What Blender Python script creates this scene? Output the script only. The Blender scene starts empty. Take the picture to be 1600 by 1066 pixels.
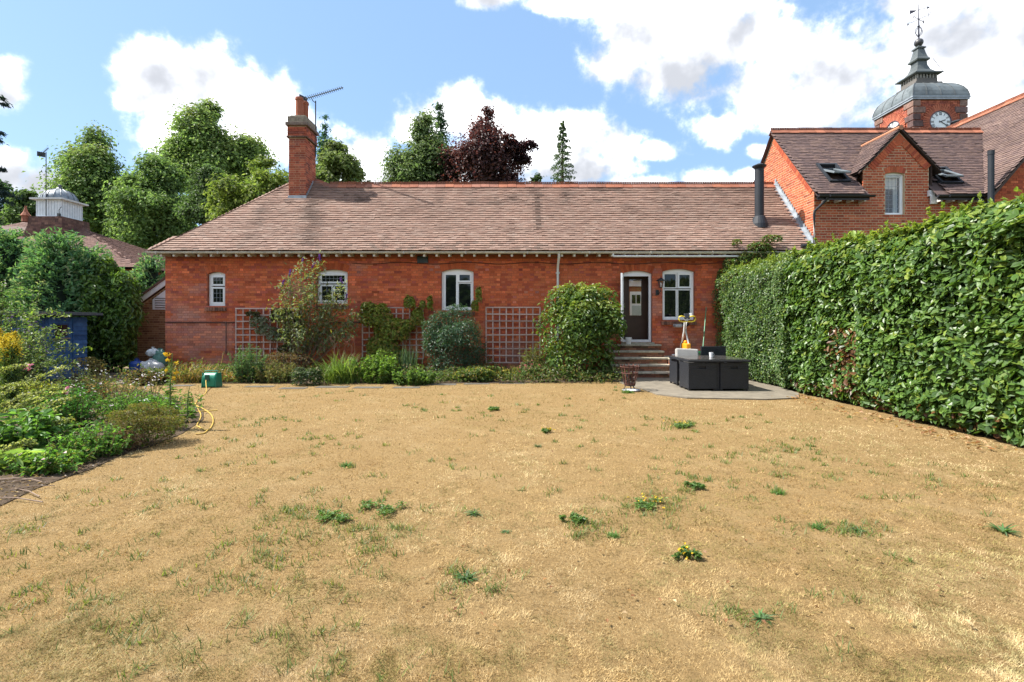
import bpy, math, random
import numpy as np
from mathutils import Vector, Matrix
R = math.radians
rng = np.random.default_rng(7); random.seed(7)
sc = bpy.context.scene; COL = sc.collection
F, H, HY, CX = 800.0, 1.54, 503.0, 800.0      # focal length in photo pixels, eye height, horizon row, centre column
def at(px, py, Y): return Vector(((px-CX)*Y/F, Y, H-(py-HY)*Y/F))
def gnd(px, py, z=0.0):
    Y = F*(H-z)/(py-HY); return Vector(((px-CX)*Y/F, Y, z))
def xz(px, py, Y): p = at(px, py, Y); return p.x, p.z

# ------------------------------------------------------------------ camera, sky, sun, exposure
cam = bpy.data.cameras.new('camera'); cam.lens = 18; cam.sensor_width = 36; cam.shift_y = -30/1600
cam.clip_end = 3000; cam.clip_start = 0.05
co = bpy.data.objects.new('camera', cam); COL.objects.link(co); co.location = (0, 0, H); co.rotation_euler = (R(90), 0, 0)
sc.camera = co
SUN = Vector((-0.62, 0.03, 0.80)).normalized()
sl = bpy.data.lights.new('sun', 'SUN'); sl.energy = 2.05; sl.angle = R(0.6); sl.color = (1, .95, .87)
so = bpy.data.objects.new('sun', sl); COL.objects.link(so); so.rotation_euler = SUN.to_track_quat('Z', 'Y').to_euler()
sc.view_settings.view_transform = 'Standard'; sc.view_settings.look = 'None'
sc.view_settings.exposure = 2.38; sc.view_settings.gamma = 1; sc.view_settings.use_curve_mapping = False
sc.render.engine = 'CYCLES'; sc.cycles.use_denoising = True
sc.cycles.max_bounces = 7; sc.cycles.diffuse_bounces = 4; sc.cycles.transparent_max_bounces = 8
w = bpy.data.worlds.new('World'); sc.world = w; w.use_nodes = True
def build_world():
    nt = w.node_tree; nt.nodes.clear(); N = nt.nodes.new; L = nt.links.new
    def math_(op, a, b=None, c=None, clamp=False):
        n = N('ShaderNodeMath'); n.operation = op; n.use_clamp = clamp
        for i, v in enumerate((a, b, c)):
            if v is None: continue
            if isinstance(v, (int, float)): n.inputs[i].default_value = v
            else: L(v, n.inputs[i])
        return n.outputs[0]
    def smooth(v, a, b, lo=0., hi=1.):
        n = N('ShaderNodeMapRange'); n.interpolation_type = 'SMOOTHSTEP'; L(v, n.inputs[0])
        n.inputs[1].default_value = a; n.inputs[2].default_value = b; n.inputs[3].default_value = lo; n.inputs[4].default_value = hi
        return n.outputs[0]
    sky = N('ShaderNodeTexSky'); sky.sky_type = 'NISHITA'; sky.sun_disc = False
    sky.sun_elevation = math.asin(SUN.z); sky.sun_rotation = math.atan2(SUN.x, SUN.y)
    sky.air_density = 1.0; sky.dust_density = 0.6; sky.ozone_density = 2.5
    tc = N('ShaderNodeTexCoord'); D = tc.outputs['Generated']
    sep = N('ShaderNodeSeparateXYZ'); L(D, sep.inputs[0])
    yy = math_('MAXIMUM', sep.outputs[1], 0.08)
    u = math_('DIVIDE', sep.outputs[0], yy); v = math_('DIVIDE', sep.outputs[2], yy)
    def noise(scale, det, rough, off, dist=0.0):
        m = N('ShaderNodeMapping'); L(D, m.inputs[0]); m.inputs[1].default_value = off
        n = N('ShaderNodeTexNoise'); L(m.outputs[0], n.inputs[0]); n.inputs['Scale'].default_value = scale
        n.inputs['Detail'].default_value = det; n.inputs['Roughness'].default_value = rough; n.inputs['Distortion'].default_value = dist
        return n.outputs[0]
    n1 = noise(9, 9, .58, (3.1, .4, 1.2)); n2 = noise(3.0, 5, .5, (.3, 5.2, 2.0)); n3 = noise(5.0, 6, .55, (7, 1, 3), .3); n4 = noise(34, 6, .62, (1, 1, 4))
    # cumulus heaps: (photo column, row, half width, half height) as bearings and heights in the sky
    blobs = [(240,120,70,58),(330,130,75,70),(400,170,70,80),(290,190,90,60),(440,200,60,60),(330,235,120,60),(215,155,42,22),
             (10,115,38,28),(5,150,50,30),(0,270,60,40),(70,290,60,40),(560,240,60,38),(520,290,60,40),(600,280,80,36),
             (660,190,60,45),(720,180,60,42),(780,200,70,50),(850,195,70,45),(905,210,75,50),(960,225,60,35),(740,270,150,45),(1020,235,55,18),(900,262,110,30),
             (760,0,42,16),(870,6,50,16),(915,14,30,14),(1100,282,70,22),(1010,292,70,18),(1165,278,30,16),
             (960,105,60,40),(1000,60,80,60),(1060,120,110,60),(1130,60,150,80),(1190,140,140,70),(1300,110,160,110),(1450,80,180,120),(1600,60,140,140),
             (1500,170,200,60),(1230,175,120,42),(1050,20,120,50),(1130,200,40,35),(1185,235,25,14),(1400,10,60,30),(1750,90,200,200)]
    M = None
    for (bx, by, rx, ry) in blobs:
        a = math_('MULTIPLY', math_('SUBTRACT', u, (bx-CX)/F), F/rx); b = math_('MULTIPLY', math_('SUBTRACT', v, (HY-by)/F), F/ry)
        d = math_('SQRT', math_('ADD', math_('MULTIPLY', a, a), math_('MULTIPLY', b, b)))
        f = math_('SUBTRACT', 1.25, d)
        M = f if M is None else math_('SMOOTH_MAX', M, f, .25)
    # clouds over the rest of the dome: broken cumulus field
    front = math_('MULTIPLY', smooth(sep.outputs[1], .25, .5), math_('MULTIPLY', smooth(u, 1.35, 1.1), math_('MULTIPLY', smooth(u, -1.35, -1.1), smooth(v, .95, .72))))
    G = math_('MULTIPLY', math_('SUBTRACT', n2, .43), 7.0)
    G = math_('MAXIMUM', G, -1.0)
    base = N('ShaderNodeMix'); L(front, base.inputs[0]); L(G, base.inputs[2]); L(math_('MAXIMUM', M, -1.2), base.inputs[3])
    dens = math_('ADD', base.outputs[0], math_('ADD', math_('MULTIPLY', math_('SUBTRACT', n1, .5), 2.7), math_('MULTIPLY', math_('SUBTRACT', n4, .5), 1.0)))
    cov = math_('POWER', smooth(dens, -.02, .85), 1.9)
    n5 = noise(2.3, 5, .5, (2.2, 8.1, .7)); n1b = noise(9, 5, .52, (3.1+9*0+.05*SUN.x, .4+.05*SUN.y, 1.2+.05*SUN.z)); n1a = noise(9, 5, .52, (3.1, .4, 1.2)); n2b = noise(4.2, 4, .5, (.1*SUN.x, .1*SUN.y, .1*SUN.z)); n2a = noise(4.2, 4, .5, (0, 0, 0))
    relief = math_('ADD', math_('MULTIPLY', math_('SUBTRACT', n1b, n1a), 2.2), math_('MULTIPLY', math_('SUBTRACT', n2b, n2a), 2.6))
    grey = smooth(math_('ADD', math_('ADD', math_('MULTIPLY', base.outputs[0], .62), math_('MULTIPLY', math_('SUBTRACT', n5, .47), 2.4)), math_('ADD', math_('MULTIPLY', relief, 1.6), math_('MULTIPLY', smooth(u, -.3, .7), .28))), -.10, 1.62)
    ccol = N('ShaderNodeCombineXYZ')
    for i, (hi, lo) in enumerate(((3.2, .92), (3.2, .96), (3.25, 1.05))): L(math_('MULTIPLY', math_('POWER', lo/hi, grey), hi), ccol.inputs[i])
    # thin haze of high cloud lightens the blue
    sk = N('ShaderNodeMix'); sk.data_type = 'RGBA'; sk.inputs[0].default_value = SKYMIX; L(sky.outputs[0], sk.inputs[6]); sk.inputs[7].default_value = (.37, .60, .93, 1)
    mx = N('ShaderNodeMix'); mx.data_type = 'RGBA'; L(cov, mx.inputs[0]); L(sk.outputs[2], mx.inputs[6]); L(ccol.outputs[0], mx.inputs[7])
    up = smooth(sep.outputs[2], -.02, .02)
    gm = N('ShaderNodeMix'); gm.data_type = 'RGBA'; L(up, gm.inputs[0]); gm.inputs[6].default_value = (1.3, 1.2, .85, 1); L(mx.outputs[2], gm.inputs[7])
    bg = N('ShaderNodeBackground'); L(gm.outputs[2], bg.inputs[0]); bg.inputs[1].default_value = .15
    o = N('ShaderNodeOutputWorld'); L(bg.outputs[0], o.inputs[0])
    w.cycles.sampling_method = 'MANUAL'; w.cycles.sample_map_resolution = 1024
SKYMIX = .87
build_world()

# ------------------------------------------------------------------ helpers
def nrm(a): return a/np.maximum(np.linalg.norm(a, axis=-1, keepdims=True), 1e-9)
def _hash(ix, iy, s):
    h = (ix.astype(np.int64)*374761393 + iy.astype(np.int64)*668265263 + s*1442695041) & 0x7fffffff
    h = ((h ^ (h >> 13))*1274126177) & 0x7fffffff
    return ((h ^ (h >> 16)) & 0xffff)/65535.0
def vnoise(x, y, s=0, octv=4):
    x = np.asarray(x, float); y = np.asarray(y, float); out = np.zeros(np.broadcast(x, y).shape); amp = 1; tot = 0
    for o in range(octv):
        X = x*2**o + 17.3*o; Y = y*2**o + 9.1*o; ix = np.floor(X); iy = np.floor(Y); fx = X-ix; fy = Y-iy
        fx = fx*fx*(3-2*fx); fy = fy*fy*(3-2*fy)
        a = _hash(ix, iy, s); b = _hash(ix+1, iy, s); c = _hash(ix, iy+1, s); d = _hash(ix+1, iy+1, s)
        out += amp*((a*(1-fx)+b*fx)*(1-fy)+(c*(1-fx)+d*fx)*fy); tot += amp; amp *= .5
    return out/tot
def pick(cols, n, jit=.15):
    cols = np.array(cols); c = cols[rng.integers(0, len(cols), n)]
    return np.clip(c*(1+rng.normal(0, jit, (n, 1))), 0.003, .95)

ORG = {}
def setp(o, **k):
    for a, b in k.items():
        if b is not None: o[a] = b
    return o
def thing(name, label, cat, loc=(0, 0, 0), group=None):
    o = bpy.data.objects.new(name, None); o.empty_display_size = .1; COL.objects.link(o); o.location = loc
    ORG[o.name] = Vector(loc); setp(o, label=label, category=cat, group=group); return o
def attach(o, parent):
    if parent is not None:
        o.parent = parent
class Geo:
    def __init__(s): s.V = []; s.Fc = []; s.C = []; s.n = 0
    def add(s, V, faces, col=(.5, .5, .5)):
        V = np.asarray(V, float).reshape(-1, 3); n = len(V)
        col = np.asarray(col, float)
        if col.ndim == 1: col = np.tile(col, (n, 1))
        s.V.append(V); s.C.append(col)
        if isinstance(faces, np.ndarray): s.Fc.append(faces+s.n)
        else:
            for f in faces: s.Fc.append(np.array([f])+s.n)
        s.n += n; return s
    def boxes(s, C, hu, hv, hw, col=(.5, .5, .5)):
        C = np.asarray(C, float).reshape(-1, 3); n = len(C)
        if n == 0: return s
        hu, hv, hw = [np.broadcast_to(np.asarray(a, float), (n, 3)) for a in (hu, hv, hw)]
        sg = [(-1,-1,-1),(1,-1,-1),(1,1,-1),(-1,1,-1),(-1,-1,1),(1,-1,1),(1,1,1),(-1,1,1)]
        V = np.stack([C+a*hu+b*hv+c*hw for a, b, c in sg], 1).reshape(-1, 3)
        q = np.array([(0,3,2,1),(4,5,6,7),(0,1,5,4),(1,2,6,5),(2,3,7,6),(3,0,4,7)])
        Fs = (np.arange(n)[:, None, None]*8+q[None]).reshape(-1, 4)
        col = np.asarray(col, float); col = np.tile(col, (n*8, 1)) if col.ndim == 1 else np.repeat(col, 8, 0)
        return s.add(V, Fs, col)
    def box(s, c, size, col=(.5, .5, .5), rot=None):
        h = np.eye(3)*np.array(size)/2
        if rot is not None: h = h @ np.array(rot.to_matrix() if hasattr(rot, 'to_matrix') else rot).T
        return s.boxes([c], h[0], h[1], h[2], col)
    def bb(s, a, b, col=(.5, .5, .5)):
        a = np.array(a, float); b = np.array(b, float); return s.box((a+b)/2, np.abs(b-a), col)
    def bar(s, a, b, wd, dp, col=(.5, .5, .5), up=(0, 0, 1)):
        a = np.array(a, float); b = np.array(b, float); d = b-a; l = np.linalg.norm(d); d /= l
        u = np.array(up, float); x = np.cross(d, u)
        if np.linalg.norm(x) < 1e-4: x = np.cross(d, (1, 0, 0))
        x = x/np.linalg.norm(x); y = np.cross(x, d)
        return s.boxes([(a+b)/2], x*wd/2, d*l/2, y*dp/2, col)
    def quad(s, a, b, c, d, col=(.5, .5, .5)): return s.add([a, b, c, d], [(0, 1, 2, 3)], col)
    def poly(s, P, col=(.5, .5, .5)): return s.add(P, [tuple(range(len(P)))], col)
    def prism(s, P, d, col=(.5, .5, .5)):
        P = np.array(P, float); n = len(P); Q = P+np.array(d)
        f = [tuple(range(n))[::-1], tuple(range(n, 2*n))]+[(i, (i+1) % n, n+(i+1) % n, n+i) for i in range(n)]
        return s.add(np.vstack([P, Q]), f, col)
    def tube(s, P, r, n=8, col=(.5, .5, .5), caps=True):
        P = np.array(P, float); m = len(P); r = np.broadcast_to(np.asarray(r, float), (m,))
        T = np.gradient(P, axis=0) if m > 2 else np.tile(P[-1]-P[0], (m, 1)); T = nrm(T)
        ref = np.array((0, 0, 1.)) if abs(T[0][2]) < .9 else np.array((1., 0, 0))
        X = nrm(np.cross(T, ref)); Y = np.cross(T, X)
        a = np.linspace(0, 2*np.pi, n, endpoint=False)
        V = P[:, None]+r[:, None, None]*(X[:, None]*np.cos(a)[None, :, None]+Y[:, None]*np.sin(a)[None, :, None])
        i = np.arange(m-1)[:, None]*n; j = np.arange(n)[None]; j2 = (j+1) % n
        Fs = np.stack([i+j, i+n+j, i+n+j2, i+j2], -1).reshape(-1, 4)
        s.add(V.reshape(-1, 3), Fs, col)
        if caps:
            s.add(V[0], [tuple(range(n))], col); s.add(V[-1], [tuple(range(n))[::-1]], col)
        return s
    def lathe(s, c, prof, n=24, col=(.5, .5, .5), sq=None):
        c = np.array(c, float); a = np.linspace(0, 2*np.pi, n, endpoint=False); ca, sa = np.cos(a), np.sin(a)
        if sq: a = np.linspace(0, 2*np.pi, 4, endpoint=False)+np.pi/4; ca, sa = np.cos(a)*2**.5, np.sin(a)*2**.5; n = 4
        V = np.array([[(c[0]+r*x, c[1]+r*y, c[2]+z) for x, y in zip(ca, sa)] for r, z in prof]).reshape(-1, 3)
        m = len(prof); i = np.arange(m-1)[:, None]*n; j = np.arange(n)[None]; j2 = (j+1) % n
        return s.add(V, np.stack([i+j, i+j2, i+n+j2, i+n+j], -1).reshape(-1, 4), col)
    def leaves(s, P, D, Nn, Ln, W, col, fold=.22, big=False, droop=.15):
        P = np.asarray(P, float); n = len(P)
        if n == 0: return s
        D = nrm(D); S = nrm(np.cross(D, Nn)); N2 = np.cross(S, D)
        Ln = np.broadcast_to(np.asarray(Ln, float), (n,))[:, None]; W = np.broadcast_to(np.asarray(W, float), (n,))[:, None]
        b = P-D*Ln/2; t = P+D*Ln/2-N2*droop*Ln; up = N2*fold*W
        col = np.asarray(col, float); col = np.tile(col, (n, 1)) if col.ndim == 1 else col
        i = np.arange(n)[:, None]
        if big:
            a1 = P-D*Ln*.22; a2 = P+D*Ln*.2-N2*droop*Ln*.3
            V = np.stack([b, a1+S*W/2+up, a2+S*W*.42+up*.8, t, a2-S*W*.42+up*.8, a1-S*W/2+up], 1)
            f = np.concatenate([i*6+np.array([[0, 1, 2, 3]]), i*6+np.array([[0, 3, 4, 5]])], 0)
            return s.add(V.reshape(-1, 3), f, np.repeat(col, 6, 0))
        V = np.stack([b, P+S*W/2+up, t, P-S*W/2+up], 1)
        f = np.concatenate([i*4+np.array([[0, 1, 2]]), i*4+np.array([[0, 2, 3]])], 0)
        return s.add(V.reshape(-1, 3), f, np.repeat(col, 4, 0))
    def ribbons(s, P, az, Ln, W, lean, col, seg=4, curl=1.0):
        """strap leaves that rise from P and arch over towards az"""
        P = np.asarray(P, float); n = len(P); az = np.asarray(az, float)
        Ln = np.broadcast_to(np.asarray(Ln, float), (n,)); W = np.broadcast_to(np.asarray(W, float), (n,)); lean = np.broadcast_to(np.asarray(lean, float), (n,))
        h = np.stack([np.cos(az), np.sin(az), 0*az], 1); side = np.stack([-np.sin(az), np.cos(az), 0*az], 1)
        pts = [P]; ang = lean.copy(); cur = P.copy()
        for k in range(seg):
            cur = cur+(Ln/seg)[:, None]*(h*np.sin(ang)[:, None]+np.array([0, 0, 1.])*np.cos(ang)[:, None]); pts.append(cur); ang = ang+curl*lean*(.6+.5*k)
        rows = []
        for k, p in enumerate(pts):
            wk = W*(1-(k/seg)**2*.92); rows += [p-side*wk[:, None]/2, p+side*wk[:, None]/2]
        V = np.stack(rows, 1); m = 2*(seg+1); i = np.arange(n)[:, None]
        f = np.concatenate([i*m+np.array([[2*k, 2*k+1, 2*k+3, 2*k+2]]) for k in range(seg)], 0)
        col = np.asarray(col, float); col = np.tile(col, (n, 1)) if col.ndim == 1 else col
        return s.add(V.reshape(-1, 3), f, np.repeat(col, m, 0))
    def mesh(s, name, mat=None, org=(0, 0, 0), smooth=False):
        V = np.vstack(s.V)-np.array(org); C = np.vstack(s.C)
        me = bpy.data.meshes.new(name); idx = np.concatenate([f.ravel() for f in s.Fc]); tot = np.concatenate([np.full(len(f), f.shape[1]) for f in s.Fc])
        st = np.concatenate([[0], np.cumsum(tot)[:-1]])
        me.vertices.add(len(V)); me.vertices.foreach_set('co', V.astype(np.float32).ravel())
        me.loops.add(len(idx)); me.loops.foreach_set('vertex_index', idx.astype(np.int32))
        me.polygons.add(len(tot)); me.polygons.foreach_set('loop_start', st.astype(np.int32))
        me.polygons.foreach_set('use_smooth', np.full(len(tot), bool(smooth)))
        a = me.attributes.new('Col', 'FLOAT_COLOR', 'POINT'); a.data.foreach_set('color', np.hstack([C, np.ones((len(C), 1))]).astype(np.float32).ravel())
        if mat: me.materials.append(mat)
        me.update(calc_edges=True); return me
    def build(s, name, mat, parent=None, smooth=False, kind=None, label=None, cat=None, group=None, bevel=None, org=None):
        o_ = ORG[parent.name] if parent is not None else Vector(org or (0, 0, 0))
        o = bpy.data.objects.new(name, s.mesh(name, mat, o_, smooth)); COL.objects.link(o); ORG[o.name] = Vector(o_)
        if parent is not None: o.parent = parent
        else: o.location = o_
        setp(o, kind=kind, label=label, category=cat, group=group)
        if bevel:
            m = o.modifiers.new('bevel', 'BEVEL'); m.width = bevel; m.segments = 2; m.limit_method = 'ANGLE'
        return o
def struct(name, g, mat, smooth=False): return g.build(name, mat, None, smooth, kind='structure')

def mat(name, col=None, rough=.75, spec=.4, metal=0., transl=0., n=(8, .0), bump=None, n2=None, coat=0., tcol=None):
    """base colour: a colour or the mesh's own Col attribute, varied by noise; n=(scale, amount), n2=(scale, amount, colour) adds blotches, bump=(scale, strength, distance)"""
    m = bpy.data.materials.new(name); m.use_nodes = True; nt = m.node_tree; nt.nodes.clear(); N = nt.nodes.new; L = nt.links.new
    out = N('ShaderNodeOutputMaterial'); p = N('ShaderNodeBsdfPrincipled'); p.inputs['Roughness'].default_value = rough
    p.inputs['Specular IOR Level'].default_value = spec; p.inputs['Metallic'].default_value = metal; p.inputs['Coat Weight'].default_value = coat
    geo = N('ShaderNodeNewGeometry')
    if col is None:
        a = N('ShaderNodeAttribute'); a.attribute_name = 'Col'; c = a.outputs['Color']
    else:
        a = N('ShaderNodeRGB'); a.outputs[0].default_value = (*col, 1); c = a.outputs[0]
    def nz(scale, det=6, rg=.6):
        t = N('ShaderNodeTexNoise'); t.inputs['Scale'].default_value = scale; t.inputs['Detail'].default_value = det; t.inputs['Roughness'].default_value = rg; L(geo.outputs['Position'], t.inputs[0]); return t.outputs[0]
    if n[1] > 0:
        mr = N('ShaderNodeMapRange'); L(nz(n[0]), mr.inputs[0]); mr.inputs[1].default_value = .3; mr.inputs[2].default_value = .7
        mr.inputs[3].default_value = 1-n[1]; mr.inputs[4].default_value = 1+n[1]
        vm = N('ShaderNodeVectorMath'); vm.operation = 'SCALE'; L(c, vm.inputs[0]); L(mr.outputs[0], vm.inputs['Scale']); c = vm.outputs[0]
    for q in (n2 or ()):
        mr = N('ShaderNodeMapRange'); L(nz(q[0], 8, .65), mr.inputs[0]); mr.inputs[1].default_value = q[3]; mr.inputs[2].default_value = q[3]+.12; mr.inputs[4].default_value = q[1]
        mx = N('ShaderNodeMix'); mx.data_type = 'RGBA'; L(mr.outputs[0], mx.inputs[0]); L(c, mx.inputs[6]); mx.inputs[7].default_value = (*q[2], 1); c = mx.outputs[2]
    L(c, p.inputs['Base Color'])
    if bump:
        b = N('ShaderNodeBump'); b.inputs['Strength'].default_value = bump[1]; b.inputs['Distance'].default_value = bump[2] if len(bump) > 2 else .01
        L(nz(bump[0], 8, .7), b.inputs['Height']); L(b.outputs[0], p.inputs['Normal'])
    if transl:
        t = N('ShaderNodeBsdfTranslucent'); vm = N('ShaderNodeVectorMath'); vm.operation = 'MULTIPLY'; L(c, vm.inputs[0]); vm.inputs[1].default_value = tcol or (1.5, 1.5, .7)
        L(vm.outputs[0], t.inputs[0]); mx = N('ShaderNodeMixShader'); mx.inputs[0].default_value = transl
        L(p.outputs[0], mx.inputs[1]); L(t.outputs[0], mx.inputs[2]); L(mx.outputs[0], out.inputs[0])
    else: L(p.outputs[0], out.inputs[0])
    return m
MT = {}
MT['brick'] = mat('brick', None, .9, .2, n=(30, .22), n2=((1.1, .18, (.34, .20, .16), .56), (3.5, .2, (.16, .06, .035), .60)), bump=(120, .35, .004))
MT['brick_clean'] = mat('brick_clean', None, .9, .2, n=(30, .16), bump=(120, .3, .004))
MT['mortar_red'] = mat('mortar_red', (.30, .10, .06), .95, .1, n=(5, .3), bump=(60, .5, .005))
MT['mortar_pale'] = mat('mortar_pale', (.50, .37, .24), .95, .1, n=(5, .15), bump=(60, .4, .004))
MT['tile'] = mat('roof_tile', None, .85, .25, n=(14, .10), n2=((9, .5, (.42, .36, .31), .63), (1.6, .45, (.075, .055, .05), .62)), bump=(90, .4, .004))
MT['tile_dark'] = mat('roof_tile_dark', None, .8, .3, n=(12, .25), bump=(90, .3, .004))
MT['ridge'] = mat('ridge_terracotta', None, .85, .2, n=(6, .2), bump=(70, .3, .004))
MT['lead'] = mat('lead', (.30, .33, .36), .5, .5, .35, n=(5, .25), bump=(9, .2, .02))
MT['white'] = mat('white_paint', (.84, .85, .86), .4, .5, n=(3, .04))
MT['offwhite'] = mat('weathered_white_paint', (.60, .59, .53), .6, .3, n=(9, .18), bump=(40, .15, .003))
MT['black'] = mat('black_paint', (.02, .021, .024), .4, .5, n=(6, .2))
MT['flue'] = mat('grey_flue_enamel', (.022, .026, .033), .6, .3, n=(4, .15))
MT['glass'] = mat('dark_window_glass', (.008, .010, .011), .03, .6)
MT['timber'] = mat('weathered_timber', None, .85, .2, n=(25, .25), bump=(50, .3, .004))
MT['slab'] = mat('sunk_slab', (.11, .10, .085), .9, .2, n=(6, .3), n2=((5, .6, (.13, .13, .08), .55),), bump=(45, .5, .006))
MT['concrete'] = mat('concrete', (.18, .157, .122), .9, .2, n=(4, .22), n2=((2.2, .5, (.085, .08, .065), .55), (14, .5, (.27, .25, .21), .6)), bump=(45, .5, .006))
MT['stone'] = mat('tread_stone', (.40, .36, .28), .9, .2, n=(8, .25), n2=((5, .6, (.13, .13, .07), .56),), bump=(35, .5, .008))
MT['attr'] = mat('painted_metal', None, .45, .5, n=(6, .08))
MT['matte'] = mat('matte_surface', None, .85, .25, n=(12, .12), bump=(60, .2, .003))
MT['leaf'] = mat('leaf', None, .5, .35, transl=.42, n=(3, .15))
MT['gloss'] = mat('glossy_leaf', None, .40, .42, transl=.34, n=(3, .12))
MT['tree'] = mat('tree_leaf', None, .6, .3, tcol=(1.3, 1.4, .9), transl=.45, n=(.6, .2))
MT['copper'] = mat('copper_leaf', None, .55, .3, transl=.4, tcol=(1.4, .7, .6))
MT['needle'] = mat('needle_spray', None, .65, .25, transl=.35, n=(1.5, .2))
MT['petal'] = mat('petal', None, .7, .2, transl=.3, tcol=(1.1, 1.1, 1.1))
MT['bark'] = mat('bark', (.085, .065, .05), .95, .1, n=(6, .3), bump=(25, .8, .02))
MT['stem'] = mat('stem', None, .8, .2, n=(10, .15))
MT['grass'] = mat('dry_grass', None, .85, .15, transl=.25, tcol=(1.1, 1.0, .8))
MT['wicker'] = None
# ------------------------------------------------------------------ masonry and tiling builders
def arch(o):
    """(ua, ub, zb, zs, rise) -> radius, centre height"""
    ua, ub, zb, zs, rise = o; wd = ub-ua
    if rise <= 0: return None
    r = (wd*wd/4+rise*rise)/(2*rise); return r, zs+rise-r
def arch_top(o, u):
    a = arch(o)
    if a is None: return o[3]
    return a[1]+math.sqrt(max(a[0]**2-(u-(o[0]+o[1])/2)**2, 0))
def wall_mesh(g, P, u0, u1, zb, top, openings, depth, nvec, col):
    """a wall face with arched openings and their reveals; P(u, z, n) gives world points"""
    br = {u0, u1}
    for o in openings:
        br |= set(np.linspace(o[0], o[1], 9))
    br |= set(top['breaks']); br = sorted(b for b in br if u0-1e-6 <= b <= u1+1e-6)
    T = top['f']
    for a, b in zip(br, br[1:]):
        if b-a < 1e-5: continue
        m = (a+b)/2; la = [(zb, zb)]; iv = []
        for o in sorted((o for o in openings if o[0] < m < o[1]), key=lambda o: o[2]):
            iv.append((o[2], o[2], arch_top(o, a), arch_top(o, b)))
        za = zc = zb
        for (p, q, r_, s_) in iv:
            if p-za > 1e-4: g.quad(P(a, za, 0), P(b, zc, 0), P(b, q, 0), P(a, p, 0), col)
            g.quad(P(a, r_, 0), P(b, s_, 0), P(b, s_, -depth), P(a, r_, -depth), col)
            g.quad(P(a, p, -depth), P(b, q, -depth), P(b, q, 0), P(a, p, 0), col)
            za, zc = r_, s_
        g.quad(P(a, za, 0), P(b, zc, 0), P(b, T(b-1e-6), 0), P(a, T(a+1e-6), 0), col)
    for o in openings:
        for u in (o[0], o[1]): g.quad(P(u, o[2], 0), P(u, o[3], 0), P(u, o[3], -depth), P(u, o[2], -depth), col)
def lay_bricks(P, ax, u0, u1, z0, z1, rows_iv, openings, cols, course=.075, st=.215, hd=.1025, jt=.010, tint=None, ring=.215, seed=1):
    """Flemish bond: returns arrays centre (u, z), half length u, half height, colour, and 'full stretcher' flag"""
    U, Z, HU, FULL = [], [], [], []
    rr = random.Random(seed); r = 0; z = z0
    while z+course-jt <= z1+1e-6:
        zm = z+(course-jt)/2; ivs = rows_iv(zm)
        for o in openings:
            lo, hi = o[0], o[1]; a = arch(o)
            if zm < o[2]-.0: continue
            if a and zm > o[3]:
                half = (hi-lo)/2; c = (lo+hi)/2; sk = (zm-o[3])*half/(o[3]-a[1])+half
                q = (a[0]+ring)**2-(zm-a[1])**2
                if q <= 0: continue
                h = min(math.sqrt(q), sk); lo, hi = c-h, c+h
            elif zm > o[3]: continue
            nv = []
            for (p, q) in ivs:
                if hi <= p or lo >= q: nv.append((p, q)); continue
                if lo > p: nv.append((p, lo))
                if hi < q: nv.append((hi, q))
            ivs = nv
        u = u0-(.33 if r % 2 else .17)+rr.uniform(-.01, .01); k = 0
        while u < u1:
            ln = (st if k % 2 == 0 else hd)+rr.uniform(-.002, .002)
            for (p, q) in ivs:
                a, b = max(u, p+jt/2), min(u+ln, q-jt/2)
                if b-a > .03: U.append((a+b)/2); Z.append(zm); HU.append((b-a)/2); FULL.append(k % 2 == 0 and b-a > st-.006)
            u += ln+jt; k += 1
        z += course; r += 1
    n = len(U); U = np.array(U); Z = np.array(Z)
    C = pick(cols, n, .14)
    if tint is not None: C = tint(U, Z, C)
    return U, Z, np.array(HU), np.full(n, (course-jt)/2), C, np.array(FULL, bool)
BRICK_MESH = {}
def single_pieces(name, mat_, parent, centres, meshes, rots=None):
    po = ORG[parent.name]
    for i, c in enumerate(centres):
        o = bpy.data.objects.new(name, meshes[i % len(meshes)]); COL.objects.link(o); o.parent = parent; o.location = Vector(c)-po
        if rots is not None: o.rotation_euler = rots[i]
def brickwork(parent, P, ax, nvec, data, mat_, cols, score, n_single, proud=.0, depth=.05, tag='b', stuff_name='brickwork'):
    """most bricks joined as one part, the n_single largest in view as parts of their own"""
    U, Z, HU, HZ, C, FULL = data; n = len(U)
    rr = np.random.default_rng(3); off = rr.uniform(-.0025, .0025, n)+proud
    W = np.array([P(u, z, o-depth/2) for u, z, o in zip(U, Z, off)])
    s = np.array([score(u, z) for u, z in zip(U, Z)]); s[~FULL] = 1e9
    order = np.argsort(s); sel = order[:n_single]; sel = sel[s[sel] < 1e8]
    rest = np.ones(n, bool); rest[sel] = False
    ax = np.array(ax, float); nv = np.array(nvec, float); g = Geo()
    g.boxes(W[rest], ax*HU[rest][:, None], nv*depth/2, np.array([0, 0, 1.])*HZ[rest][:, None], C[rest])
    o = g.build(stuff_name, mat_, parent, kind='stuff')
    if len(sel):
        ms = []
        for k, c in enumerate(pick(cols, 14, .13)):
            b = Geo(); b.boxes([(0, 0, 0)], ax*.1072, nv*depth/2, (0, 0, HZ[0]), c); ms.append(b.mesh('brick', mat_))
        perm = np.random.default_rng(5).permutation(len(sel))
        single_pieces('brick', mat_, parent, W[sel], [ms[j % 14] for j in perm])
    return o
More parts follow.
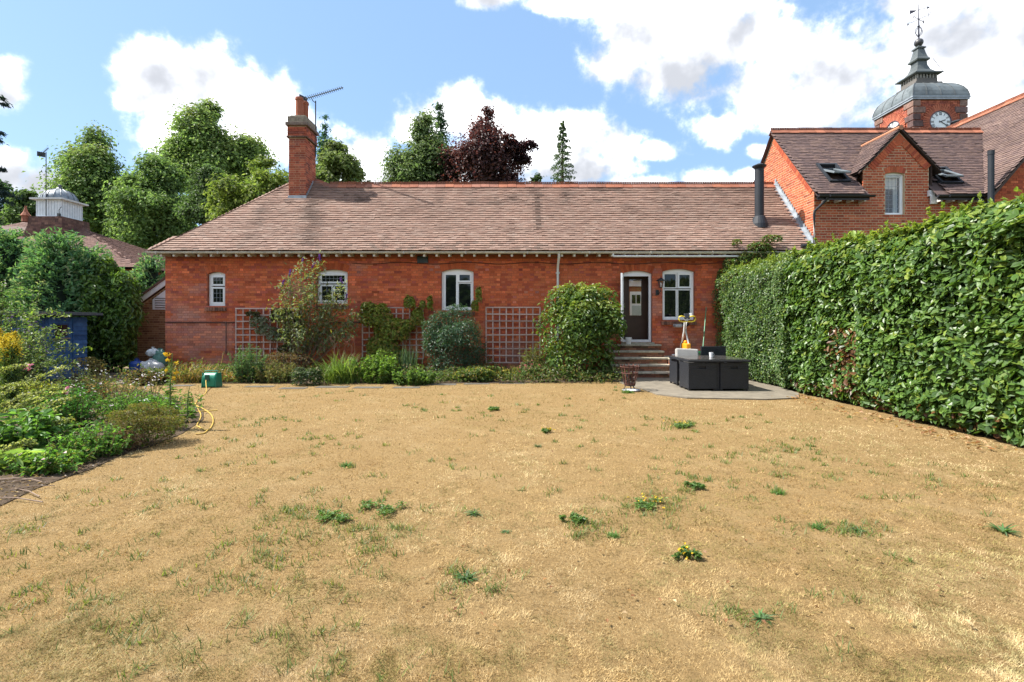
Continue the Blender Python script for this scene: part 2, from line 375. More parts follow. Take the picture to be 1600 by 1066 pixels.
def voussoirs(parent, P, ax, nvec, o, mat_, cols, ring=.215, depth=.06, proud=.0):
    rad, zc = arch(o); half = (o[1]-o[0])/2; c = (o[0]+o[1])/2; th = math.asin(half/rad)
    n = max(5, int(2*th*rad/.074)); ax = np.array(ax, float); nv = np.array(nvec, float); po = ORG[parent.name]
    cc = pick(cols, n, .12)
    for i in range(n):
        t = -th+(i+.5)*2*th/n; rm = rad+ring/2
        dr = ax*math.sin(t)+np.array([0, 0, 1])*math.cos(t); dt = ax*math.cos(t)-np.array([0, 0, 1])*math.sin(t)
        g = Geo(); hw = rad*th/n-.0035; hw2 = (rad+ring)*th/n-.0035
        ctr = np.array(P(c+math.sin(t)*rm, zc+math.cos(t)*rm, proud-depth/2))
        V = []
        for d in (-depth/2, depth/2):
            for (rr_, h_) in ((-ring/2, hw), (ring/2, hw2)):
                V += [ctr+nv*d+dr*rr_-dt*h_, ctr+nv*d+dr*rr_+dt*h_]
        g.add(V, [(0, 1, 3, 2), (4, 6, 7, 5), (0, 4, 5, 1), (2, 3, 7, 6), (0, 2, 6, 4), (1, 5, 7, 3)], cc[i])
        g.build('arch_brick', mat_, parent)
def tile_plane(parent, org, udir, vdir, inside, U, V, cols, mat_, width=.165, gauge=.1, length=.2, tint=None, n_single=0, score=None, seed=1, thick=.013, stuff='tiling', lift=1.0):
    """plain tiles laid in courses up a slope; the n_single best by score are parts of their own"""
    org = np.array(org, float); ud = np.array(udir, float); vd = np.array(vdir, float); ud /= np.linalg.norm(ud); vd /= np.linalg.norm(vd); nn = np.cross(ud, vd)
    if nn[2] < 0: nn = -nn
    r = np.random.default_rng(seed); us, vs = [], []
    rows = int((V[1]-V[0])/gauge)+1
    for k in range(rows):
        x = np.arange(U[0]-(width/2 if k % 2 else 0), U[1]+width, width); us.append(x); vs.append(np.full(len(x), V[0]+k*gauge))
    u = np.concatenate(us); v = np.concatenate(vs)
    ok = inside(u, v+gauge*.5); u, v = u[ok], v[ok]; n = len(u)
    C = pick(cols, n, .08)*.55+np.array(cols).mean(0)*.45
    if tint is not None: C = tint(u, v, C)
    tilt = (thick*1.15/gauge)*lift; jit = r.normal(0, .0022, n); sk = r.normal(0, .008, n); slip = r.normal(0, .004, n)
    # tail edge is lifted by the tile below it
    vdir_t = nrm(vd[None]*1.0-nn[None]*tilt+0*jit[:, None]); 
    udir_t = nrm(ud[None]+vd[None]*sk[:, None]+nn[None]*r.normal(0, .005, n)[:, None])
    nn_t = np.cross(udir_t, vdir_t); nn_t *= np.sign(nn_t[:, 2:3])
    ctr = org+ud*u[:, None]+vd*(v+length/2+slip-.03)[:, None]+nn*(thick*1.6-tilt*.0+jit)[:, None]
    sel = np.array([], int)
    if n_single:
        s = score(u, v); sel = np.argsort(s)[:n_single]
    rest = np.ones(n, bool); rest[sel] = False; g = Geo()
    g.boxes(ctr[rest], udir_t[rest]*(width/2-.0006), vdir_t[rest]*length/2, nn_t[rest]*thick/2, C[rest])
    g.build(stuff, mat_, parent, kind='stuff')
    if len(sel):
        cs = C[sel]; ms = []
        for k in range(18):
            b = Geo(); b.boxes([(0, 0, 0)], ud*(width/2-.0006), nrm(vd-nn*tilt)*length/2, nn*thick/2, cs[k*len(cs)//18]); ms.append(b.mesh('roof_tile', mat_))
        perm = r.permutation(len(sel)); single_pieces('roof_tile', mat_, parent, ctr[sel], [ms[j % 18] for j in perm])
def ridge_run(parent, a, b, step=.30, col=((.27, .105, .062), (.235, .09, .056), (.30, .125, .075), (.22, .10, .07)), crest=True, r=.10):
    """angled ridge tiles with a pierced crest, one object each"""
    a = np.array(a, float); b = np.array(b, float); L_ = np.linalg.norm(b-a); d = (b-a)/L_; n = max(1, int(round(L_/step))); st = L_/n
    s = np.cross(d, (0, 0, 1)); s /= np.linalg.norm(s); up = np.cross(s, d); ms = []
    for k in range(min(n, 6)):
        g = Geo(); c = pick(col, 1, .10)[0]; h = d*(st/2-.004)
        for q in (-1, 1):
            V = []
            for e in (-1, 1): V += [e*h+up*.028, e*h+up*.005, e*h+s*q*.145-up*.135, e*h+s*q*.15-up*.12]
            g.add(V, [(0, 1, 2, 3), (4, 7, 6, 5), (0, 3, 7, 4), (1, 5, 6, 2), (2, 6, 7, 3)], c)
        if crest:
            g.boxes([up*.036], h, s*.022, up*.012, c); g.boxes([up*.085], h, s*.018, up*.010, c)
            m = 5
            for i in range(m): g.boxes([d*(-st/2+(i+.5)*st/m)+up*.062], d*.017, s*.013, up*.016, c)
        ms.append(g.mesh('ridge_tile', MT['ridge']))
    cs = [a+d*st*(i+.5)+np.array((0, 0, random.uniform(-.007, .007))) for i in range(n)]
    single_pieces('ridge_tile', MT['ridge'], parent, cs, ms)
def window(parent, ua, ub, zb, zs, rise, Y, lights, sill=True, lead=False, fw=.062, glass=None, matf=None, yd=.07):
    """white casement facing -Y: outer frame with arched head; lights = [(u0, u1, z0, z1, casement?)] as fractions, each a casement with its pane"""
    matf = matf or MT['white']; o = (ua, ub, zb, zs, rise); g = Geo(); w_ = ub-ua
    top = zs-.0
    tb_ = top-fw*.6 if rise > 0 else top; g.bb((ua, Y, zb), (ua+fw, Y+yd, tb_)); g.bb((ub-fw, Y, zb), (ub, Y+yd, tb_)); g.bb((ua+fw, Y, zb), (ub-fw, Y+yd, zb+fw)); 
    if rise > 0:
        us = np.linspace(ua, ub, 13); P = [(u, Y, arch_top(o, u)) for u in us]+[(ub, Y, tb_), (ua, Y, tb_)]
        g.prism(P, (0, yd, 0))
    else: g.bb((ua+fw, Y, top-fw), (ub-fw, Y+yd, top))
    win = g.build('window', matf, parent)
    iu0, iu1, iz0, iz1 = ua+fw, ub-fw, zb+fw, top-fw*(.6 if rise > 0 else 1)
    for (a, b, c, d, cas) in lights:
        x0, x1, z0, z1 = iu0+(iu1-iu0)*a, iu0+(iu1-iu0)*b, iz0+(iz1-iz0)*c, iz0+(iz1-iz0)*d
        cw = .052 if cas else .03; y = Y-.012 if cas else Y+.012
        c_ = Geo(); c_.bb((x0, y, z0), (x0+cw, y+.05, z1)); c_.bb((x1-cw, y, z0), (x1, y+.05, z1)); c_.bb((x0+cw, y, z0), (x1-cw, y+.05, z0+cw)); c_.bb((x0+cw, y, z1-cw), (x1-cw, y+.05, z1))
        c_.build('casement', matf, win)
        p = Geo(); p.bb((x0+cw, y+.028, z0+cw), (x1-cw, y+.034, z1-cw)); p.build('pane', glass or MT['glass'], win)
        if lead:
            l = Geo(); nx = max(2, int((x1-x0-2*cw)/.1)); nz_ = max(2, int((z1-z0-2*cw)/.13))
            for i in range(1, nx): q = x0+cw+(x1-x0-2*cw)*i/nx; l.bb((q-.004, y+.024, z0+cw), (q+.004, y+.028, z1-cw))
            for i in range(1, nz_): q = z0+cw+(z1-z0-2*cw)*i/nz_; l.bb((x0+cw, y+.0225, q-.004), (x1-cw, y+.0265, q+.004))
            l.build('leading', MT['lead'], win)
    if sill:
        s = Geo(); s.bb((ua-.03, Y-.07, zb-.035), (ub+.03, Y+.02, zb-.002)); s.build('sill', matf, win)
    return win
# ------------------------------------------------------------------ ground
def sheet(name, P, z, m, kind='structure'):
    g = Geo(); g.poly([(x, y, z) for x, y in P], (.3, .3, .3)); return g.build(name, m, None, kind=kind)
MT['earth'] = mat('rough_ground', (.075, .085, .035), .95, .1, n=(1.5, .3), bump=(8, .5, .03))
MT['soil'] = mat('bed_soil', (.085, .062, .042), .95, .1, n=(9, .35), n2=((30, .4, (.15, .115, .085), .6),), bump=(30, 1, .02))
MT['lawn'] = mat('parched_turf', (.225, .15, .066), .95, .1, n=(45, .3), n2=((1.3, .5, (.28, .20, .10), .52), (2.4, .4, (.12, .07, .03), .57), (.9, .35, (.12, .115, .035), .60)), bump=(160, .8, .012))
MT['path'] = mat('dusty_path', (.20, .15, .10), .95, .1, n=(6, .25), bump=(60, .6, .006))
sheet('ground', [(-400, -300), (400, -300), (400, 700), (-400, 700)], -.03, MT['earth'])
BED = [gnd(*p) for p in ((-190, 800), (0, 792), (55, 765), (100, 748), (140, 735), (190, 712), (240, 697), (285, 678), (318, 656), (318, 636), (262, 618), (200, 608), (150, 604))]
BED = [(p.x, p.y) for p in BED]+[(-11.6, 11.9), (-14, 9), (-13, 4.2)]
sheet('lawn', [(-22, -3), (9.5, -3), (9.5, 13.6), (-22, 13.6)], 0, MT['lawn'])
sheet('flower_bed', BED, .008, MT['soil'])
BORDER = [(-10.2, 13.5), (-9.0, 13.1), (-8.0, 12.9), (-7.2, 12.72), (-6, 12.78), (-5.1, 12.66), (-4.2, 12.76), (-3, 12.70), (-1.8, 12.82), (-.6, 12.78), (.6, 12.9), (1.6, 12.95), (2.6, 13.3), (3.05, 15.45), (-10.43, 15.45)]
sheet('wall_border', BORDER, .008, MT['soil'])
sheet('yard_path', [(-14, 13.2), (-8.0, 13.2), (-8.2, 13.6), (-10.3, 13.7), (-10.3, 22), (-14, 22)], .006, MT['path'])
PATIO = [(2.75, 13.95), (2.72, 12.7), (2.95, 11.6), (3.05, 10.75), (3.5, 10.25), (5.0, 10.05), (5.75, 10.25), (6.1, 10.9), (6.7, 15.3), (3.0, 15.3)]
g = Geo(); g.prism([(x, y, -.05) for x, y in PATIO], (0, 0, .075), (.3, .3, .3)); g.build('patio', MT['concrete'], None, kind='structure')
# grey slabs sunk in the lawn edge in front of the border: pieces of the lawn
lawn = bpy.data.objects['lawn']
for i, (px, py, wd) in enumerate([(232, 600, 40), (283, 603, 36), (405, 604.5, 44), (458, 607, 40), (520, 605, 50), (575, 606, 46), (635, 606, 42), (690, 601, 46), (745, 600, 40), (800, 599, 40), (857, 597, 34), (905, 596, 46), (952, 595, 30)]):
    p = gnd(px, py); hw = wd/2*p.y/F; g = Geo(); k = random.Random(i)
    P = [(p.x-hw, p.y-.13+k.uniform(-.03, .03)), (p.x+hw, p.y-.12+k.uniform(-.03, .03)), (p.x+hw*.97, p.y+.17), (p.x-hw*.96, p.y+.15+k.uniform(-.03, .03))]
    g.prism([(x, y, -.03) for x, y in P], (0, 0, .038), (.3, .3, .3)); g.build('paving_slab', MT['slab'], lawn)
for i, (px, py, wd) in enumerate([(183, 600, 26), (205, 588, 40), (176, 585, 30), (196, 578, 44)]):
    p = gnd(px, py); hw = wd/2*p.y/F; g = Geo()
    g.prism([(p.x-hw, p.y-.25, 0), (p.x+hw, p.y-.28, 0), (p.x+hw*.9, p.y+.22, 0), (p.x-hw, p.y+.26, 0)], (0, 0, .03), (.3, .3, .3)); g.build('paving_slab', MT['concrete'], bpy.data.objects['yard_path'])

# ------------------------------------------------------------------ long single-storey brick house
YW = 15.4
house = thing('brick_house', 'long single-storey red brick house with brown tiled roof and white-framed windows', 'house', (-1, YW, 0))
RED = [(.55, .135, .055), (.51, .12, .05), (.58, .16, .065), (.46, .105, .052), (.53, .145, .07), (.41, .10, .065)]
W1 = (-9.16, -8.63, 2.02, 2.975, .07); W2 = (-5.87, -4.95, 2.08, 3.03, .085); W3 = (-2.12, -1.16, 1.89, 3.05, .085); W4 = (4.53, 5.49, 1.60, 3.05, .085)
DR = (3.31, 4.21, .93, 2.99, .09); OPS = [W1, W2, W3, W4, DR]
XL, XR, ZT = -10.43, 8.93, 3.56
Pf = lambda u, z, n: (u, YW-n, z)
g = Geo(); wall_mesh(g, lambda u, z, n: Pf(u, z, n-.0045), XL, XR, -.05, {'f': lambda u: ZT, 'breaks': []}, OPS, .16, (0, -1, 0), (.3, .08, .04))
g.quad((XL, YW+.007, 0), (XL, 22, 0), (XL, 22, ZT), (XL, YW+.007, ZT)); g.build('wall', MT['mortar_red'], house)
g = Geo(); Yb = 19.2
for (a, b, c, d) in ((XL, 4.0, 0, 3.5), (5.5, XR, 0, 3.5), (4.0, 5.5, 0, .93), (4.0, 5.5, 3.1, 3.5)): g.bb((a, Yb, c), (b, Yb+.25, d))
g.build('rear_wall', MT['mortar_red'], house)
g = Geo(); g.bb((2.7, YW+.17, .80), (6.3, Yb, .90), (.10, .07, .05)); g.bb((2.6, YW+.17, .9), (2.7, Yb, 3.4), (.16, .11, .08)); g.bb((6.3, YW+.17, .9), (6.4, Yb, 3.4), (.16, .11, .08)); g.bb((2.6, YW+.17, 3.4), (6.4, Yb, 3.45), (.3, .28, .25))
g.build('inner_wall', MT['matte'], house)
def tintA(U, Z, C):
    nz = vnoise(U*1.2, Z*1.7, 3); n2 = vnoise(U*3, Z*4, 9)
    C = C*(.80+.42*nz)[:, None]
    base = np.clip((1.1-Z)/.9, 0, 1)*np.clip(n2*1.7-.35, 0, 1); C = C*(1-.62*base)[:, None]
    wh = np.clip(1-np.abs(U+9.8)/1.0, 0, 1)*np.clip(1-np.abs(Z-1.55)/1.0, 0, 1)*np.clip(n2*2.4-.6, 0, 1)
    wh = np.maximum(wh, np.clip((vnoise(U*.9, Z*1.6, 21)-.60)*4, 0, .5))
    d4 = np.clip(1-np.abs(U-5.2)/1.6, 0, 1)*np.clip(1-np.abs(Z-1.0)/.45, 0, 1)*np.clip(n2*2.6-.8, 0, 1); wh = np.maximum(wh, d4)
    sk = np.clip((vnoise(U*2.2, Z*.22, 57)-.55)*4, 0, 1)*np.clip((Z-1.2)/2.2, .15, 1); C = C*(1-.38*sk)[:, None]
    return C*(1-.65*wh)[:, None]+np.array((.42, .32, .28))*(.65*wh)[:, None]
dat = lay_bricks(Pf, (1, 0, 0), XL, XR, 0.0, 3.46, lambda z: [(XL, XR)], OPS, RED, tint=tintA, jt=.008, st=.217)
brickwork(house, Pf, (1, 0, 0), (0, -1, 0), dat, MT['brick'], RED[:4], lambda u, z: (u+.1)**2+((z-2.65)*1.6)**2+(9 if z < 2.25 else 0), 300)
for o in OPS: voussoirs(house, Pf, (1, 0, 0), (0, -1, 0), o, MT['brick'], [(.43, .10, .04), (.39, .085, .036), (.46, .115, .045)], proud=.002)
g = Geo()
g.bb((-10.43, YW-.022, 1.505), (-8.3, YW+.01, 1.545), (.10, .045, .035)); g.bb((-5.3, YW-.022, 1.50), (-4.2, YW+.01, 1.54), (.10, .045, .035)); g.build('string_course', MT['matte'], house)
for o in (W1, W2, W3, W4):                          # brick sills on edge
    n_ = int((o[1]-o[0]+.1)/.074)
    for i in range(n_):
        g = Geo(); x = o[0]-.05+(i+.5)*(o[1]-o[0]+.1)/n_; g.box((x, YW-.01, o[2]-.10), (.066, .13, .105), pick([(.20, .10, .07), (.26, .12, .08), (.15, .08, .06)], 1)[0]); g.build('sill_brick', MT['brick'], house)
YF = YW+.10
window(house, *W1, YF, [(0, 1, 0, .60, 1), (0, 1, .64, 1, 1)], lead=True)
window(house, *W2, YF, [(0, .5, 0, .62, 1), (.5, 1, 0, .62, 1), (0, 1, .66, 1, 1)], lead=True)
window(house, *W3, YF, [(0, .5, 0, 1, 1), (.5, 1, .74, 1, 1), (.5, 1, 0, .73, 0)])
window(house, *W4, YF, [(0, .48, .66, 1, 0), (.5, 1, .66, 1, 1), (0, .48, 0, .64, 0), (.5, 1, 0, .64, 0)])
# back doorway: white frame, leaf standing open, brown inner door behind
ua, ub, zb, zs, rise = DR; g = Geo()
g.bb((ua, YF, zb), (ua+.07, YF+.07, zs-.07)); g.bb((ub-.07, YF, zb), (ub, YF+.07, zs-.07)); g.bb((ua+.07, YF, zb), (ub-.07, YF+.07, zb+.07))
g.prism([(u, YF, arch_top(DR, u)) for u in np.linspace(ua, ub, 13)]+[(ub, YF, zs-.07), (ua, YF, zs-.07)], (0, .07, 0))
frame = g.build('door_frame', MT['white'], house)
a = Vector((ua+.03, YF-.02, 0)); b = Vector((ua-.172, YF-.84, 0)); d = (b-a).normalized(); s = Vector((-d.y, d.x, 0))*.025
g = Geo()
def leafbox(t0, t1, z0, z1, k=1.0): g.prism([a+d*t0+s*k+Vector((0, 0, z0)), a+d*t1+s*k+Vector((0, 0, z0)), a+d*t1-s*k+Vector((0, 0, z0)), a+d*t0-s*k+Vector((0, 0, z0))], (0, 0, z1-z0))
leafbox(0, .1, zb+.05, zs-.05); leafbox(.72, .84, zb+.05, zs-.05); leafbox(.1, .72, zb+.05, zb+.25); leafbox(.1, .72, zs-.17, zs-.05); leafbox(.1, .72, 1.6, 1.7)
leaf = g.build('door', MT['white'], house); g = Geo(); leafbox(.1, .72, zb+.25, 1.6, .3); leafbox(.1, .72, 1.7, zs-.17, .3); g.build('pane', MT['glass'], leaf)
g = Geo(); g.bar(b+Vector((.02, .06, 1.98)), b+Vector((.02, .06, 2.14)), .03, .05, (.4, .4, .4)); g.bar(b+Vector((.04, .07, 2.06)), b+Vector((.10, .16, 2.06)), .02, .02, (.4, .4, .4)); g.build('handle', MT['attr'], leaf)
BR = (.055, .028, .016); Yi = YF+.42; g = Geo()
MT['brown'] = mat('dark_brown_door_paint', (.06, .03, .018), .45, .4, n=(3, .2))
for (x0, x1, z0, z1) in ((3.3, 3.62, .9, 3.25), (4.03, 4.5, .9, 3.25), (3.62, 4.03, .9, 1.74), (3.62, 4.03, 2.86, 3.25)): g.bb((x0, Yi, z0), (x1, Yi+.05, z1))
idoor = g.build('inner_door', MT['brown'], house); g = Geo()
for (x0, x1, z0, z1) in ((3.46, 3.50, 1.0, 2.95), (3.5, 4.15, 1.66, 1.70), (3.60, 3.64, 1.74, 2.86)): g.bb((x0, Yi-.02, z0), (x1, Yi-.002, z1))
g.build('moulding', MT['brown'], idoor)
clear = bpy.data.materials.new('clear_glass'); clear.use_nodes = True; nt = clear.node_tree; nt.nodes.clear()
o_ = nt.nodes.new('ShaderNodeOutputMaterial'); mx = nt.nodes.new('ShaderNodeMixShader'); tr = nt.nodes.new('ShaderNodeBsdfTransparent'); gl = nt.nodes.new('ShaderNodeBsdfGlossy')
gl.inputs['Roughness'].default_value = .02; mx.inputs[0].default_value = .07; nt.links.new(tr.outputs[0], mx.inputs[1]); nt.links.new(gl.outputs[0], mx.inputs[2]); nt.links.new(mx.outputs[0], o_.inputs[0])
MT['clear'] = clear
g = Geo(); g.bb((3.62, Yi+.02, 1.74), (4.03, Yi+.026, 2.86)); g.build('pane', clear, idoor)
# roof: boarding below the tiles, eaves
Ye, Ze, Yr, Zr = 15.0, 3.62, 17.3, 6.10; SL = (Zr-Ze)/(Yr-Ye); K = math.sqrt(1+SL*SL)
AP = (-7.14, 17.74, 6.57); XE = -10.63; XRr = 8.84
g = Geo(); dz = Vector((0, 0, -.045)); V_ = lambda *p: Vector(p)+dz
g.poly([V_(XE, Ye, Ze), V_(XRr, Ye, Ze), V_(XRr, Yr, Zr), V_(-6.18, Yr, Zr), V_(*AP)], (.10, .06, .045))
g.poly([V_(XE, Ye, Ze), V_(*AP), V_(-7.14, 22, 6.57), V_(XE, 22, Ze)], (.17, .10, .075))
g.poly([V_(*AP), V_(-6.18, Yr, Zr), V_(-5.2, 17.55, 5.62), V_(-5.2, 22, 5.62), V_(-7.14, 22, 6.57)], (.17, .10, .075))
g.poly([V_(XRr, Yr, Zr), V_(XRr, 19.6, Ze), V_(-6.18, 19.6, Ze), V_(-6.18, Yr, Zr)], (.17, .10, .075))
g.poly([(XE, Ye, Ze-.05), (XE, 15.5, 3.56), (XRr, 15.5, 3.56), (XRr, Ye, Ze-.05)], (.12, .09, .07))
roof = g.build('roof', MT['tile'], house)
TILE = [(.255, .158, .120), (.235, .143, .110), (.275, .176, .135), (.212, .132, .105), (.288, .198, .158), (.25, .17, .134)]
def ins_main(u, v):
    Y = Ye+v/K; lim = np.where(u > -6.18, Yr-.03, np.where(u > -7.14, Yr+(-6.18-u)*.4583, 99))
    return (u > XE+(Y-Ye)*1.2737) & (Y < lim) & (u < XRr-.03)
def tintR(u, v, C):
    a = vnoise(u*.55, v*1.1, 31); b = vnoise(u*2.2, v*3.2, 33); c = vnoise(u*1.6, v*.35, 35)
    C = C*((.74+.46*a)*(1+.16*(_hash(np.round(v/.1), np.zeros(len(v)), 5)-.5)))[:, None]
    stk = np.clip(1-np.abs(u-.82)/.16, 0, 1)*np.clip((v-.7)*2, 0, 1)*np.clip((3.0-v)*2, 0, 1)*1.1; hy = np.clip(1-np.abs(u+5.9+.25*v)/.5, 0, 1)*np.clip((3.3-v)*1.5, 0, 1)*np.clip(b*2.2-.3, 0, 1)*.9+np.clip(1-np.abs(u+7.9)/.4, 0, 1)*np.clip(b*2.2-.5, 0, 1)*.8; top = np.clip((v-2.6)*2.2, 0, 1)*np.clip((vnoise(u*1.3, v*1.5, 77)-.52)*5, 0, 1)*.8
    dark = stk+hy+top+np.clip((b-.60)*5, 0, 1)*np.clip((v-1.0)/1.8, .1, 1)+.7*np.clip((c-.66)*5, 0, 1); C = C*(1-.55*np.clip(dark, 0, 1))[:, None]
    pale = np.clip((vnoise(u*3.2, v*11, 41)-.56)*4.5, 0, 1)*np.clip(1.35-v/2.6, .3, 1)
    return C*(1-.25*pale)[:, None]+np.array((.46, .36, .30))*(.25*pale)[:, None]
tile_plane(house, (0, Ye, Ze), (1, 0, 0), (0, 1, SL), ins_main, (XE-.1, XRr+.1), (0, 4.2), TILE, MT['tile'], tint=tintR, n_single=300, score=lambda u, v: v*4+np.abs(u)*.12, thick=.021, seed=4)
ridge_run(house, (-6.15, Yr, Zr+.075), (XRr, Yr, Zr+.075))
ridge_run(house, (AP[0], AP[1], AP[2]+.05), (-6.12, Yr, Zr+.06), crest=False)
# hip tiles
hp = [np.array((XE, Ye, Ze))+t*(np.array(AP)-np.array((XE, Ye, Ze))) for t in np.arange(.02, 1, .036)]
g = Geo(); hd = nrm(np.array(AP)-np.array((XE, Ye, Ze))); sd = nrm(np.cross(hd, (0, 0, 1))); un = np.cross(sd, hd)
ms = []
for k in range(5):
    q = Geo(); q.boxes([sd*.0], hd*.12, sd*.10, un*.012-hd*.0, pick(TILE, 1)[0]); ms.append(q.mesh('hip_tile', MT['tile']))
single_pieces('hip_tile', MT['tile'], house, [p+un*.012 for p in hp], ms)
def gutter(parent, x0, x1, y, z, r, m, col, name='gutter'):
    g = Geo(); a = np.linspace(np.pi, 2*np.pi, 9); P = [(x0, y+math.cos(t)*r, z+math.sin(t)*r) for t in a]+[(x0, y+math.cos(t)*(r-.008), z+math.sin(t)*(r-.008)) for t in a[::-1]]
    g.prism(P, (x1-x0, 0, 0), col); n_ = int((x1-x0)/1.8)
    for i in range(n_+1): x = x0+.3+i*1.8; (x < x1) and g.box((x, y-.002, z-r*.45), (.035, 2*r+.012, r*1.15), tuple(c*.9 for c in col))
    return g.build(name, m, parent)
MT['gut'] = mat('old_cream_gutter', None, .6, .3, n=(5, .2), n2=((12, .5, (.18, .16, .12), .6),))
gutter(house, XE-.02, XRr+.06, 14.93, 3.585, .062, MT['gut'], (.50, .47, .40))
for i, x in enumerate(np.arange(-10.28, 8.8, .367)):
    g = Geo(); g.prism([(x-.03, 14.99, 3.50), (x-.03, 15.40, 3.50), (x-.03, 15.40, 3.585), (x-.03, 14.99, 3.555)], (.06, 0, 0), (.62, .60, .55)); g.prism([(x-.03, 14.99, 3.455), (x-.03, 15.10, 3.455), (x-.03, 15.2, 3.499), (x-.03, 14.99, 3.499)], (.06, 0, 0), (.66, .64, .6))
    g.build('rafter_end', MT['attr'], house)
g = Geo(); g.tube([(2.95, 14.93, 3.455), (6.75, 14.95, 3.455)], .03, 8, (.7, .7, .68)); g.tube([(2.95, 14.93, 3.455), (2.95, 14.93, 3.53)], .03, 8, (.7, .7, .68)); g.build('waste_pipe', MT['attr'], house)
g = Geo(); g.tube([(1.37, 14.93, 3.53), (1.37, 14.94, 3.42), (1.37, 15.28, 3.22), (1.37, 15.32, 3.1), (1.37, 15.32, .1)], .036, 10, (.66, .65, .61)); 
for z in (3.0, 2.0, 1.0): g.box((1.37, 15.34, z), (.11, .1, .05), (.66, .65, .61))
g.build('downpipe', MT['attr'], house, smooth=True)
g = Geo(); g.bb((-2.85, YW-.03, 3.31), (-2.52, YW+.02, 3.52), (.02, .03, .03))
for i in range(5): g.bb((-2.84, YW-.045, 3.325+i*.04), (-2.53, YW-.028, 3.345+i*.04), (.03, .045, .045))
g.build('vent', MT['attr'], house)
g = Geo(); xs = np.linspace(-4.8, 6.2, 40); g.tube([(x, YW-.02, 3.30-.03*math.sin(i*.9)) for i, x in enumerate(xs)], .009, 5, (.03, .025, .025)); g.build('cable', MT['attr'], house)
# chimney
cx0, cx1, cy0, cy1 = -7.31, -6.75, 16.76, 17.62
g = Geo(); g.bb((cx0+.006, cy0+.006, 4.9), (cx1-.006, cy1-.006, 8.0)); ch = g.build('chimney', MT['mortar_pale'], house)
CB = [(.36, .10, .055), (.30, .075, .045), (.40, .13, .075), (.22, .07, .05)]
def tintC(U, Z, C): return C*(1-.55*np.clip((Z-6.9)/1.0, 0, 1)*np.clip(vnoise(U*4, Z*5, 5)*1.6-.3, 0, 1))[:, None]
def chface(P, ax, nv, u0, u1, z0, z1, ns, nm, grow=0.0):
    d_ = lay_bricks(P, ax, u0-grow, u1+grow, z0, z1, lambda z: [(u0-grow, u1+grow)], [], CB, tint=tintC, seed=int(z0*10)+ns)
    brickwork(ch, P, ax, nv, d_, MT['brick_clean'], CB, lambda u, z: abs(z-6.6), ns, proud=grow, depth=.06, stuff_name=nm)
Pc = lambda u, z, n: (u, cy0-n, z); Pr = lambda u, z, n: (cx1+n, u, z); Pl = lambda u, z, n: (cx0-n, u, z)
chface(Pc, (1, 0, 0), (0, -1, 0), cx0, cx1, 5.0, 7.58, 50, 'brickwork'); chface(Pr, (0, 1, 0), (1, 0, 0), cy0, cy1, 5.0, 7.58, 80, 'brickwork'); chface(Pl, (0, 1, 0), (-1, 0, 0), cy0, cy1, 5.0, 7.58, 0, 'brickwork')
chface(Pc, (1, 0, 0), (0, -1, 0), cx0, cx1, 7.62, 7.95, 8, 'brickwork', .035); chface(Pr, (0, 1, 0), (1, 0, 0), cy0, cy1, 7.62, 7.95, 14, 'brickwork', .035); chface(Pl, (0, 1, 0), (-1, 0, 0), cy0, cy1, 7.62, 7.95, 0, 'brickwork', .035)
g = Geo(); g.bb((cx0-.06, cy0-.06, 7.565), (cx1+.06, cy1+.06, 7.615), (.10, .065, .05)); g.bb((cx0-.085, cy0-.085, 7.955), (cx1+.085, cy1+.085, 8.06), (.17, .13, .11)); g.bb((cx0-.03, cy0-.03, 8.06), (cx1+.03, cy1+.03, 8.27), (.22, .19, .15)); g.bb((cx0+.03, cy0+.03, 8.27), (cx1-.03, cy1-.03, 8.32), (.24, .22, .17))
MT['cap'] = mat('lichened_stone_cap', None, .95, .1, n=(12, .35), n2=((16, .6, (.36, .34, .25), .56), (9, .6, (.07, .06, .05), .58)), bump=(30, .8, .015)); g.build('cap', MT['cap'], ch, bevel=.012)
for (x, y, r, h) in ((-7.07, 17.02, .125, .68), (-7.02, 17.36, .12, .68)):
    g = Geo(); g.lathe((x, y, 8.31), [(r*1.05, 0), (r*.96, .1), (r*.92, h-.1), (r*1.06, h-.09), (r*1.06, h-.03), (r*.95, h), (r*.75, h), (r*.75, h-.3)], 16, (.30, .105, .06)); g.build('chimney_pot', MT['matte'], ch, smooth=False)
zr = lambda y: Ze+SL*(y-Ye)
g = Geo(); o = .035
g.add([(cx0-.12, cy0-.14, zr(cy0-.14)+o), (cx1+.14, cy0-.14, zr(cy0-.14)+o), (cx1+.1, cy0-.012, zr(cy0)+o+.03), (cx0-.06, cy0-.012, zr(cy0)+o+.03)], [(0, 1, 2, 3)]); g.quad((cx0-.03, cy0-.013, zr(cy0)+o), (cx1+.03, cy0-.013, zr(cy0)+o), (cx1+.015, cy0-.013, zr(cy0)+.16), (cx0-.015, cy0-.013, zr(cy0)+.16))
g.quad((cx1+.014, cy0, zr(cy0)+o), (cx1+.16, cy0-.05, zr(cy0)+o), (cx1+.16, 17.32, zr(17.3)+o), (cx1+.014, 17.32, zr(17.3)+o))
for k in range(6): y = cy0+k*.1; g.quad((cx1+.013, y, zr(y)), (cx1+.013, y+.1, zr(y+.1)), (cx1+.013, y+.1, zr(y+.1)+.16), (cx1+.013, y, zr(y+.1)+.12))
g.build('flashing', MT['lead'], ch)
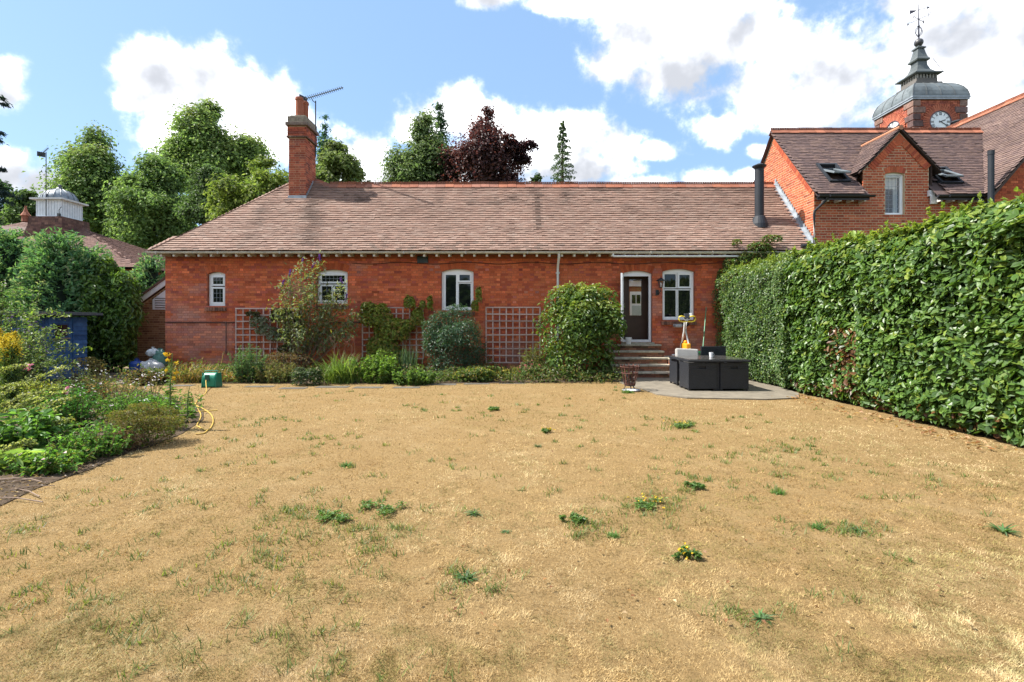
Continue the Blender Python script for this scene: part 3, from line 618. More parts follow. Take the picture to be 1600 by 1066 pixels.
# flue on the roof, lead where the roof meets the taller house
g = Geo(); fx, fy, fz = 7.68, 15.9, 4.55
g.lathe((fx, fy, fz), [(.26, -.12), (.25, .02), (.17, .25), (.135, .27), (.135, 1.72), (.14, 1.74)], 20, (.05, .055, .06)); g.lathe((fx, fy, fz+1.74), [(.12, 0), (.20, .06), (.21, .09), (.06, .16), (0.001, .17)], 20, (.05, .05, .06))
fl = g.build('flue', MT['flue'], house, smooth=False); g = Geo(); g.add([(fx-.34, 15.66, zr(15.66)+.035), (fx+.34, 15.66, zr(15.66)+.035), (fx+.3, 16.25, zr(16.25)+.035), (fx-.3, 16.25, zr(16.25)+.035)], [(0, 1, 2, 3)]); g.build('flashing', MT['lead'], fl)
g = Geo(); g.quad((8.70, Ye, Ze+.04), (8.93, Ye, Ze+.06), (8.93, Yr+.05, zr(Yr+.05)+.06), (8.70, Yr+.05, zr(Yr+.05)+.04))
for k in range(23): y = Ye+.1+k*.1; g.quad((8.925, y, zr(y)), (8.925, y+.1, zr(y+.1)), (8.925, y+.1, zr(y+.1)+.17), (8.925, y, zr(y+.1)+.17))
g.build('flashing', MT['lead'], house)
# wall lantern
lt = thing('wall_lantern', 'black bracket lantern on the brick between the back door and window', 'lantern', (4.41, YW-.03, 2.5))
g = Geo(); g.box((4.36, YW-.035, 2.42), (.09, .03, .16)); g.tube([(4.36, YW-.05, 2.42), (4.38, YW-.14, 2.38), (4.42, YW-.19, 2.46), (4.42, YW-.19, 2.55)], .014, 6); g.build('bracket', MT['black'], lt)
g = Geo(); g.lathe((4.42, YW-.19, 2.55), [(.03, 0), (.05, .02)], 6); g.lathe((4.42, YW-.19, 2.76), [(.14, 0), (.13, .02), (.05, .07), (.015, .09), (0.001, .12)], 6)
for k in range(6): a_ = k*math.pi/3; g.bar((4.42+.05*math.cos(a_), YW-.19+.05*math.sin(a_), 2.56), (4.42+.085*math.cos(a_), YW-.19+.085*math.sin(a_), 2.76), .01, .01)
g.build('lantern_frame', MT['black'], lt); g = Geo(); g.lathe((4.42, YW-.19, 2.565), [(.045, 0), (.078, .195)], 6); g.build('glass', clear, lt)
g = Geo(); g.lathe((4.42, YW-.19, 2.57), [(.018, 0), (.02, .05), (.03, .09), (.02, .13), (0.001, .14)], 10, (.8, .8, .75)); g.build('bulb', MT['attr'], lt)
# ------------------------------------------------------------------ house seen across the courtyard through the open doorway
ct = thing('courtyard_house', 'brick house with white sash window glimpsed through the open back door', 'house', (6, 24, 0))
g = Geo(); g.bb((3, 24, 0), (9, 24.2, 3.2), (.33, .10, .06)); g.build('wall', MT['matte'], ct); g = Geo(); g.bb((3, 23.9, 3.2), (9, 24.1, 3.55), (.8, .8, .78)); g.build('fascia', MT['attr'], ct)
g = Geo(); g.add([(3, 23.7, 3.55), (9, 23.7, 3.55), (9, 26.5, 6), (3, 26.5, 6)], [(0, 1, 2, 3)], (.2, .1, .08)); g.build('roof', MT['matte'], ct)
g = Geo(); g.bb((5.52, 23.92, 1.75), (6.3, 23.99, 2.95), (.8, .8, .8)); wn = g.build('window', MT['attr'], ct)
for k in range(3): g = Geo(); g.bb((5.6+k*.22, 23.90, 2.4), (5.77+k*.22, 23.918, 2.8)); g.build('pane', MT['glass'], wn)
g = Geo(); g.bb((5.6, 23.90, 1.85), (6.2, 23.918, 2.3), (.42, .46, .46)); g.build('pane', MT['attr'], wn)
# ------------------------------------------------------------------ taller house with the wall dormer
GY, GX = 15.17, 8.95; DX0, DX1, DC = 10.40, 12.35, 11.475; DW = (11.06, 11.63, 4.72, 5.92, .05)
gh = thing('gabled_house', 'two-storey orange brick house with a wall dormer and dark tiled roof', 'house', (11, GY, 0))
ORB = [(.43, .105, .048), (.385, .088, .042), (.46, .125, .057), (.345, .078, .043)]
DZ, DS, DA = 6.05, 1.055, 7.26
Pg = lambda u, z, n: (u, GY-n, z)
dtop = lambda u: (DA-.10-DS*abs(u-DC)) if DX0 <= u <= DX1 else 5.2
g = Geo(); wall_mesh(g, lambda u, z, n: Pg(u, z, n-.004), GX+.006, 13.8, 0, {'f': dtop, 'breaks': [DX0, DX1, DC]}, [DW], .14, None, (.5, .4, .3))
RS = (8.0-5.25)/(17.48-14.85); zg = lambda y: 5.25+RS*(y-14.85) if y <= 17.48 else 8.0-RS*(y-17.48)
Pw = lambda u, z, n: (GX-n, u, z)
ys = [GY, 17.48, 19.9]; g.poly([(GX+.004, GY+.004, 0), (GX+.004, 19.9, 0), (GX+.004, 19.9, zg(19.9)-.1), (GX+.004, 17.48, 7.9), (GX+.004, GY+.004, zg(GY)-.1)], (.5, .4, .3))
g.build('wall', MT['mortar_pale'], gh)
def rows_front(z):
    if z < 5.17: return [(GX, 13.8)]
    h = (DA-.13-z)/DS; return [(max(DX0, DC-h), min(DX1, DC+h))] if h > .1 else []
dat = lay_bricks(Pg, (1, 0, 0), GX, 13.8, 2.4, 7.1, rows_front, [DW], ORB, ring=.17, seed=8, jt=.019, course=.0775, st=.206, hd=.094)
brickwork(gh, Pg, (1, 0, 0), (0, -1, 0), dat, MT['brick_clean'], ORB, lambda u, z: (u-10.9)**2+((z-4.9))**2*1.2, 300, depth=.05)
voussoirs(gh, Pg, (1, 0, 0), (0, -1, 0), DW, MT['brick_clean'], ORB, ring=.17, proud=.003)
rows_g = lambda z: [(max(GY, 14.85+(z+.18-5.25)/RS if z > 5.07 else GY), min(19.9, 17.48+(7.82-z)/RS))] if z < 7.75 else []
dat = lay_bricks(Pw, (0, 1, 0), GY, 19.9, 3.4, 7.8, rows_g, [], ORB, seed=12, jt=.019, course=.0775, st=.206, hd=.094)
brickwork(gh, Pw, (0, 1, 0), (-1, 0, 0), dat, MT['brick_clean'], ORB, lambda u, z: (u-15.9)**2+(z-5.2)**2, 120, depth=.05)
# raked brick courses up both gables
def rake(parent, a, b, nv, col, w_=.215, down=None, m=None):
    a = np.array(a); b = np.array(b); L_ = np.linalg.norm(b-a); d = (b-a)/L_; n_ = int(L_/.078); nv = np.array(nv, float); dn = np.array(down, float)
    for i in range(n_):
        g = Geo(); g.boxes([a+d*(i+.5)*L_/n_+dn*w_/2], d*(L_/n_/2-.005), dn*w_/2, nv*.03, pick(col, 1, .12)[0]); g.build('gable_brick', m or MT['brick_clean'], parent)
g = Geo(); g.prism([(DC-.17, GY-.004, DA-.31), (DC, GY-.004, DA-.50), (DC+.17, GY-.004, DA-.31), (DC, GY-.004, DA-.13)], (0, .03, 0), ORB[0]); g.build('gable_brick', MT['brick_clean'], gh)
sdn = nrm(np.array((1, 0, -1/1.055))); 
for q in (-1, 1):
    dnv = np.array((-q*.7258, 0, -.6879)); rake(gh, (DC+q*.93, GY+.012, DA-.11-DS*.93), (DC+q*.19, GY+.012, DA-.13-DS*.19), (0, -1, 0), ORB, .21, dnv)
rake(gh, (GX+.013, 15.2, zg(15.2)-.12), (GX+.013, 17.42, zg(17.42)-.12), (-1, 0, 0), ORB, .20, nrm(np.array((0, .7227, -.6912))))
# dormer window: glass in front of a half-drawn blind
dw = window(gh, *DW, GY+.08, [(0, 1, 0, .98, 0)], lead=True, fw=.036, glass=MT['clear'])
g = Geo(); g.bb((11.0, GY+.32, 4.7), (11.7, GY+.34, 6.0), (.03, .035, .03)); g.build('backing', MT['matte'], dw); g = Geo(); g.bb((11.14, GY+.2, 5.52), (11.56, GY+.215, 5.9), (.62, .62, .58)); g.build('blind', MT['matte'], dw); g = Geo(); g.bb((11.44, GY+.2, 4.75), (11.56, GY+.22, 5.52), (.42, .46, .44)); g.build('curtain', MT['matte'], dw)  # backing: added near-black board, painted as the darkness of the unlit room
# roofs
DT = [(.115, .075, .068), (.095, .062, .06), (.14, .092, .08), (.075, .052, .052), (.16, .105, .085)]
val = lambda z: 13.7+(z-5.25)*.858
Kg = math.sqrt(1+RS*RS)
def ins_g(u, v):
    Y = 14.85+v/Kg; Z = 5.25+(Y-14.85)*RS; zd = DA-DS*np.abs(u-DC)
    return (u > 8.83) & (Y < 17.46) & (u < val(Z)) & ~((np.abs(u-DC) < .97) & (Z < zd-.02)) & ~((np.abs(u-DC) < 1.25) & (Z < zd-.25)) & ~((u > 9.46) & (u < 10.06) & (Y > 15.25) & (Y < 15.96)) & ~((u > 12.74) & (u < 13.36) & (Y > 15.19) & (Y < 15.82))
def tintD(u, v, C): return C*(.7+.6*vnoise(u*.9, v*1.3, 51))[:, None]
tile_plane(gh, (0, 14.85, 5.25), (1, 0, 0), (0, 1, RS), ins_g, (8.8, 16.2), (0, 4), DT, MT['tile_dark'], tint=tintD, n_single=120, score=lambda u, v: v*3+np.abs(u-9.5), seed=6)
def ins_d(q):
    def f(u, v):
        X = 1.21-v/math.sqrt(1+DS*DS); Z = DA-DS*np.abs(X); return (X > .0) & (u > 15.10) & (u < 14.85+(Z-5.25)/RS+.02)
    return f
for q in (-1, 1): tile_plane(gh, (DC+q*1.21, 0, DA-DS*1.21), (0, 1, 0), (-q, 0, DS), ins_d(q), (15.09, 17), (0, 1.9), DT, MT['tile_dark'], tint=tintD, seed=7+q, n_single=40, score=lambda u, v: u+v*.2)
g = Geo(); d4 = Vector((0, 0, -.05))
zq = lambda y: 5.25+RS*(y-14.85)
g.poly([Vector(p)+d4 for p in ((8.83, 14.85, 5.25), (DX0, 14.85, 5.25), (DX0, 17.48, 8.0), (8.83, 17.48, 8.0))], (.09, .06, .055)); g.poly([Vector(p)+d4 for p in ((DX1, 14.85, 5.25), (13.7, 14.85, 5.25), (16.06, 17.48, 8.0), (DX1, 17.48, 8.0))], (.09, .06, .055)); g.poly([Vector(p)+d4 for p in ((DX0, 15.5, zq(15.5)), (DX1, 15.5, zq(15.5)), (DX1, 17.48, 8.0), (DX0, 17.48, 8.0))], (.09, .06, .055)); g.poly([Vector(p)+d4 for p in ((8.83, 17.48, 8.0), (16.06, 17.48, 8.0), (13.7, 20.1, 5.25), (8.83, 20.1, 5.25))], (.09, .06, .055))
for q in (-1, 1):
    P = [(DC, 15.10, DA), (DC, 16.78, DA), (DC+q*1.21, 15.56, DA-DS*1.21), (DC+q*1.21, 15.10, DA-DS*1.21)]; g.prism([Vector(p)+Vector((0, 0, -.05)) for p in P], (0, 0, .035), (.05, .035, .03))
    X = DC+q*.975; g.poly([(X, GY, 5.55), (X, GY, 6.2), (X, 15.75, 6.2)], (.10, .07, .06))
roof2 = g.build('roof', MT['tile_dark'], gh)
ridge_run(gh, (8.83, 17.48, 8.07), (16.0, 17.48, 8.07), col=[(.28, .11, .066), (.24, .095, .06)])
g = Geo(); g.tube([(DC, 15.09, DA+.02), (DC, 16.75, DA+.02)], .075, 8, (.42, .20, .12)); g.build('dormer_ridge', MT['matte'], gh)
for (a, b, y0, y1, op) in ((9.48, 10.04, 15.28, 15.94, .42), (12.76, 13.34, 15.22, 15.80, .30)):
    g = Geo(); ud = np.array((1, 0, 0.)); vd = nrm(np.array((0, 1, RS))); nn = np.cross(ud, vd); c = np.array(((a+b)/2, (y0+y1)/2, 5.25+RS*((y0+y1)/2-14.85))); hv = (y1-y0)/2*Kg; hu = (b-a)/2
    for q in (-1, 1): g.boxes([c+ud*q*hu], ud*.035, vd*(hv+.035), nn*.09, (.035, .04, .045)); g.boxes([c+vd*q*hv], ud*hu, vd*.035, nn*.085, (.035, .04, .045))
    sk = g.build('skylight', MT['flue'], gh); g = Geo(); g.boxes([c-nn*.08], ud*hu, vd*hv, nn*.005, (.55, .36, .19)); g.boxes([c-nn*.06+vd*(-hv+.1)], ud*hu*.95, vd*.05, nn*.02, (.62, .42, .22)); g.build('lining', MT['timber'], sk)
    v2 = vd*math.cos(op)-nn*math.sin(op); n2 = np.cross(ud, v2); g = Geo(); cc = c+nn*.12
    for q in (-1, 1): g.boxes([cc+ud*q*(hu-.06)], ud*.03, v2*(hv-.03), n2*.025, (.16, .19, .21)); g.boxes([cc+v2*q*(hv-.06)], ud*(hu-.09), v2*.03, n2*.024, (.16, .19, .21))
    sa = g.build('sash', MT['attr'], sk); g = Geo(); g.boxes([cc], ud*(hu-.09), v2*(hv-.09), n2*.006); g.build('pane', MT['glass'], sa)
gutter(gh, 8.86, 10.48, 14.79, 5.20, .06, MT['black'], (.02, .02, .02)); gutter(gh, 12.3, 13.7, 14.79, 5.20, .06, MT['black'], (.02, .02, .02))
g = Geo(); g.bb((8.86, 14.86, 5.08), (10.38, 14.885, 5.24)); g.bb((12.37, 14.86, 5.08), (13.7, 14.885, 5.24)); g.build('fascia', MT['black'], gh)
for x in list(np.arange(9.2, 10.4, .36))+list(np.arange(12.5, 13.7, .36)): g = Geo(); g.bb((x-.03, 14.9, 5.05), (x+.03, 15.16, 5.13), (.6, .58, .54)); g.build('rafter_end', MT['attr'], gh)
g = Geo(); g.tube([(9.12, 14.8, 5.14), (9.1, 14.84, 5.06), (8.88, 15.02, 4.80), (8.87, 15.03, 4.70), (8.87, 15.03, 3.85), (8.80, 14.9, 3.78)], .036, 8); g.tube([(8.87, 15.0, 3.80), (8.45, 14.95, 3.76)], .05, 8); g.build('downpipe', MT['black'], gh, smooth=True)
g = Geo(); g.bb((12.3, GY-.08, 5.25), (12.47, GY-.005, 5.42), (.72, .73, .74)); g.prism([(12.34, GY-.1, 5.02), (12.52, GY-.1, 5.02), (12.52, GY-.1, 5.2), (12.34, GY-.1, 5.3)], (0, .05, 0), (.75, .75, .75)); g.build('hopper', MT['attr'], gh)
# ------------------------------------------------------------------ big roof whose ridge runs back, at the frame edge
wh = thing('cross_wing_house', 'large tiled roof running back beside the clock tower, over a brick gable', 'house', (16.8, 14.8, 0))
WS = 1.165; Pq = lambda u, z, n: (u, 14.8-n, z); wt = lambda u: 5.2+WS*(min(u, 33.74-u)-13.80); WW = (14.66, 15.6, 4.2, 5.15, .08)
g = Geo(); wall_mesh(g, lambda u, z, n: Pq(u, z, n-.008), 13.92, 19.8, 0, {'f': wt, 'breaks': [16.87]}, [WW], .14, None, (.3, .1, .05)); g.build('wall', MT['mortar_red'], wh)
dat = lay_bricks(Pq, (1, 0, 0), 13.92, 19.8, 2.4, 8.7, lambda z: [(13.92, 19.8)] if z < 5.3 else [(13.8+(z-5.1)/WS, 33.74-13.8-(z-5.1)/WS)] if z < 8.5 else [], [WW], ORB, ring=.2, seed=15)
brickwork(wh, Pq, (1, 0, 0), (0, -1, 0), dat, MT['brick_clean'], ORB, lambda u, z: (u-14.6)**2+(z-5)**2, 60, depth=.05)
voussoirs(wh, Pq, (1, 0, 0), (0, -1, 0), WW, MT['brick_clean'], ORB, ring=.2, proud=.003)
window(wh, *WW, 14.9, [(0, .5, 0, 1, 1), (.5, 1, 0, 1, 1)])
Kw = math.sqrt(1+WS*WS)
def ins_w(u, v):
    X = 13.7+v/Kw; Z = 5.25+(X-13.7)*WS; lim = np.where(u < 17.48, 13.7+(u-14.85)*.897, 16.06-(u-17.48)*.897)
    return (X > lim) & (X < 16.85) & (u > 14.55)
tile_plane(wh, (13.7, 0, 5.25), (0, 1, 0), (1, 0, WS), ins_w, (14.5, 27), (0, 5), DT[:3]+[(.15, .098, .08), (.17, .118, .098)], MT['tile_dark'], tint=tintD, n_single=100, score=lambda u, v: u+np.abs(v-3), seed=9)
g = Geo(); g.prism([(13.7, 14.55, 5.2), (16.87, 14.55, 8.89), (16.87, 14.55, 8.80), (13.7, 14.55, 5.1)], (0, 12.5, 0), (.09, .06, .05)); g.prism([(20.04, 14.55, 5.2), (16.87, 14.55, 8.90), (16.87, 14.55, 8.80), (20.04, 14.55, 5.1)], (0, 12.5, 0), (.09, .06, .05)); g.build('roof', MT['tile_dark'], wh)
ridge_run(wh, (16.87, 14.55, 9.0), (16.87, 27, 9.0), col=[(.28, .11, .066), (.24, .095, .06)])
g = Geo(); g.lathe((13.66, 14.6, 3.0), [(.075, 0), (.075, 3.3), (.082, 3.3), (.082, 3.42), (.06, 3.42)], 14); g.tube([(13.4, 14.7, 5.1), (13.6, 14.6, 4.7), (13.66, 14.6, 4.2)], .05, 8); g.build('soil_pipe', MT['flue'], wh, smooth=False)
# ------------------------------------------------------------------ clock tower
tx0, tx1, ty0, ty1 = 21.16, 23.96, 27.0, 29.8; tcx, tcy = 22.56, 28.4; EZ = 13.35
tw = thing('clock_tower', 'red brick clock tower with white dials under a domed lead roof', 'clock tower', (tcx, tcy, 0))
TB = [(.40, .12, .07), (.34, .10, .062), (.44, .14, .085), (.28, .085, .06)]
g = Geo(); g.bb((tx0+.01, ty0+.01, 0), (tx1-.01, ty1-.01, EZ), (.2, .06, .04)); g.build('wall', MT['mortar_red'], tw)
DZc = 12.08; RC = .56
def cut(c):
    def rows(z):
        h = (RC+.36)**2-(z-DZc)**2; iv = [(c-1.39, c+1.39)]
        if h > 0: h = math.sqrt(h); iv = [(c-1.39, c-h), (c+h, c+1.39)]
        return iv
    return rows
Pt = lambda u, z, n: (u, ty0-n, z); Pu = lambda u, z, n: (tx0-n, u, z)
for (P, ax, nv, c) in ((Pt, (1, 0, 0), (0, -1, 0), tcx), (Pu, (0, 1, 0), (-1, 0, 0), tcy)):
    d_ = lay_bricks(P, ax, c-1.39, c+1.39, 9.6, EZ-.1, cut(c), [], TB, course=.09, st=.24, hd=.115, seed=int(c)); brickwork(tw, P, ax, nv, d_, MT['brick'], TB, lambda u, z: abs(z-12.6), 40, depth=.06, proud=.01)
    ax_ = np.array(ax, float); nv_ = np.array(nv, float)
    for i in range(44):                                        # brick rings round the dial
        t = 2*math.pi*i/44; dr = ax_*math.cos(t)+np.array((0, 0, math.sin(t))); dt = np.cross(nv_, dr)
        g = Geo(); g.boxes([np.array(P(c, DZc, .02))+dr*(RC+.19)], dr*.17, dt*.045, nv_*.045, pick([(.40, .13, .075), (.34, .10, .06)], 1, .1)[0]); g.build('arch_brick', MT['brick_clean'], tw)
    g = Geo(); C0 = np.array(P(c, DZc, .03)); a = np.linspace(0, 2*np.pi, 49)
    rim = [C0+(ax_*math.cos(t)+np.array((0, 0, math.sin(t))))*RC for t in a]; g.tube([p+nv_*.02 for p in rim], .03, 6, (.10, .05, .07), caps=False); dl = g.build('clock_face', MT['attr'], tw)
    g = Geo(); g.poly([p+nv_*.008 for p in rim[:-1]], (.80, .84, .86)); g.build('dial', MT['attr'], dl)
    g = Geo(); BK = (.03, .035, .05)
    for k in range(12):
        t = math.pi/2-k*math.pi/6*(1 if nv[1] else -1)*(1); dr = ax_*math.cos(t)+np.array((0, 0, math.sin(t))); dt = np.cross(nv_, dr); o = C0+nv_*.014+dr*RC*.76
        s_ = ['XII', 'I', 'II', 'III', 'IIII', 'V', 'VI', 'VII', 'VIII', 'IX', 'X', 'XI'][k]; wdt = {'I': .04, 'V': .07, 'X': .075}; tot = sum(wdt[q] for q in s_); x = -tot/2
        sgn = -1
        for q in s_:
            xc = x+wdt[q]/2; x += wdt[q]; c_ = o+dt*xc*sgn; h = dr*.085
            if q == 'I': g.boxes([c_], dt*.010, h, nv_*.003, BK)
            elif q == 'X':
                for e in (-1, 1): g.bar(c_-h+dt*.028*e, c_+h-dt*.028*e, .016, .006, BK, up=nv_)
            else:
                for e in (-1, 1): g.bar(c_-h, c_+h+dt*.028*e, .016, .006, BK, up=nv_)
    for k in range(60): t = k*math.pi/30; dr = ax_*math.cos(t)+np.array((0, 0, math.sin(t))); g.boxes([C0+nv_*.0135+dr*RC*.93], dr*.018, np.cross(nv_, dr)*.005, nv_*.002, BK)
    g.build('numerals', MT['attr'], dl)
    for (hh, ln, wd, off) in ((20/60, .44, .035, .026), (2/12+20/720, .28, .05, .020)):
        t = math.pi/2-hh*2*math.pi*(1 if nv[1] else -1); dr = ax_*math.cos(t)+np.array((0, 0, math.sin(t))); g = Geo(); g.bar(C0+nv_*off-dr*.08, C0+nv_*off+dr*ln, wd, .006, BK, up=nv_); g.build('clock_hand', MT['attr'], dl)
MT['quoin'] = mat('weathered_quoin', None, .95, .1, n=(6, .35), n2=((9, .5, (.06, .045, .045), .55),), bump=(20, .7, .02))
for (x, y) in ((tx0, ty0), (tx1, ty0), (tx0, ty1)):
    for k in range(10):
        z = EZ-.45-k*.36; L1, L2 = (.62, .36) if k % 2 else (.36, .62); sx = 1 if x == tx0 else -1; sy = 1 if y == ty0 else -1
        g = Geo(); g.bb((x-.05*sx, y-.05*sy, z+.015), (x+sx*L1, y+sy*L2, z+.335), pick([(.17, .11, .095), (.13, .085, .08), (.22, .14, .115)], 1)[0]); g.build('quoin', MT['quoin'], tw, bevel=.02)
g = Geo(); g.bb((tx0-.10, ty0-.10, EZ-.1), (tx1+.10, ty1+.10, EZ)); g.bb((tx0-.13, ty0-.13, EZ), (tx1+.13, ty1+.13, EZ+.07)); g.build('cornice', MT['lead'], tw)
MT['leadroof'] = mat('weathered_lead_roof', None, .5, .45, .3, n=(1.2, .3), n2=((3, .6, (.07, .085, .085), .53), (5, .4, (.22, .24, .24), .62)), bump=(6, .3, .03))
prof = [(1.50, 0), (1.49, .12), (1.44, .34), (1.33, .57), (1.15, .78), (.90, .95), (.62, 1.08)]
g = Geo(); g.lathe((tcx, tcy, EZ+.07), prof, 4, (.135, .155, .16), sq=True); dome = g.build('dome', MT['leadroof'], tw, smooth=False)
for q in range(4):
    dv = [np.array((0, -1, 0.)), np.array((-1, 0, 0.)), np.array((0, 1, 0.)), np.array((1, 0, 0.))][q]; ax_ = np.array((-dv[1], dv[0], 0))
    for t in (-.999, -.5, 0, .5):
        g = Geo(); g.tube([np.array((tcx, tcy, EZ+.075))+dv*r+ax_*r*t+np.array((0, 0, z)) for r, z in prof], .022, 6, (.09, .10, .105)); g.build('rib', MT['leadroof'], dome)
zz = EZ+.07+1.08; LD = (.11, .125, .125); PL = (.15, .14, .13)
g = Geo(); g.lathe((tcx, tcy, zz), [(.72, -.22), (.72, .05), (.62, .07), (.57, .09), (.57, .30)], 4, PL, sq=True); g.bb((tcx-.53, tcy-.53, zz+.3), (tcx+.53, tcy+.53, zz+.5), (.09, .09, .09))
for k in range(7):
    for q in (-1, 1):
        t = -.51+k*.17; g.box((tcx+t, tcy+q*.55, zz+.40), (.07, .07, .2), (.30, .29, .26)); g.box((tcx+q*.55, tcy+t, zz+.40), (.07, .07, .2), (.30, .29, .26))
g.build('lantern_base', MT['matte'], tw)
g = Geo(); g.lathe((tcx, tcy, zz+.5), [(.62, 0), (.76, .04), (.76, .09), (.52, .20), (.36, .40), (.27, .66), (.25, .90), (.34, .93), (.36, 1.0), (.28, 1.12), (.22, 1.35), (.17, 1.62), (.23, 1.64), (.23, 1.70), (.12, 1.78), (.06, 1.86)], 4, LD, sq=True); g.build('spire', MT['leadroof'], tw)
zb_ = zz+.5+2.02; g = Geo(); g.lathe((tcx, tcy, zb_), [(.22*math.cos(a), .22*math.sin(a)) for a in np.linspace(-1.5, 1.5, 9)], 16, (.05, .05, .055)); g.build('ball_finial', MT['attr'], tw, smooth=True)
g = Geo(); z0 = zb_+.2; VB = (.03, .03, .05); g.tube([(tcx, tcy, z0), (tcx, tcy, z0+1.95)], [.04, .02], 8, VB)
for k in range(2):
    a_ = np.linspace(0, 2*np.pi, 25); cs, sn = (1, 0) if k == 0 else (0, 1); g.tube([(tcx+.2*math.cos(t)*cs, tcy+.2*math.cos(t)*sn, z0+.42+.22*math.sin(t)) for t in a_], .014, 5, VB)
g.lathe((tcx, tcy, z0+.12), [(.02, 0), (.07, .04), (.02, .08)], 8, VB); g.lathe((tcx, tcy, z0+.66), [(.02, 0), (.08, .05), (.02, .1)], 8, VB)
vane = g.build('weathervane', MT['attr'], tw)
az = R(28)
for k, ltr in enumerate('NESW'):
    dv = np.array((math.cos(az-k*math.pi/2), math.sin(az-k*math.pi/2), 0)); g = Geo(); o = np.array((tcx, tcy, z0+1.1)); g.bar(o, o+dv*.42, .022, .022, VB)
    e = o+dv*.52; h = np.array((0, 0, .09)); w_ = dv*.06; S = {'N': [(-1, -1, -1, 1), (-1, 1, 1, -1), (1, -1, 1, 1)], 'E': [(-1, -1, -1, 1), (-1, 1, 1, 1), (-1, 0, .7, 0), (-1, -1, 1, -1)], 'S': [(1, 1, -1, .8), (-1, .8, -1, .1), (-1, .1, 1, -.1), (1, -.1, 1, -.9), (1, -.9, -1, -1)], 'W': [(-1, 1, -.5, -1), (-.5, -1, 0, .5), (0, .5, .5, -1), (.5, -1, 1, 1)]}[ltr]
    for (a, b, c, d) in S: g.bar(e+w_*a+h*b, e+w_*c+h*d, .02, .02, VB, up=np.cross(dv, (0, 0, 1)))
    g.build('compass_letter', MT['attr'], vane)
g = Geo(); dv = np.array((.75, -.5, 0)); dv /= np.linalg.norm(dv); o = np.array((tcx, tcy, z0+1.62)); g.bar(o-dv*.35, o+dv*.42, .022, .022, VB); g.prism([o+dv*.5, o+dv*.36+np.array((0, 0, .08)), o+dv*.36-np.array((0, 0, .08))], (.01, .01, 0), VB); g.prism([o-dv*.4+np.array((0, 0, .12)), o-dv*.12+np.array((0, 0, .03)), o-dv*.12-np.array((0, 0, .03)), o-dv*.4-np.array((0, 0, .12))], (.01, .01, 0), VB); g.build('arrow', MT['attr'], vane)
g = Geo(); g.tube([(tcx+.44, tcy-.44, zz+1.42), (tcx+.85, tcy-.6, zz+.62)], .012, 5, VB); g.build('lightning_rod', MT['attr'], tw)
pot = at(1497, 200, 25.5); g = Geo(); g.lathe((pot.x, pot.y, pot.z-.6), [(.22, 0), (.22, .6), (.30, .63), (.30, .70), (.24, .72), (.24, .86), (.31, .88), (.31, .93), (.1, .95)], 14, (.04, .045, .055)); g.build('chimney_cowl', MT['attr'], None, label='black round flue terminal poking above the roof ridge beside the clock tower', cat='flue', org=(pot.x, pot.y, pot.z-.6))
# ------------------------------------------------------------------ far house with the cupola
cu = thing('cupola_house', 'brown tiled house with white lead-domed cupola rising behind the conifers', 'house', (-23.3, 26.6, 0))
ax0, ax1, ay0, ay1 = -24.25, -22.88, 26.0, 27.37; acx, acy = (ax0+ax1)/2, (ay0+ay1)/2
g = Geo(); g.bb((-32, 22.9, 0), (-16.9, 31, 3.9), (.30, .10, .06)); g.build('wall', MT['matte'], cu)
g = Geo(); B = [(-33, 22.4, 3.9), (-16.4, 22.4, 3.9), (-16.4, 31.5, 3.9), (-33, 31.5, 3.9)]; A1, A2 = (-27.5, 26.9, 6.6), (-22.5, 26.9, 6.4)
g.poly([B[0], B[1], A2, A1], (.10, .06, .05)); g.poly([B[1], B[2], A2], (.10, .06, .05)); g.poly([B[2], B[3], A1, A2], (.1, .06, .05)); g.poly([B[3], B[0], A1], (.1, .06, .05)); g.build('roof', MT['tile_dark'], cu)
CT = [(.15, .078, .06), (.125, .065, .054), (.18, .10, .075), (.11, .06, .05)]
s1 = (A2[2]-3.9)/(A2[1]-22.4); k1 = math.sqrt(1+s1*s1); s2 = (A2[2]-3.9)/(-16.4-A2[0]); hx = (-16.4-A2[0])/4.5; k2 = math.sqrt(1+s2*s2)
tile_plane(cu, (0, 22.4, 3.93), (1, 0, 0), (0, 1, s1), lambda u, v: (u < -16.4-(v/k1)*hx) & (u > -33+(v/k1)*1.22), (-33, -16), (0, 6.2), CT, MT['tile_dark'], width=.18, gauge=.12, length=.22, n_single=40, score=lambda u, v: np.abs(u+20)+v, seed=21)
tile_plane(cu, (-16.4, 0, 3.93), (0, 1, 0), (-1, 0, s2), lambda u, v: (u > 22.4+(v/k2)/hx) & (u < 31.5-(v/k2)*.83), (22, 32), (0, 7), CT, MT['tile_dark'], width=.18, gauge=.12, length=.22, seed=22)
g = Geo(); g.lathe((acx, acy, 5.5), [(1.05, 0), (.95, .5), (.86, .9), (.82, 1.36)], 4, (.16, .085, .065), sq=True); sk = g.build('tiled_skirt', MT['tile_dark'], cu)
for k in range(13):
    z = 5.55+k*.105; r = float(np.interp(z-5.5, [0, .5, .9, 1.36], [1.05, .95, .86, .82]))+.012; cc = pick(CT, 40, .18)
    g = Geo(); n_ = 10
    for q in range(2):
        for i in range(n_):
            t = -r+(i+.5)*2*r/n_; p = (acx+t, acy-r, z) if q == 0 else (acx+r, acy+t, z); hu = (r/n_-.003, 0, 0) if q == 0 else (0, r/n_-.003, 0); g.boxes([p], hu, (0, 0, .06), (0, .008, 0) if q == 0 else (.008, 0, 0), cc[i+q*10])
    g.build('tile_course', MT['tile_dark'], sk, kind='stuff')
cup = Geo(); cup.bb((ax0+.04, ay0+.04, 6.86), (ax1-.04, ay1-.04, 7.75), (.74, .77, .80))
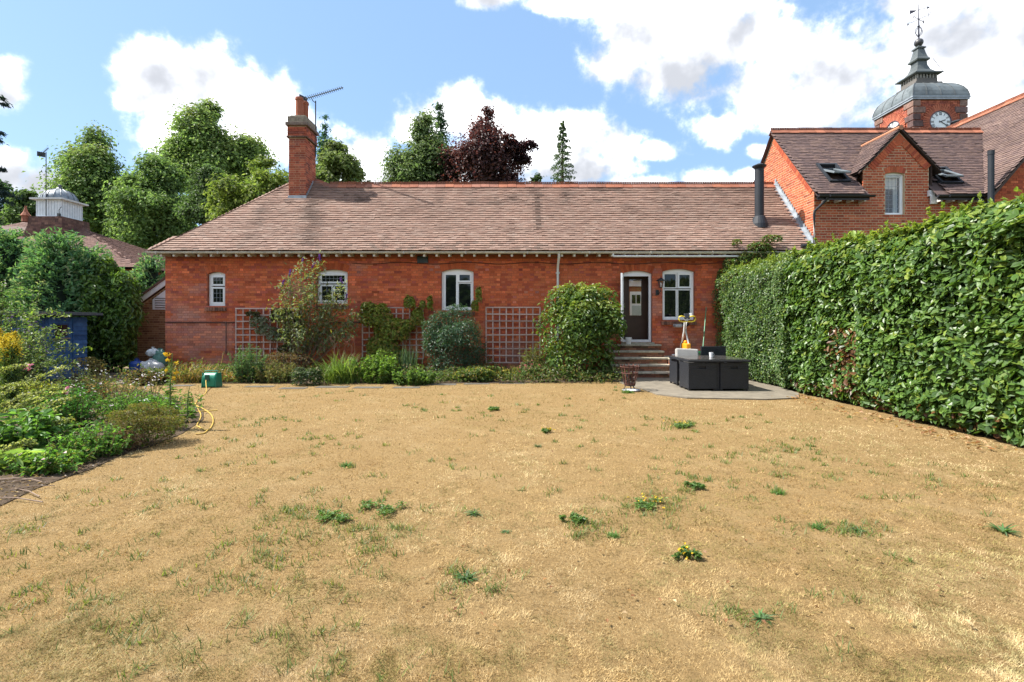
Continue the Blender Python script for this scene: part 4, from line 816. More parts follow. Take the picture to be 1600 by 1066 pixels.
for i in range(9):
    t = ax0+.1+i*.146; cup.bb((t-.004, ay0+.028, 6.95), (t+.004, ay0+.041, 7.7), (.45, .48, .52)); t = ay0+.1+i*.146; cup.bb((ax1-.041, t-.004, 6.95), (ax1-.028, t+.004, 7.7), (.45, .48, .52))
cp = cup.build('cupola', MT['attr'], cu)
g = Geo(); g.bb((ax0-.14, ay0-.14, 7.75), (ax1+.14, ay1+.14, 7.83), (.62, .62, .60)); g.build('cornice', MT['attr'], cp); g = Geo(); g.bb((ax0-.10, ay0-.10, 6.78), (ax1+.10, ay1+.10, 6.87)); g.build('lead_apron', MT['lead'], cp)
pr2 = [(.76, 0), (.73, .18), (.60, .38), (.38, .52), (.16, .60), (.08, .68), (.07, .78), (.12, .80), (.02, .86)]
g = Geo(); g.lathe((acx, acy, 7.83), pr2, 28, (.17, .20, .23)); dm = g.build('dome', MT['leadroof'], cp, smooth=True)
for k in range(16): a_ = k*math.pi/8; g = Geo(); g.tube([(acx+r*math.cos(a_), acy+r*math.sin(a_), 7.835+z) for r, z in pr2[:6]], .02, 5, (.12, .14, .16)); g.build('rib', MT['leadroof'], dm)
g = Geo(); q = at(92, 333, 25.95); g.tube([(q.x, 25.97, q.z), (q.x+.05, 25.9, q.z+.15), (q.x+.22, 25.85, q.z+.3)], .015, 5, (.03, .03, .03)); g.box((q.x, 25.95, q.z-.1), (.1, .1, .16), (.05, .05, .05)); g.build('bracket', MT['attr'], cp)
g = Geo(); g.lathe((-24.6, 25.9, 6.6), [(.16, 0), (.16, .25), (.22, .3), (.1, .5), (.04, .7), (.05, .8)], 8, (.28, .11, .07)); g.build('finial', MT['matte'], cu)
g = Geo(); q = at(88, 372, 25); g.box((q.x, 25, q.z), (.42, .35, .16), (.55, .55, .52)); g.box((q.x, 25, q.z-.2), (.3, .3, .3), (.15, .15, .14)); g.build('roof_vent', MT['matte'], cu)
def aerial(label, mx, my, z0, z1, a, b, n_, el, sc_=1.0):
    t = thing('tv_aerial', label, 'aerial', (mx, my, z0)); MC = (.025, .028, .032); g = Geo(); g.tube([(mx, my, z0), (mx, my, z1)], .02*sc_, 7, MC); g.build('mast', MT['attr'], t)
    a = np.array(a); b = np.array(b); d = nrm(b-a); g = Geo(); g.bar(a, b, .022, .022, MC); s_ = np.cross(d, (0, 0, 1)); s_ = nrm(s_); m = a+(b-a)*np.clip(np.dot(np.array((mx, my, z1))-a, d)/np.linalg.norm(b-a), .05, .9)
    g.tube([(mx, my, z1-.06), np.array((mx, my, z1-.06))+(m-np.array((mx, my, z1)))*.5+np.array((0, 0, -.02)), m], .014, 5, MC); g.build('boom', MT['attr'], t)
    for i in range(n_): c = a+(b-a)*(i+.5)/n_; g = Geo(); l = el*(1-.35*i/n_); v = np.array((0, 0, 1.)); g.boxes([c], d*.006, nrm(s_*.75+v*.65)*l/2, np.cross(d, nrm(s_*.75+v*.65))*.006, MC); g.boxes([c], d*.006, nrm(s_*.75-v*.65)*l/2, np.cross(d, nrm(s_*.75-v*.65))*.006, MC); g.build('element', MT['attr'], t)
    g = Geo(); g.boxes([a-d*.05], d*.008, s_*.16, np.array((0, 0, .12)), MC); g.build('reflector', MT['attr'], t); return t
aerial('many-pronged television aerial clamped beside the brick chimney', -6.72, 17.52, 7.2, 9.1, (-7.1, 17.5, 9.15), (-5.49, 16.63, 9.15), 20, .17)
q0 = at(72, 238, 25.9); aerial('television aerial on a tall thin mast beside the white cupola', q0.x, 25.9, 6.9, q0.z, (q0.x-.42, 26.1, q0.z-.03), (q0.x+.75, 25.2, q0.z-.02), 7, .16)
# ------------------------------------------------------------------ lean-to with louvred vent
le = thing('lean_to', 'small yellow-brown brick lean-to with white bargeboard and louvred vent', 'outbuilding', (-11.4, 16.6, 0)); Yl = 16.6
LB = [(.30, .17, .09), (.26, .14, .075), (.34, .20, .11), (.22, .12, .07)]; lt_ = lambda u: 2.0+(u+12.15)*.72
Pl2 = lambda u, z, n: (u, Yl-n, z); g = Geo(); wall_mesh(g, lambda u, z, n: Pl2(u, z, n-.007), -12.15, -10.45, 0, {'f': lt_, 'breaks': []}, [], .1, None, (.3, .2, .1)); g.quad((-12.143, Yl, 0), (-12.143, 20, 0), (-12.143, 20, 2), (-12.143, Yl, 2)); g.build('wall', MT['mortar_pale'], le)
d_ = lay_bricks(Pl2, (1, 0, 0), -12.15, -10.45, 0, 3.2, lambda z: [(max(-12.15, -12.15+(z+.05-2.0)/.72), -10.45)], [], LB, seed=30); brickwork(le, Pl2, (1, 0, 0), (0, -1, 0), d_, MT['brick_clean'], LB, lambda u, z: abs(z-1.2)+abs(u+11.6), 80, depth=.05)
g = Geo(); g.prism([(-12.28, Yl-.12, 1.93), (-12.28, Yl-.12, 2.10), (-10.4, Yl-.12, 3.46), (-10.4, Yl-.12, 3.26)], (0, .03, 0), (.68, .69, .70)); g.build('bargeboard', MT['attr'], le)
g = Geo(); g.prism([(-12.36, Yl-.16, 2.05), (-12.36, Yl-.16, 2.12), (-10.4, Yl-.16, 3.53), (-10.4, Yl-.16, 3.46)], (0, 3.5, 0), (.12, .07, .055)); g.build('roof', MT['tile_dark'], le)
x0, z0 = xz(240, 484, Yl); g = Geo(); g.prism([(x0, Yl-.05, z0), (x0+.8, Yl-.05, z0), (x0+.8, Yl-.05, lt_(x0+.8)-.1), (x0, Yl-.05, lt_(x0)-.12)], (0, .04, 0), (.70, .72, .74)); vt = g.build('vent', MT['attr'], le)
for k in range(5): g = Geo(); g.box((x0+.45, Yl-.06, z0+.08+k*.075), (.72, .05, .012), (.66, .68, .70), Matrix.Rotation(R(-35), 3, 'X')); g.bb((x0+.08, Yl-.053, z0+.05+k*.075), (x0+.78, Yl-.050, z0+.075+k*.075), (.16, .17, .18)); g.build('louvre_slat', MT['attr'], vt)
# ------------------------------------------------------------------ blue shed
sh = thing('garden_shed', 'low faded blue timber shed with felt roof half hidden by shrubs', 'shed', (-12.4, 13.3, 0)); SX = -11.8
MT['blue'] = mat('faded_blue_paint', None, .75, .25, n=(9, .25), n2=((14, .6, (.20, .22, .20), .60),), bump=(40, .3, .004))
BL = [(.045, .115, .275), (.038, .10, .245), (.053, .13, .30)]
def fade(z): return min(1, max(0, (.55-z)/.5))
g = Geo(); g.bb((-13.4, 12.45, .02), (SX-.02, 14.2, 1.66), (.02, .05, .14)); g.build('wall', MT['blue'], sh)
for k in range(13):
    y0 = 12.44+k*.1; g = Geo(); c0 = pick(BL, 1, .08)[0]; g.add([(SX, y0+.003, .06), (SX, y0+.097, .06), (SX, y0+.097, .5), (SX, y0+.003, .5), (SX, y0+.003, 1.66), (SX, y0+.097, 1.66)]+[(SX-.02, y0+.003, .06), (SX-.02, y0+.097, .06), (SX-.02, y0+.003, 1.66), (SX-.02, y0+.097, 1.66)], [(0, 1, 2, 3), (3, 2, 5, 4), (6, 0, 3, 4, 8), (1, 7, 9, 5, 2)], np.array([c0*.6+np.array((.10, .13, .12))*.6]*2+[c0]*8)); g.build('plank', MT['blue'], sh)
g = Geo(); g.bb((SX, 13.74, .05), (SX+.02, 13.78, 1.66), BL[1]); g.build('door_post', MT['blue'], sh)
for k in range(13):
    z = .08+k*.122; g = Geo(); g.prism([(SX-.02, 13.79, z), (SX+.016, 13.79, z), (SX-.004, 13.79, z+.122), (SX-.02, 13.79, z+.122)], (0, .42, 0), pick(BL, 1, .1)[0]); g.build('plank', MT['blue'], sh)
    g = Geo(); g.prism([(-13.38, 12.44, z), (-13.38, 12.42, z), (-13.38, 12.435, z+.122)], (1.57, 0, 0), pick(BL, 1, .1)[0]); g.build('plank', MT['blue'], sh)
g = Geo(); g.bb((SX+.001, 13.15, 1.12), (SX+.015, 13.62, 1.5), (.03, .07, .18)); wn = g.build('window', MT['blue'], sh); g = Geo(); g.bb((SX+.012, 13.2, 1.17), (SX+.018, 13.57, 1.46), (.1, .1, .1)); g.build('pane', MT['glass'], wn); g = Geo(); g.bb((SX+.016, 13.12, 1.085), (SX+.05, 13.64, 1.12), (.25, .20, .14)); g.build('sill', MT['timber'], wn)
g = Geo(); g.prism([(-13.6, 12.2, 1.66), (-11.5, 12.2, 1.72), (-11.5, 12.2, 1.79), (-13.6, 12.2, 1.74)], (0, 2.2, 0), (.09, .10, .11)); g.prism([(-13.5, 12.3, 1.74), (-11.6, 12.3, 1.79), (-11.6, 12.3, 1.80), (-13.5, 12.3, 1.78)], (0, 2.0, 0), (.15, .15, .14)); g.build('roof', MT['matte'], sh)
# ------------------------------------------------------------------ steps, raised terrace
RB = [(.27, .12, .07), (.22, .095, .06), (.32, .15, .09), (.16, .085, .06), (.19, .12, .07)]
st = thing('garden_steps', 'five worn brick steps with stone treads up to the back door', 'steps', (3.6, 14.5, 0))
sx0, sx1 = 2.75, 4.40; fr = [13.85, 14.15, 14.45, 14.75, 15.05]; zt_ = [.175, .35, .525, .70, .875]
for i in range(5):
    z0 = .025 if i == 0 else zt_[i-1]; g = Geo(); g.bb((sx0+.02, fr[i]+.06, z0-.02), (sx1-.02, YW, zt_[i]-.05), (.12, .08, .05)); g.build('riser', MT['matte'], st)
    for r_ in range(2):
        zb = z0+.004+r_*.062; x = sx0+.02-(.11 if r_ else 0)
        while x < sx1-.05:
            a, b = max(x, sx0+.02), min(x+.215, sx1-.01)
            if b-a > .04: g = Geo(); g.bb((a, fr[i]+.045, zb), (b, fr[i]+.15, zb+.055), pick(RB, 1, .2)[0]); g.build('brick', MT['brick'], st)
            x += .225
    k = random.Random(i+3); xs = [sx0, sx0+.55+k.uniform(-.1, .1), sx0+1.1+k.uniform(-.1, .1), sx1]
    for a, b in zip(xs, xs[1:]):
        g = Geo(); d = k.uniform(-.012, .012); g.bb((a+.004, fr[i]+d, zt_[i]-.05), (b-.004, (fr[i+1]+.06 if i < 4 else YW-.01), zt_[i]+k.uniform(-.004, .004)), (.4, .35, .27)); g.build('tread', MT['stone'], st, bevel=.012)
g = Geo(); g.bb((3.28, YW-.14, .878), (4.25, YW+.12, .925), (.45, .44, .40)); g.build('threshold', MT['stone'], st)
te = thing('raised_terrace', 'raised brick-walled terrace with a paved top beside the steps', 'terrace', (5.4, 14.4, 0)); TY = 13.45
g = Geo(); g.bb((4.43, TY+.02, 0), (6.6, YW-.03, .46), (.25, .13, .08)); g.build('wall', MT['matte'], te)
for r_ in range(6):
    zb = .03+r_*.074; y = TY-(.11 if r_ % 2 else 0)
    while y < YW-.1:
        a, b = max(y, TY+.01), min(y+.215, YW-.03)
        if b-a > .04: g = Geo(); g.bb((4.41, a, zb), (4.50, b, zb+.064), pick(RB+[(.38, .15, .09)]*3, 1, .2)[0]); g.build('brick', MT['brick'], te)
        y += .225
    x = 4.42+(.11 if r_ % 2 else 0)
    while x < 6.5: g = Geo(); g.bb((x, TY, zb), (x+.215, TY+.09, zb+.064), pick(RB+[(.38, .15, .09)]*2, 1, .2)[0]); g.build('brick', MT['brick'], te); x += .225
for i in range(4):
    for j in range(3): g = Geo(); x = 4.39+i*.55; y = TY-.03+j*.66; g.bb((x+.004, y+.004, .48), (x+.546, min(y+.656, YW-.02), .525), (.4, .35, .27)); g.build('coping_slab', MT['stone'], te, bevel=.01)
# ------------------------------------------------------------------ rattan set on the patio
m = bpy.data.materials.new('dark_rattan'); m.use_nodes = True; nt = m.node_tree; p = nt.nodes['Principled BSDF']; p.inputs['Roughness'].default_value = .5
tc = nt.nodes.new('ShaderNodeNewGeometry'); sp = nt.nodes.new('ShaderNodeSeparateXYZ'); nt.links.new(tc.outputs['Position'], sp.inputs[0])
ad = nt.nodes.new('ShaderNodeMath'); ad.operation = 'ADD'; nt.links.new(sp.outputs[0], ad.inputs[0]); nt.links.new(sp.outputs[1], ad.inputs[1]); cb = nt.nodes.new('ShaderNodeCombineXYZ'); nt.links.new(ad.outputs[0], cb.inputs[0]); nt.links.new(sp.outputs[2], cb.inputs[1])
bt = nt.nodes.new('ShaderNodeTexBrick'); nt.links.new(cb.outputs[0], bt.inputs['Vector']); bt.inputs['Scale'].default_value = 11; bt.inputs['Mortar Size'].default_value = .045; bt.inputs['Color1'].default_value = (.026, .029, .038, 1); bt.inputs['Color2'].default_value = (.042, .047, .06, 1); bt.inputs['Mortar'].default_value = (.005, .005, .007, 1); bt.inputs['Row Height'].default_value = .18; bt.inputs['Brick Width'].default_value = .35
bp = nt.nodes.new('ShaderNodeBump'); bp.inputs['Strength'].default_value = .6; bp.inputs['Distance'].default_value = .004; bp.invert = True; nt.links.new(bt.outputs['Fac'], bp.inputs['Height']); nt.links.new(bp.outputs[0], p.inputs['Normal']); nt.links.new(bt.outputs['Color'], p.inputs['Base Color']); MT['wicker'] = m
PZ = .027
tb = thing('patio_table', 'square dark rattan patio table with smoked glass top', 'table', (4.53, 11.9, PZ))
MT['smoked'] = mat('smoked_glass_top', (.075, .07, .065), .12, .6, n=(3, .1))
g = Geo(); g.bb((3.85, 11.18, .655), (5.21, 12.58, .705), (.02, .02, .025)); g.build('table_frame', MT['wicker'], tb, bevel=.008); g = Geo(); g.bb((3.89, 11.22, .7055), (5.17, 12.54, .717)); g.build('glass_top', MT['smoked'], tb)
for (x, y) in ((4.53, 11.3), (4.53, 12.5), (3.93, 11.88), (5.13, 11.88)): g = Geo(); g.bb((x-.035, y-.035, PZ), (x+.035, y+.035, .655)); g.build('leg', MT['wicker'], tb)
def cube_chair(label, cx, cy, face, back):
    """face -1: its back towards the camera"""
    t = thing('rattan_chair', label, 'chair', (cx, cy, PZ), 'dark rattan cube chairs round the patio table'); w_ = .31; z1 = .63; yb = cy+face*.30; s = -face
    g = Geo()
    def b(x0, x1, y0, y1, z0, z2): g.bb((cx+x0, yb+s*y0, z0), (cx+x1, yb+s*y1, z2))
    hz = back-.13
    b(-w_, w_, 0, .05, PZ+.04, hz); b(-w_, w_, 0, .05, hz+.05, back); b(-w_, -.08, 0, .05, hz, hz+.05); b(.08, w_, 0, .05, hz, hz+.05); b(-.08, .08, .03, .05, hz, hz+.05); g.build('backrest', MT['wicker'], t, bevel=.006)
    for q in (-1, 1):
        g = Geo(); x0, x1 = sorted((q*w_, q*(w_-.05))); b(x0, x1, .052, .58, PZ+.04, z1); g.build('armrest', MT['wicker'], t, bevel=.006)
    g = Geo(); b(-w_+.052, w_-.052, .052, .57, .22, .38); g.build('seat', MT['wicker'], t)
    for q in (-1, 1):
        for e in (.035, .545): g = Geo(); g.bb((cx+q*(w_-.03)-.02, yb+s*e-.02, PZ), (cx+q*(w_-.03)+.02, yb+s*e+.02, PZ+.05)); g.build('leg', MT['black'], t)
    return t
cube_chair('tucked rattan cube chair beside the fire basket, its flat back facing the lawn', 4.18, 11.53, -1, .64)
cube_chair('tucked rattan cube chair on the hedge side, its flat back facing the lawn', 4.885, 11.53, -1, .64)
cube_chair('rattan chair on the house side of the table with a grey cushion leaning on it', 4.22, 12.42, 1, .70)
cube_chair('rattan chair with raised bare dark back on the house side of the table', 5.02, 12.5, 1, .93)
MT['cushion'] = mat('grey_cushion_fabric', (.37, .355, .335), .95, .1, n=(6, .08), bump=(300, .3, .002))
g = Geo(); rot = Matrix.Rotation(R(-12), 3, 'X') @ Matrix.Rotation(R(3), 3, 'Y'); g.box((4.35, 12.74, .67), (.56, .13, .40), (.5, .5, .5), rot); o = g.build('cushion', MT['cushion'], None, label='thick pale grey seat cushion propped upright behind the patio table', cat='cushion', org=(4.35, 12.8, .5), bevel=.035)
mg = thing('mug', 'small white mug standing on the smoked glass table top', 'mug', (4.64, 11.93, .718)); g = Geo(); g.lathe((4.64, 11.93, .718), [(.036, 0), (.046, .11), (.042, .11), (.034, .01), (.001, .01)], 18, (.72, .72, .74)); g.build('cup', MT['attr'], mg, smooth=False); g = Geo(); a = np.linspace(-1.5, 1.5, 8); g.tube([(4.64+.04+.03*math.cos(t), 11.93, .773+.03*math.sin(t)) for t in a], .006, 6, (.72, .72, .74)); g.build('handle', MT['attr'], mg)
# fire basket
P0 = gnd(984, 611); fb = thing('fire_basket', 'rusty iron fire basket on three legs at the patio corner', 'fire basket', (P0.x, P0.y, 0)); RU = [(.10, .045, .035), (.075, .035, .03), (.13, .055, .04)]
def ringp(r, z, n=25): return [(P0.x+r*math.cos(t), P0.y+r*math.sin(t), z) for t in np.linspace(0, 2*math.pi, n)]
for k in range(13):
    a = 2*math.pi*k/13; g = Geo(); pr = [(.115, .14), (.135, .2), (.165, .34), (.185, .47), (.21, .57), (.225, .585)]
    for (r0, z0), (r1, z1) in zip(pr, pr[1:]): g.bar((P0.x+r0*math.cos(a), P0.y+r0*math.sin(a), z0), (P0.x+r1*math.cos(a), P0.y+r1*math.sin(a), z1), .028, .006, RU[k % 3], up=(-math.sin(a)*0+math.cos(a), math.sin(a), 0))
    g.build('bar', MT['matte'], fb)
for r, z in ((.118, .16), (.178, .40), (.205, .54)): g = Geo(); g.tube(ringp(r, z), .012, 6, RU[0], caps=False); g.build('hoop', MT['matte'], fb)
g = Geo(); g.lathe((P0.x, P0.y, .12), [(.001, 0), (.12, 0), (.12, .06), (.001, .06)], 16, (.05, .03, .03)); g.build('grate', MT['matte'], fb)
for k in range(3): a = 2*math.pi*k/3+.5; g = Geo(); g.bar((P0.x+.09*math.cos(a), P0.y+.09*math.sin(a), .13), (P0.x+.15*math.cos(a), P0.y+.15*math.sin(a), 0), .025, .012, (.12, .10, .09)); g.build('leg', MT['matte'], fb)
g = Geo(); g.lathe((P0.x+.03, P0.y-.02, .005), [(.001, .02), (.19, .02), (.20, .035), (.205, .02), (.19, .0)], 20, (.30, .30, .31)); g.build('ash_tray', MT['matte'], fb); g = Geo(); g.lathe((P0.x+.05, P0.y-.06, .02), [(.13, .006), (.09, .03), (.001, .035)], 12, (.75, .75, .74)); g.build('ash', MT['matte'], fb)
for q in range(3): a = q*2.2; g = Geo(); g.tube([(P0.x-.1*math.cos(a), P0.y-.1*math.sin(a), .2+.03*q), (P0.x+.12*math.cos(a), P0.y+.12*math.sin(a), .3+.05*q)], [.03, .025], 7, (.07, .05, .045)); g.build('charred_log', MT['matte'], fb)
# white tub on the top step
q = (3.44, 15.12); bk = thing('white_tub', 'small white plastic tub standing on the top step by the door', 'tub', (*q, .878)); g = Geo(); g.lathe((*q, .878), [(.07, 0), (.088, .19), (.094, .19), (.094, .205), (.08, .205), (.07, .02), (.001, .02)], 18, (.68, .71, .74)); g.build('tub_body', MT['attr'], bk); g = Geo(); a = np.linspace(0, math.pi, 9); g.tube([(q[0]+.09*math.cos(t), q[1]-.05-.06*math.sin(t), 1.05-.07*math.sin(t)) for t in a], .005, 5, (.6, .6, .6)); g.build('handle', MT['attr'], bk)
# exercise bike
ex, ey, ez = 4.97, 14.75, .527; bi = thing('exercise_bike', 'folding exercise bike with yellow handlebars standing on the raised terrace', 'exercise bike', (ex, ey, ez))
YE = (.68, .50, .03); WH = (.72, .72, .73); OR = (.80, .33, .02); DK = (.025, .025, .03)
g = Geo(); g.tube([(ex-.03, ey+.38, ez+.04), (ex-.035, ey-.05, ez+.72), (ex-.035, ey-.12, ez+1.02)], .024, 10, WH); g.tube([(ex+.055, ey-.42, ez+.04), (ex+.045, ey+.02, ez+.72), (ex+.04, ey-.05, ez+1.0)], .024, 10, WH); g.build('frame', MT['attr'], bi, smooth=True)
for y in (-.42, .38): g = Geo(); g.tube([(ex-.24, ey+y, ez+.03), (ex+.24, ey+y, ez+.03)], .028, 8, WH); g.build('foot', MT['attr'], bi)
g = Geo(); g.bb((ex-.055, ey-.3, ez+.12), (ex+.085, ey+.18, ez+.40), OR); g.prism([(ex-.04, ey-.1, ez+.40), (ex+.07, ey-.1, ez+.40), (ex+.045, ey-.1, ez+.48), (ex-.015, ey-.1, ez+.48)], (0, .12, 0), OR); g.build('flywheel_housing', MT['attr'], bi, bevel=.03)
for q in (-1, 1): g = Geo(); g.bar((ex+q*.09, ey-.1, ez+.25), (ex+q*.10, ey-.1+q*.15, ez+.14), .025, .02, DK); g.bb((ex+q*.1-.045, ey-.15+q*.15, ez+.11), (ex+q*.1+.045, ey-.05+q*.15, ez+.14), DK); g.build('pedal', MT['attr'], bi)
hz_ = ez+1.10; pts = [(-.06, hz_+.05), (-.14, hz_+.075), (-.215, hz_+.06), (-.235, hz_), (-.20, hz_-.065), (-.11, hz_-.085), (0.02, hz_-.075), (.13, hz_-.085), (.215, hz_-.065), (.25, hz_), (.23, hz_+.06), (.155, hz_+.075), (.08, hz_+.05)]
g = Geo(); g.tube([(ex+x, ey-.18-.06*abs(x), z) for x, z in pts], .019, 9, YE); g.build('handlebar', MT['attr'], bi, smooth=True)
g = Geo(); g.box((ex+.01, ey-.17, hz_+.07), (.16, .05, .17), DK, Matrix.Rotation(R(-20), 3, 'X')); g.build('console', MT['attr'], bi, bevel=.02); g = Geo(); g.box((ex+.12, ey-.16, hz_+.10), (.075, .03, .12), (.74, .75, .78), Matrix.Rotation(R(-15), 3, 'X')); g.build('phone_holder', MT['attr'], bi, bevel=.01)
g = Geo(); g.lathe((ex+.01, ey-.16, hz_-.10), [(.03, 0), (.06, .09), (.055, .11), (.001, .115)], 12, (.5, .5, .52)); g.build('stem_cap', MT['attr'], bi)
g = Geo(); g.box((ex-.1, ey+.3, ez+.90), (.22, .28, .10), (.30, .31, .33)); g.box((ex+.12, ey+.3, ez+.93), (.16, .25, .1), DK); g.build('saddle', MT['matte'], bi, bevel=.04)
# green broom leaning in the corner
a = at(1098, 549, 14.3); b = at(1103.5, 480, 15.0); br = thing('broom', 'green garden broom leaning upright against the hedge by the terrace', 'broom', (a.x, a.y, .527)); g = Geo(); g.tube([a, b], .013, 8, (.05, .22, .11)); g.build('handle', MT['attr'], br)
g = Geo(); g.box((a.x, a.y, a.z-.02), (.34, .06, .05), (.02, .20, .08)); g.build('head', MT['attr'], br); g = Geo()
for i in range(26): x = a.x-.16+i*.0128; g.tube([(x, a.y, a.z-.04), (x+random.uniform(-.02, .02), a.y-.02, .53)], .004, 4, (.02, .15, .07), caps=False)
g.build('bristles', MT['attr'], br)
# hose reel, hoses
P0 = gnd(330, 605); hr = thing('hose_reel', 'green plastic hose reel standing on the dry grass by the wall', 'hose reel', (P0.x, P0.y, 0)); GR = (.01, .20, .125); g = Geo(); rx = .165
a = np.linspace(0, math.pi, 13); P = [(P0.x-.14, P0.y-.13, .02)]+[(P0.x-.14, P0.y-.13*math.cos(t)*1.0, .20+.15*math.sin(t)) for t in a]+[(P0.x-.14, P0.y+.13, .02)]; g.prism(P, (.30, 0, 0), GR); body = g.build('reel_case', MT['attr'], hr, bevel=.02)
for q in (-.155, .165): g = Geo(); g.prism([(P0.x+q, P0.y-.15, 0), (P0.x+q, P0.y-.10, .34), (P0.x+q, P0.y+.10, .34), (P0.x+q, P0.y+.15, 0)], (.022, 0, 0), (.008, .15, .095)); g.build('side_panel', MT['attr'], hr, bevel=.01)
g = Geo(); g.tube([(P0.x-.15, P0.y, .37), (P0.x-.1, P0.y, .385), (P0.x+.12, P0.y, .385), (P0.x+.17, P0.y, .37)], .016, 7, (.008, .13, .085)); g.build('handle', MT['attr'], hr); g = Geo(); g.bb((P0.x-.06, P0.y-.152, .16), (P0.x+.04, P0.y-.13, .30), (.01, .07, .05)); g.build('hose_guide', MT['attr'], hr)
def gp(px, py, z=.012): p = gnd(px, py, z); return (p.x, p.y, z)
def smoothpath(P, n=8):
    P = [np.array(p, float) for p in P]; P = [2*P[0]-P[1]]+P+[2*P[-1]-P[-2]]; out = []
    for i in range(1, len(P)-2):
        for t in np.linspace(0, 1, n, endpoint=False): a, b, c, d = P[i-1:i+3]; out.append(.5*((2*b)+(-a+c)*t+(2*a-5*b+4*c-d)*t*t+(-a+3*b-3*c+d)*t**3))
    return out+[P[-2]]
HC = (.50, .34, .07); g = Geo(); g.tube(smoothpath([(P0.x-.01, P0.y-.14, .25), (P0.x-.005, P0.y-.2, .16), gp(322, 613), gp(312, 622), gp(306, 632), gp(318, 639), gp(330, 648), gp(333, 660), gp(325, 672), gp(311, 667), gp(308, 664), gp(314, 650), gp(309, 638), gp(304, 630), gp(290, 630), gp(276, 624)]), .0095, 7, HC)
g.tube(smoothpath([gp(325, 672), gp(318, 677), gp(306, 678)]), .0095, 7, HC); g.tube(smoothpath([gp(300, 645), gp(315, 643), gp(340, 641)]), .0095, 7, HC); g.build('garden_hose', MT['attr'], None, smooth=True, label='yellow garden hose looped untidily over the dry lawn', cat='hose', org=gp(318, 650))
tp = at(351, 553, 15.36); th = thing('tap_hose', 'yellow hose hanging from the brass tap on the brick wall', 'hose', (tp.x, tp.y, tp.z)); g = Geo(); g.tube(smoothpath([tp+Vector((0, -.08, 0)), tp+Vector((-.03, -.1, -.25)), at(344, 585, 15.1), at(341, 596, 14.2), (P0.x+.14, P0.y+.16, .1)]), .0095, 7, HC); g.build('hose', MT['attr'], th, smooth=True)
g = Geo(); g.tube([tp+Vector((0, .06, .02)), tp+Vector((0, -.08, .02)), tp+Vector((0, -.085, -.03))], .014, 7, (.35, .25, .10)); g.box(tp+Vector((0, -.03, .06)), (.06, .02, .015), (.35, .25, .10)); g.build('tap', MT['attr'], th); g = Geo(); g.tube([tp+Vector((0.03, .02, 0)), tp+Vector((.03, .02, .95))], .012, 6, (.12, .08, .07)); g.build('pipe', MT['attr'], th)
# blue container and rubbish sacks by the corner
q = at(214, 588, 15.0); bc = thing('blue_container', 'blue plastic water container on the ground by the lean-to', 'container', (q.x, q.y, 0)); g = Geo(); g.lathe((q.x, q.y, 0), [(.17, 0), (.19, .03), (.19, .32), (.15, .38), (.06, .40), (.06, .44), (.001, .44)], 18, (.02, .06, .26)); g.build('body', MT['attr'], bc, smooth=False); g = Geo(); g.lathe((q.x, q.y, .44), [(.055, 0), (.055, .04), (.001, .045)], 12, (.02, .03, .10)); g.build('lid', MT['attr'], bc)
MT['plastic'] = mat('crumpled_plastic', None, .35, .5, n=(9, .15), bump=(18, 1, .05))
def sack(label, px, py, Y, r, col, zc=None):
    c = at(px, py, Y); z = r[2]*.85 if zc is None else zc; g = Geo(); n1, n2 = 28, 18; V = []
    for i in range(n2+1):
        for j in range(n1):
            ph = math.pi*i/n2; t = 2*math.pi*j/n1; d = np.array((math.sin(ph)*math.cos(t), math.sin(ph)*math.sin(t), math.cos(ph))); k = 1+.30*(vnoise(np.array([d[0]*2.2+px]), np.array([d[1]*2.2+d[2]*1.7]), 5)[0]-.5)*2; V.append(np.array((c.x, c.y, z))+d*np.array(r)*k*np.array((1, 1, 1 if d[2] > 0 else .85)))
    i = np.arange(n2)[:, None]*n1; j = np.arange(n1)[None]; g.add(V, np.stack([i+j, i+n1+j, i+n1+(j+1) % n1, i+(j+1) % n1], -1).reshape(-1, 4), col); V_ = np.array(V); g.V[0][:, 2] = np.maximum(V_[:, 2], .01)
    o = g.build('sack_body', MT['plastic'], None, smooth=True); t = thing('rubbish_sack', label, 'sack', (c.x, c.y, 0), 'plastic sacks heaped at the house corner'); o.parent = t; o.location = (-Vector((c.x, c.y, 0))); ORG[o.name] = ORG[t.name]
    g = Geo(); g.lathe((c.x, c.y, z+r[2]*.86), [(.05, 0), (.025, .03), (.05, .07), (.03, .065), (.001, .05)], 9, col); g.build('tied_neck', MT['plastic'], t)
sack('clear white plastic sack slumped in front beside the blue container', 236, 580, 14.85, (.34, .24, .24), (.62, .62, .62)); sack('green and white plastic sack standing against the house corner', 250, 565, 15.1, (.20, .18, .32), (.10, .22, .18), .42); sack('small white bag resting on top of the slumped sacks', 239, 553, 15.05, (.17, .15, .13), (.66, .68, .70), .62)
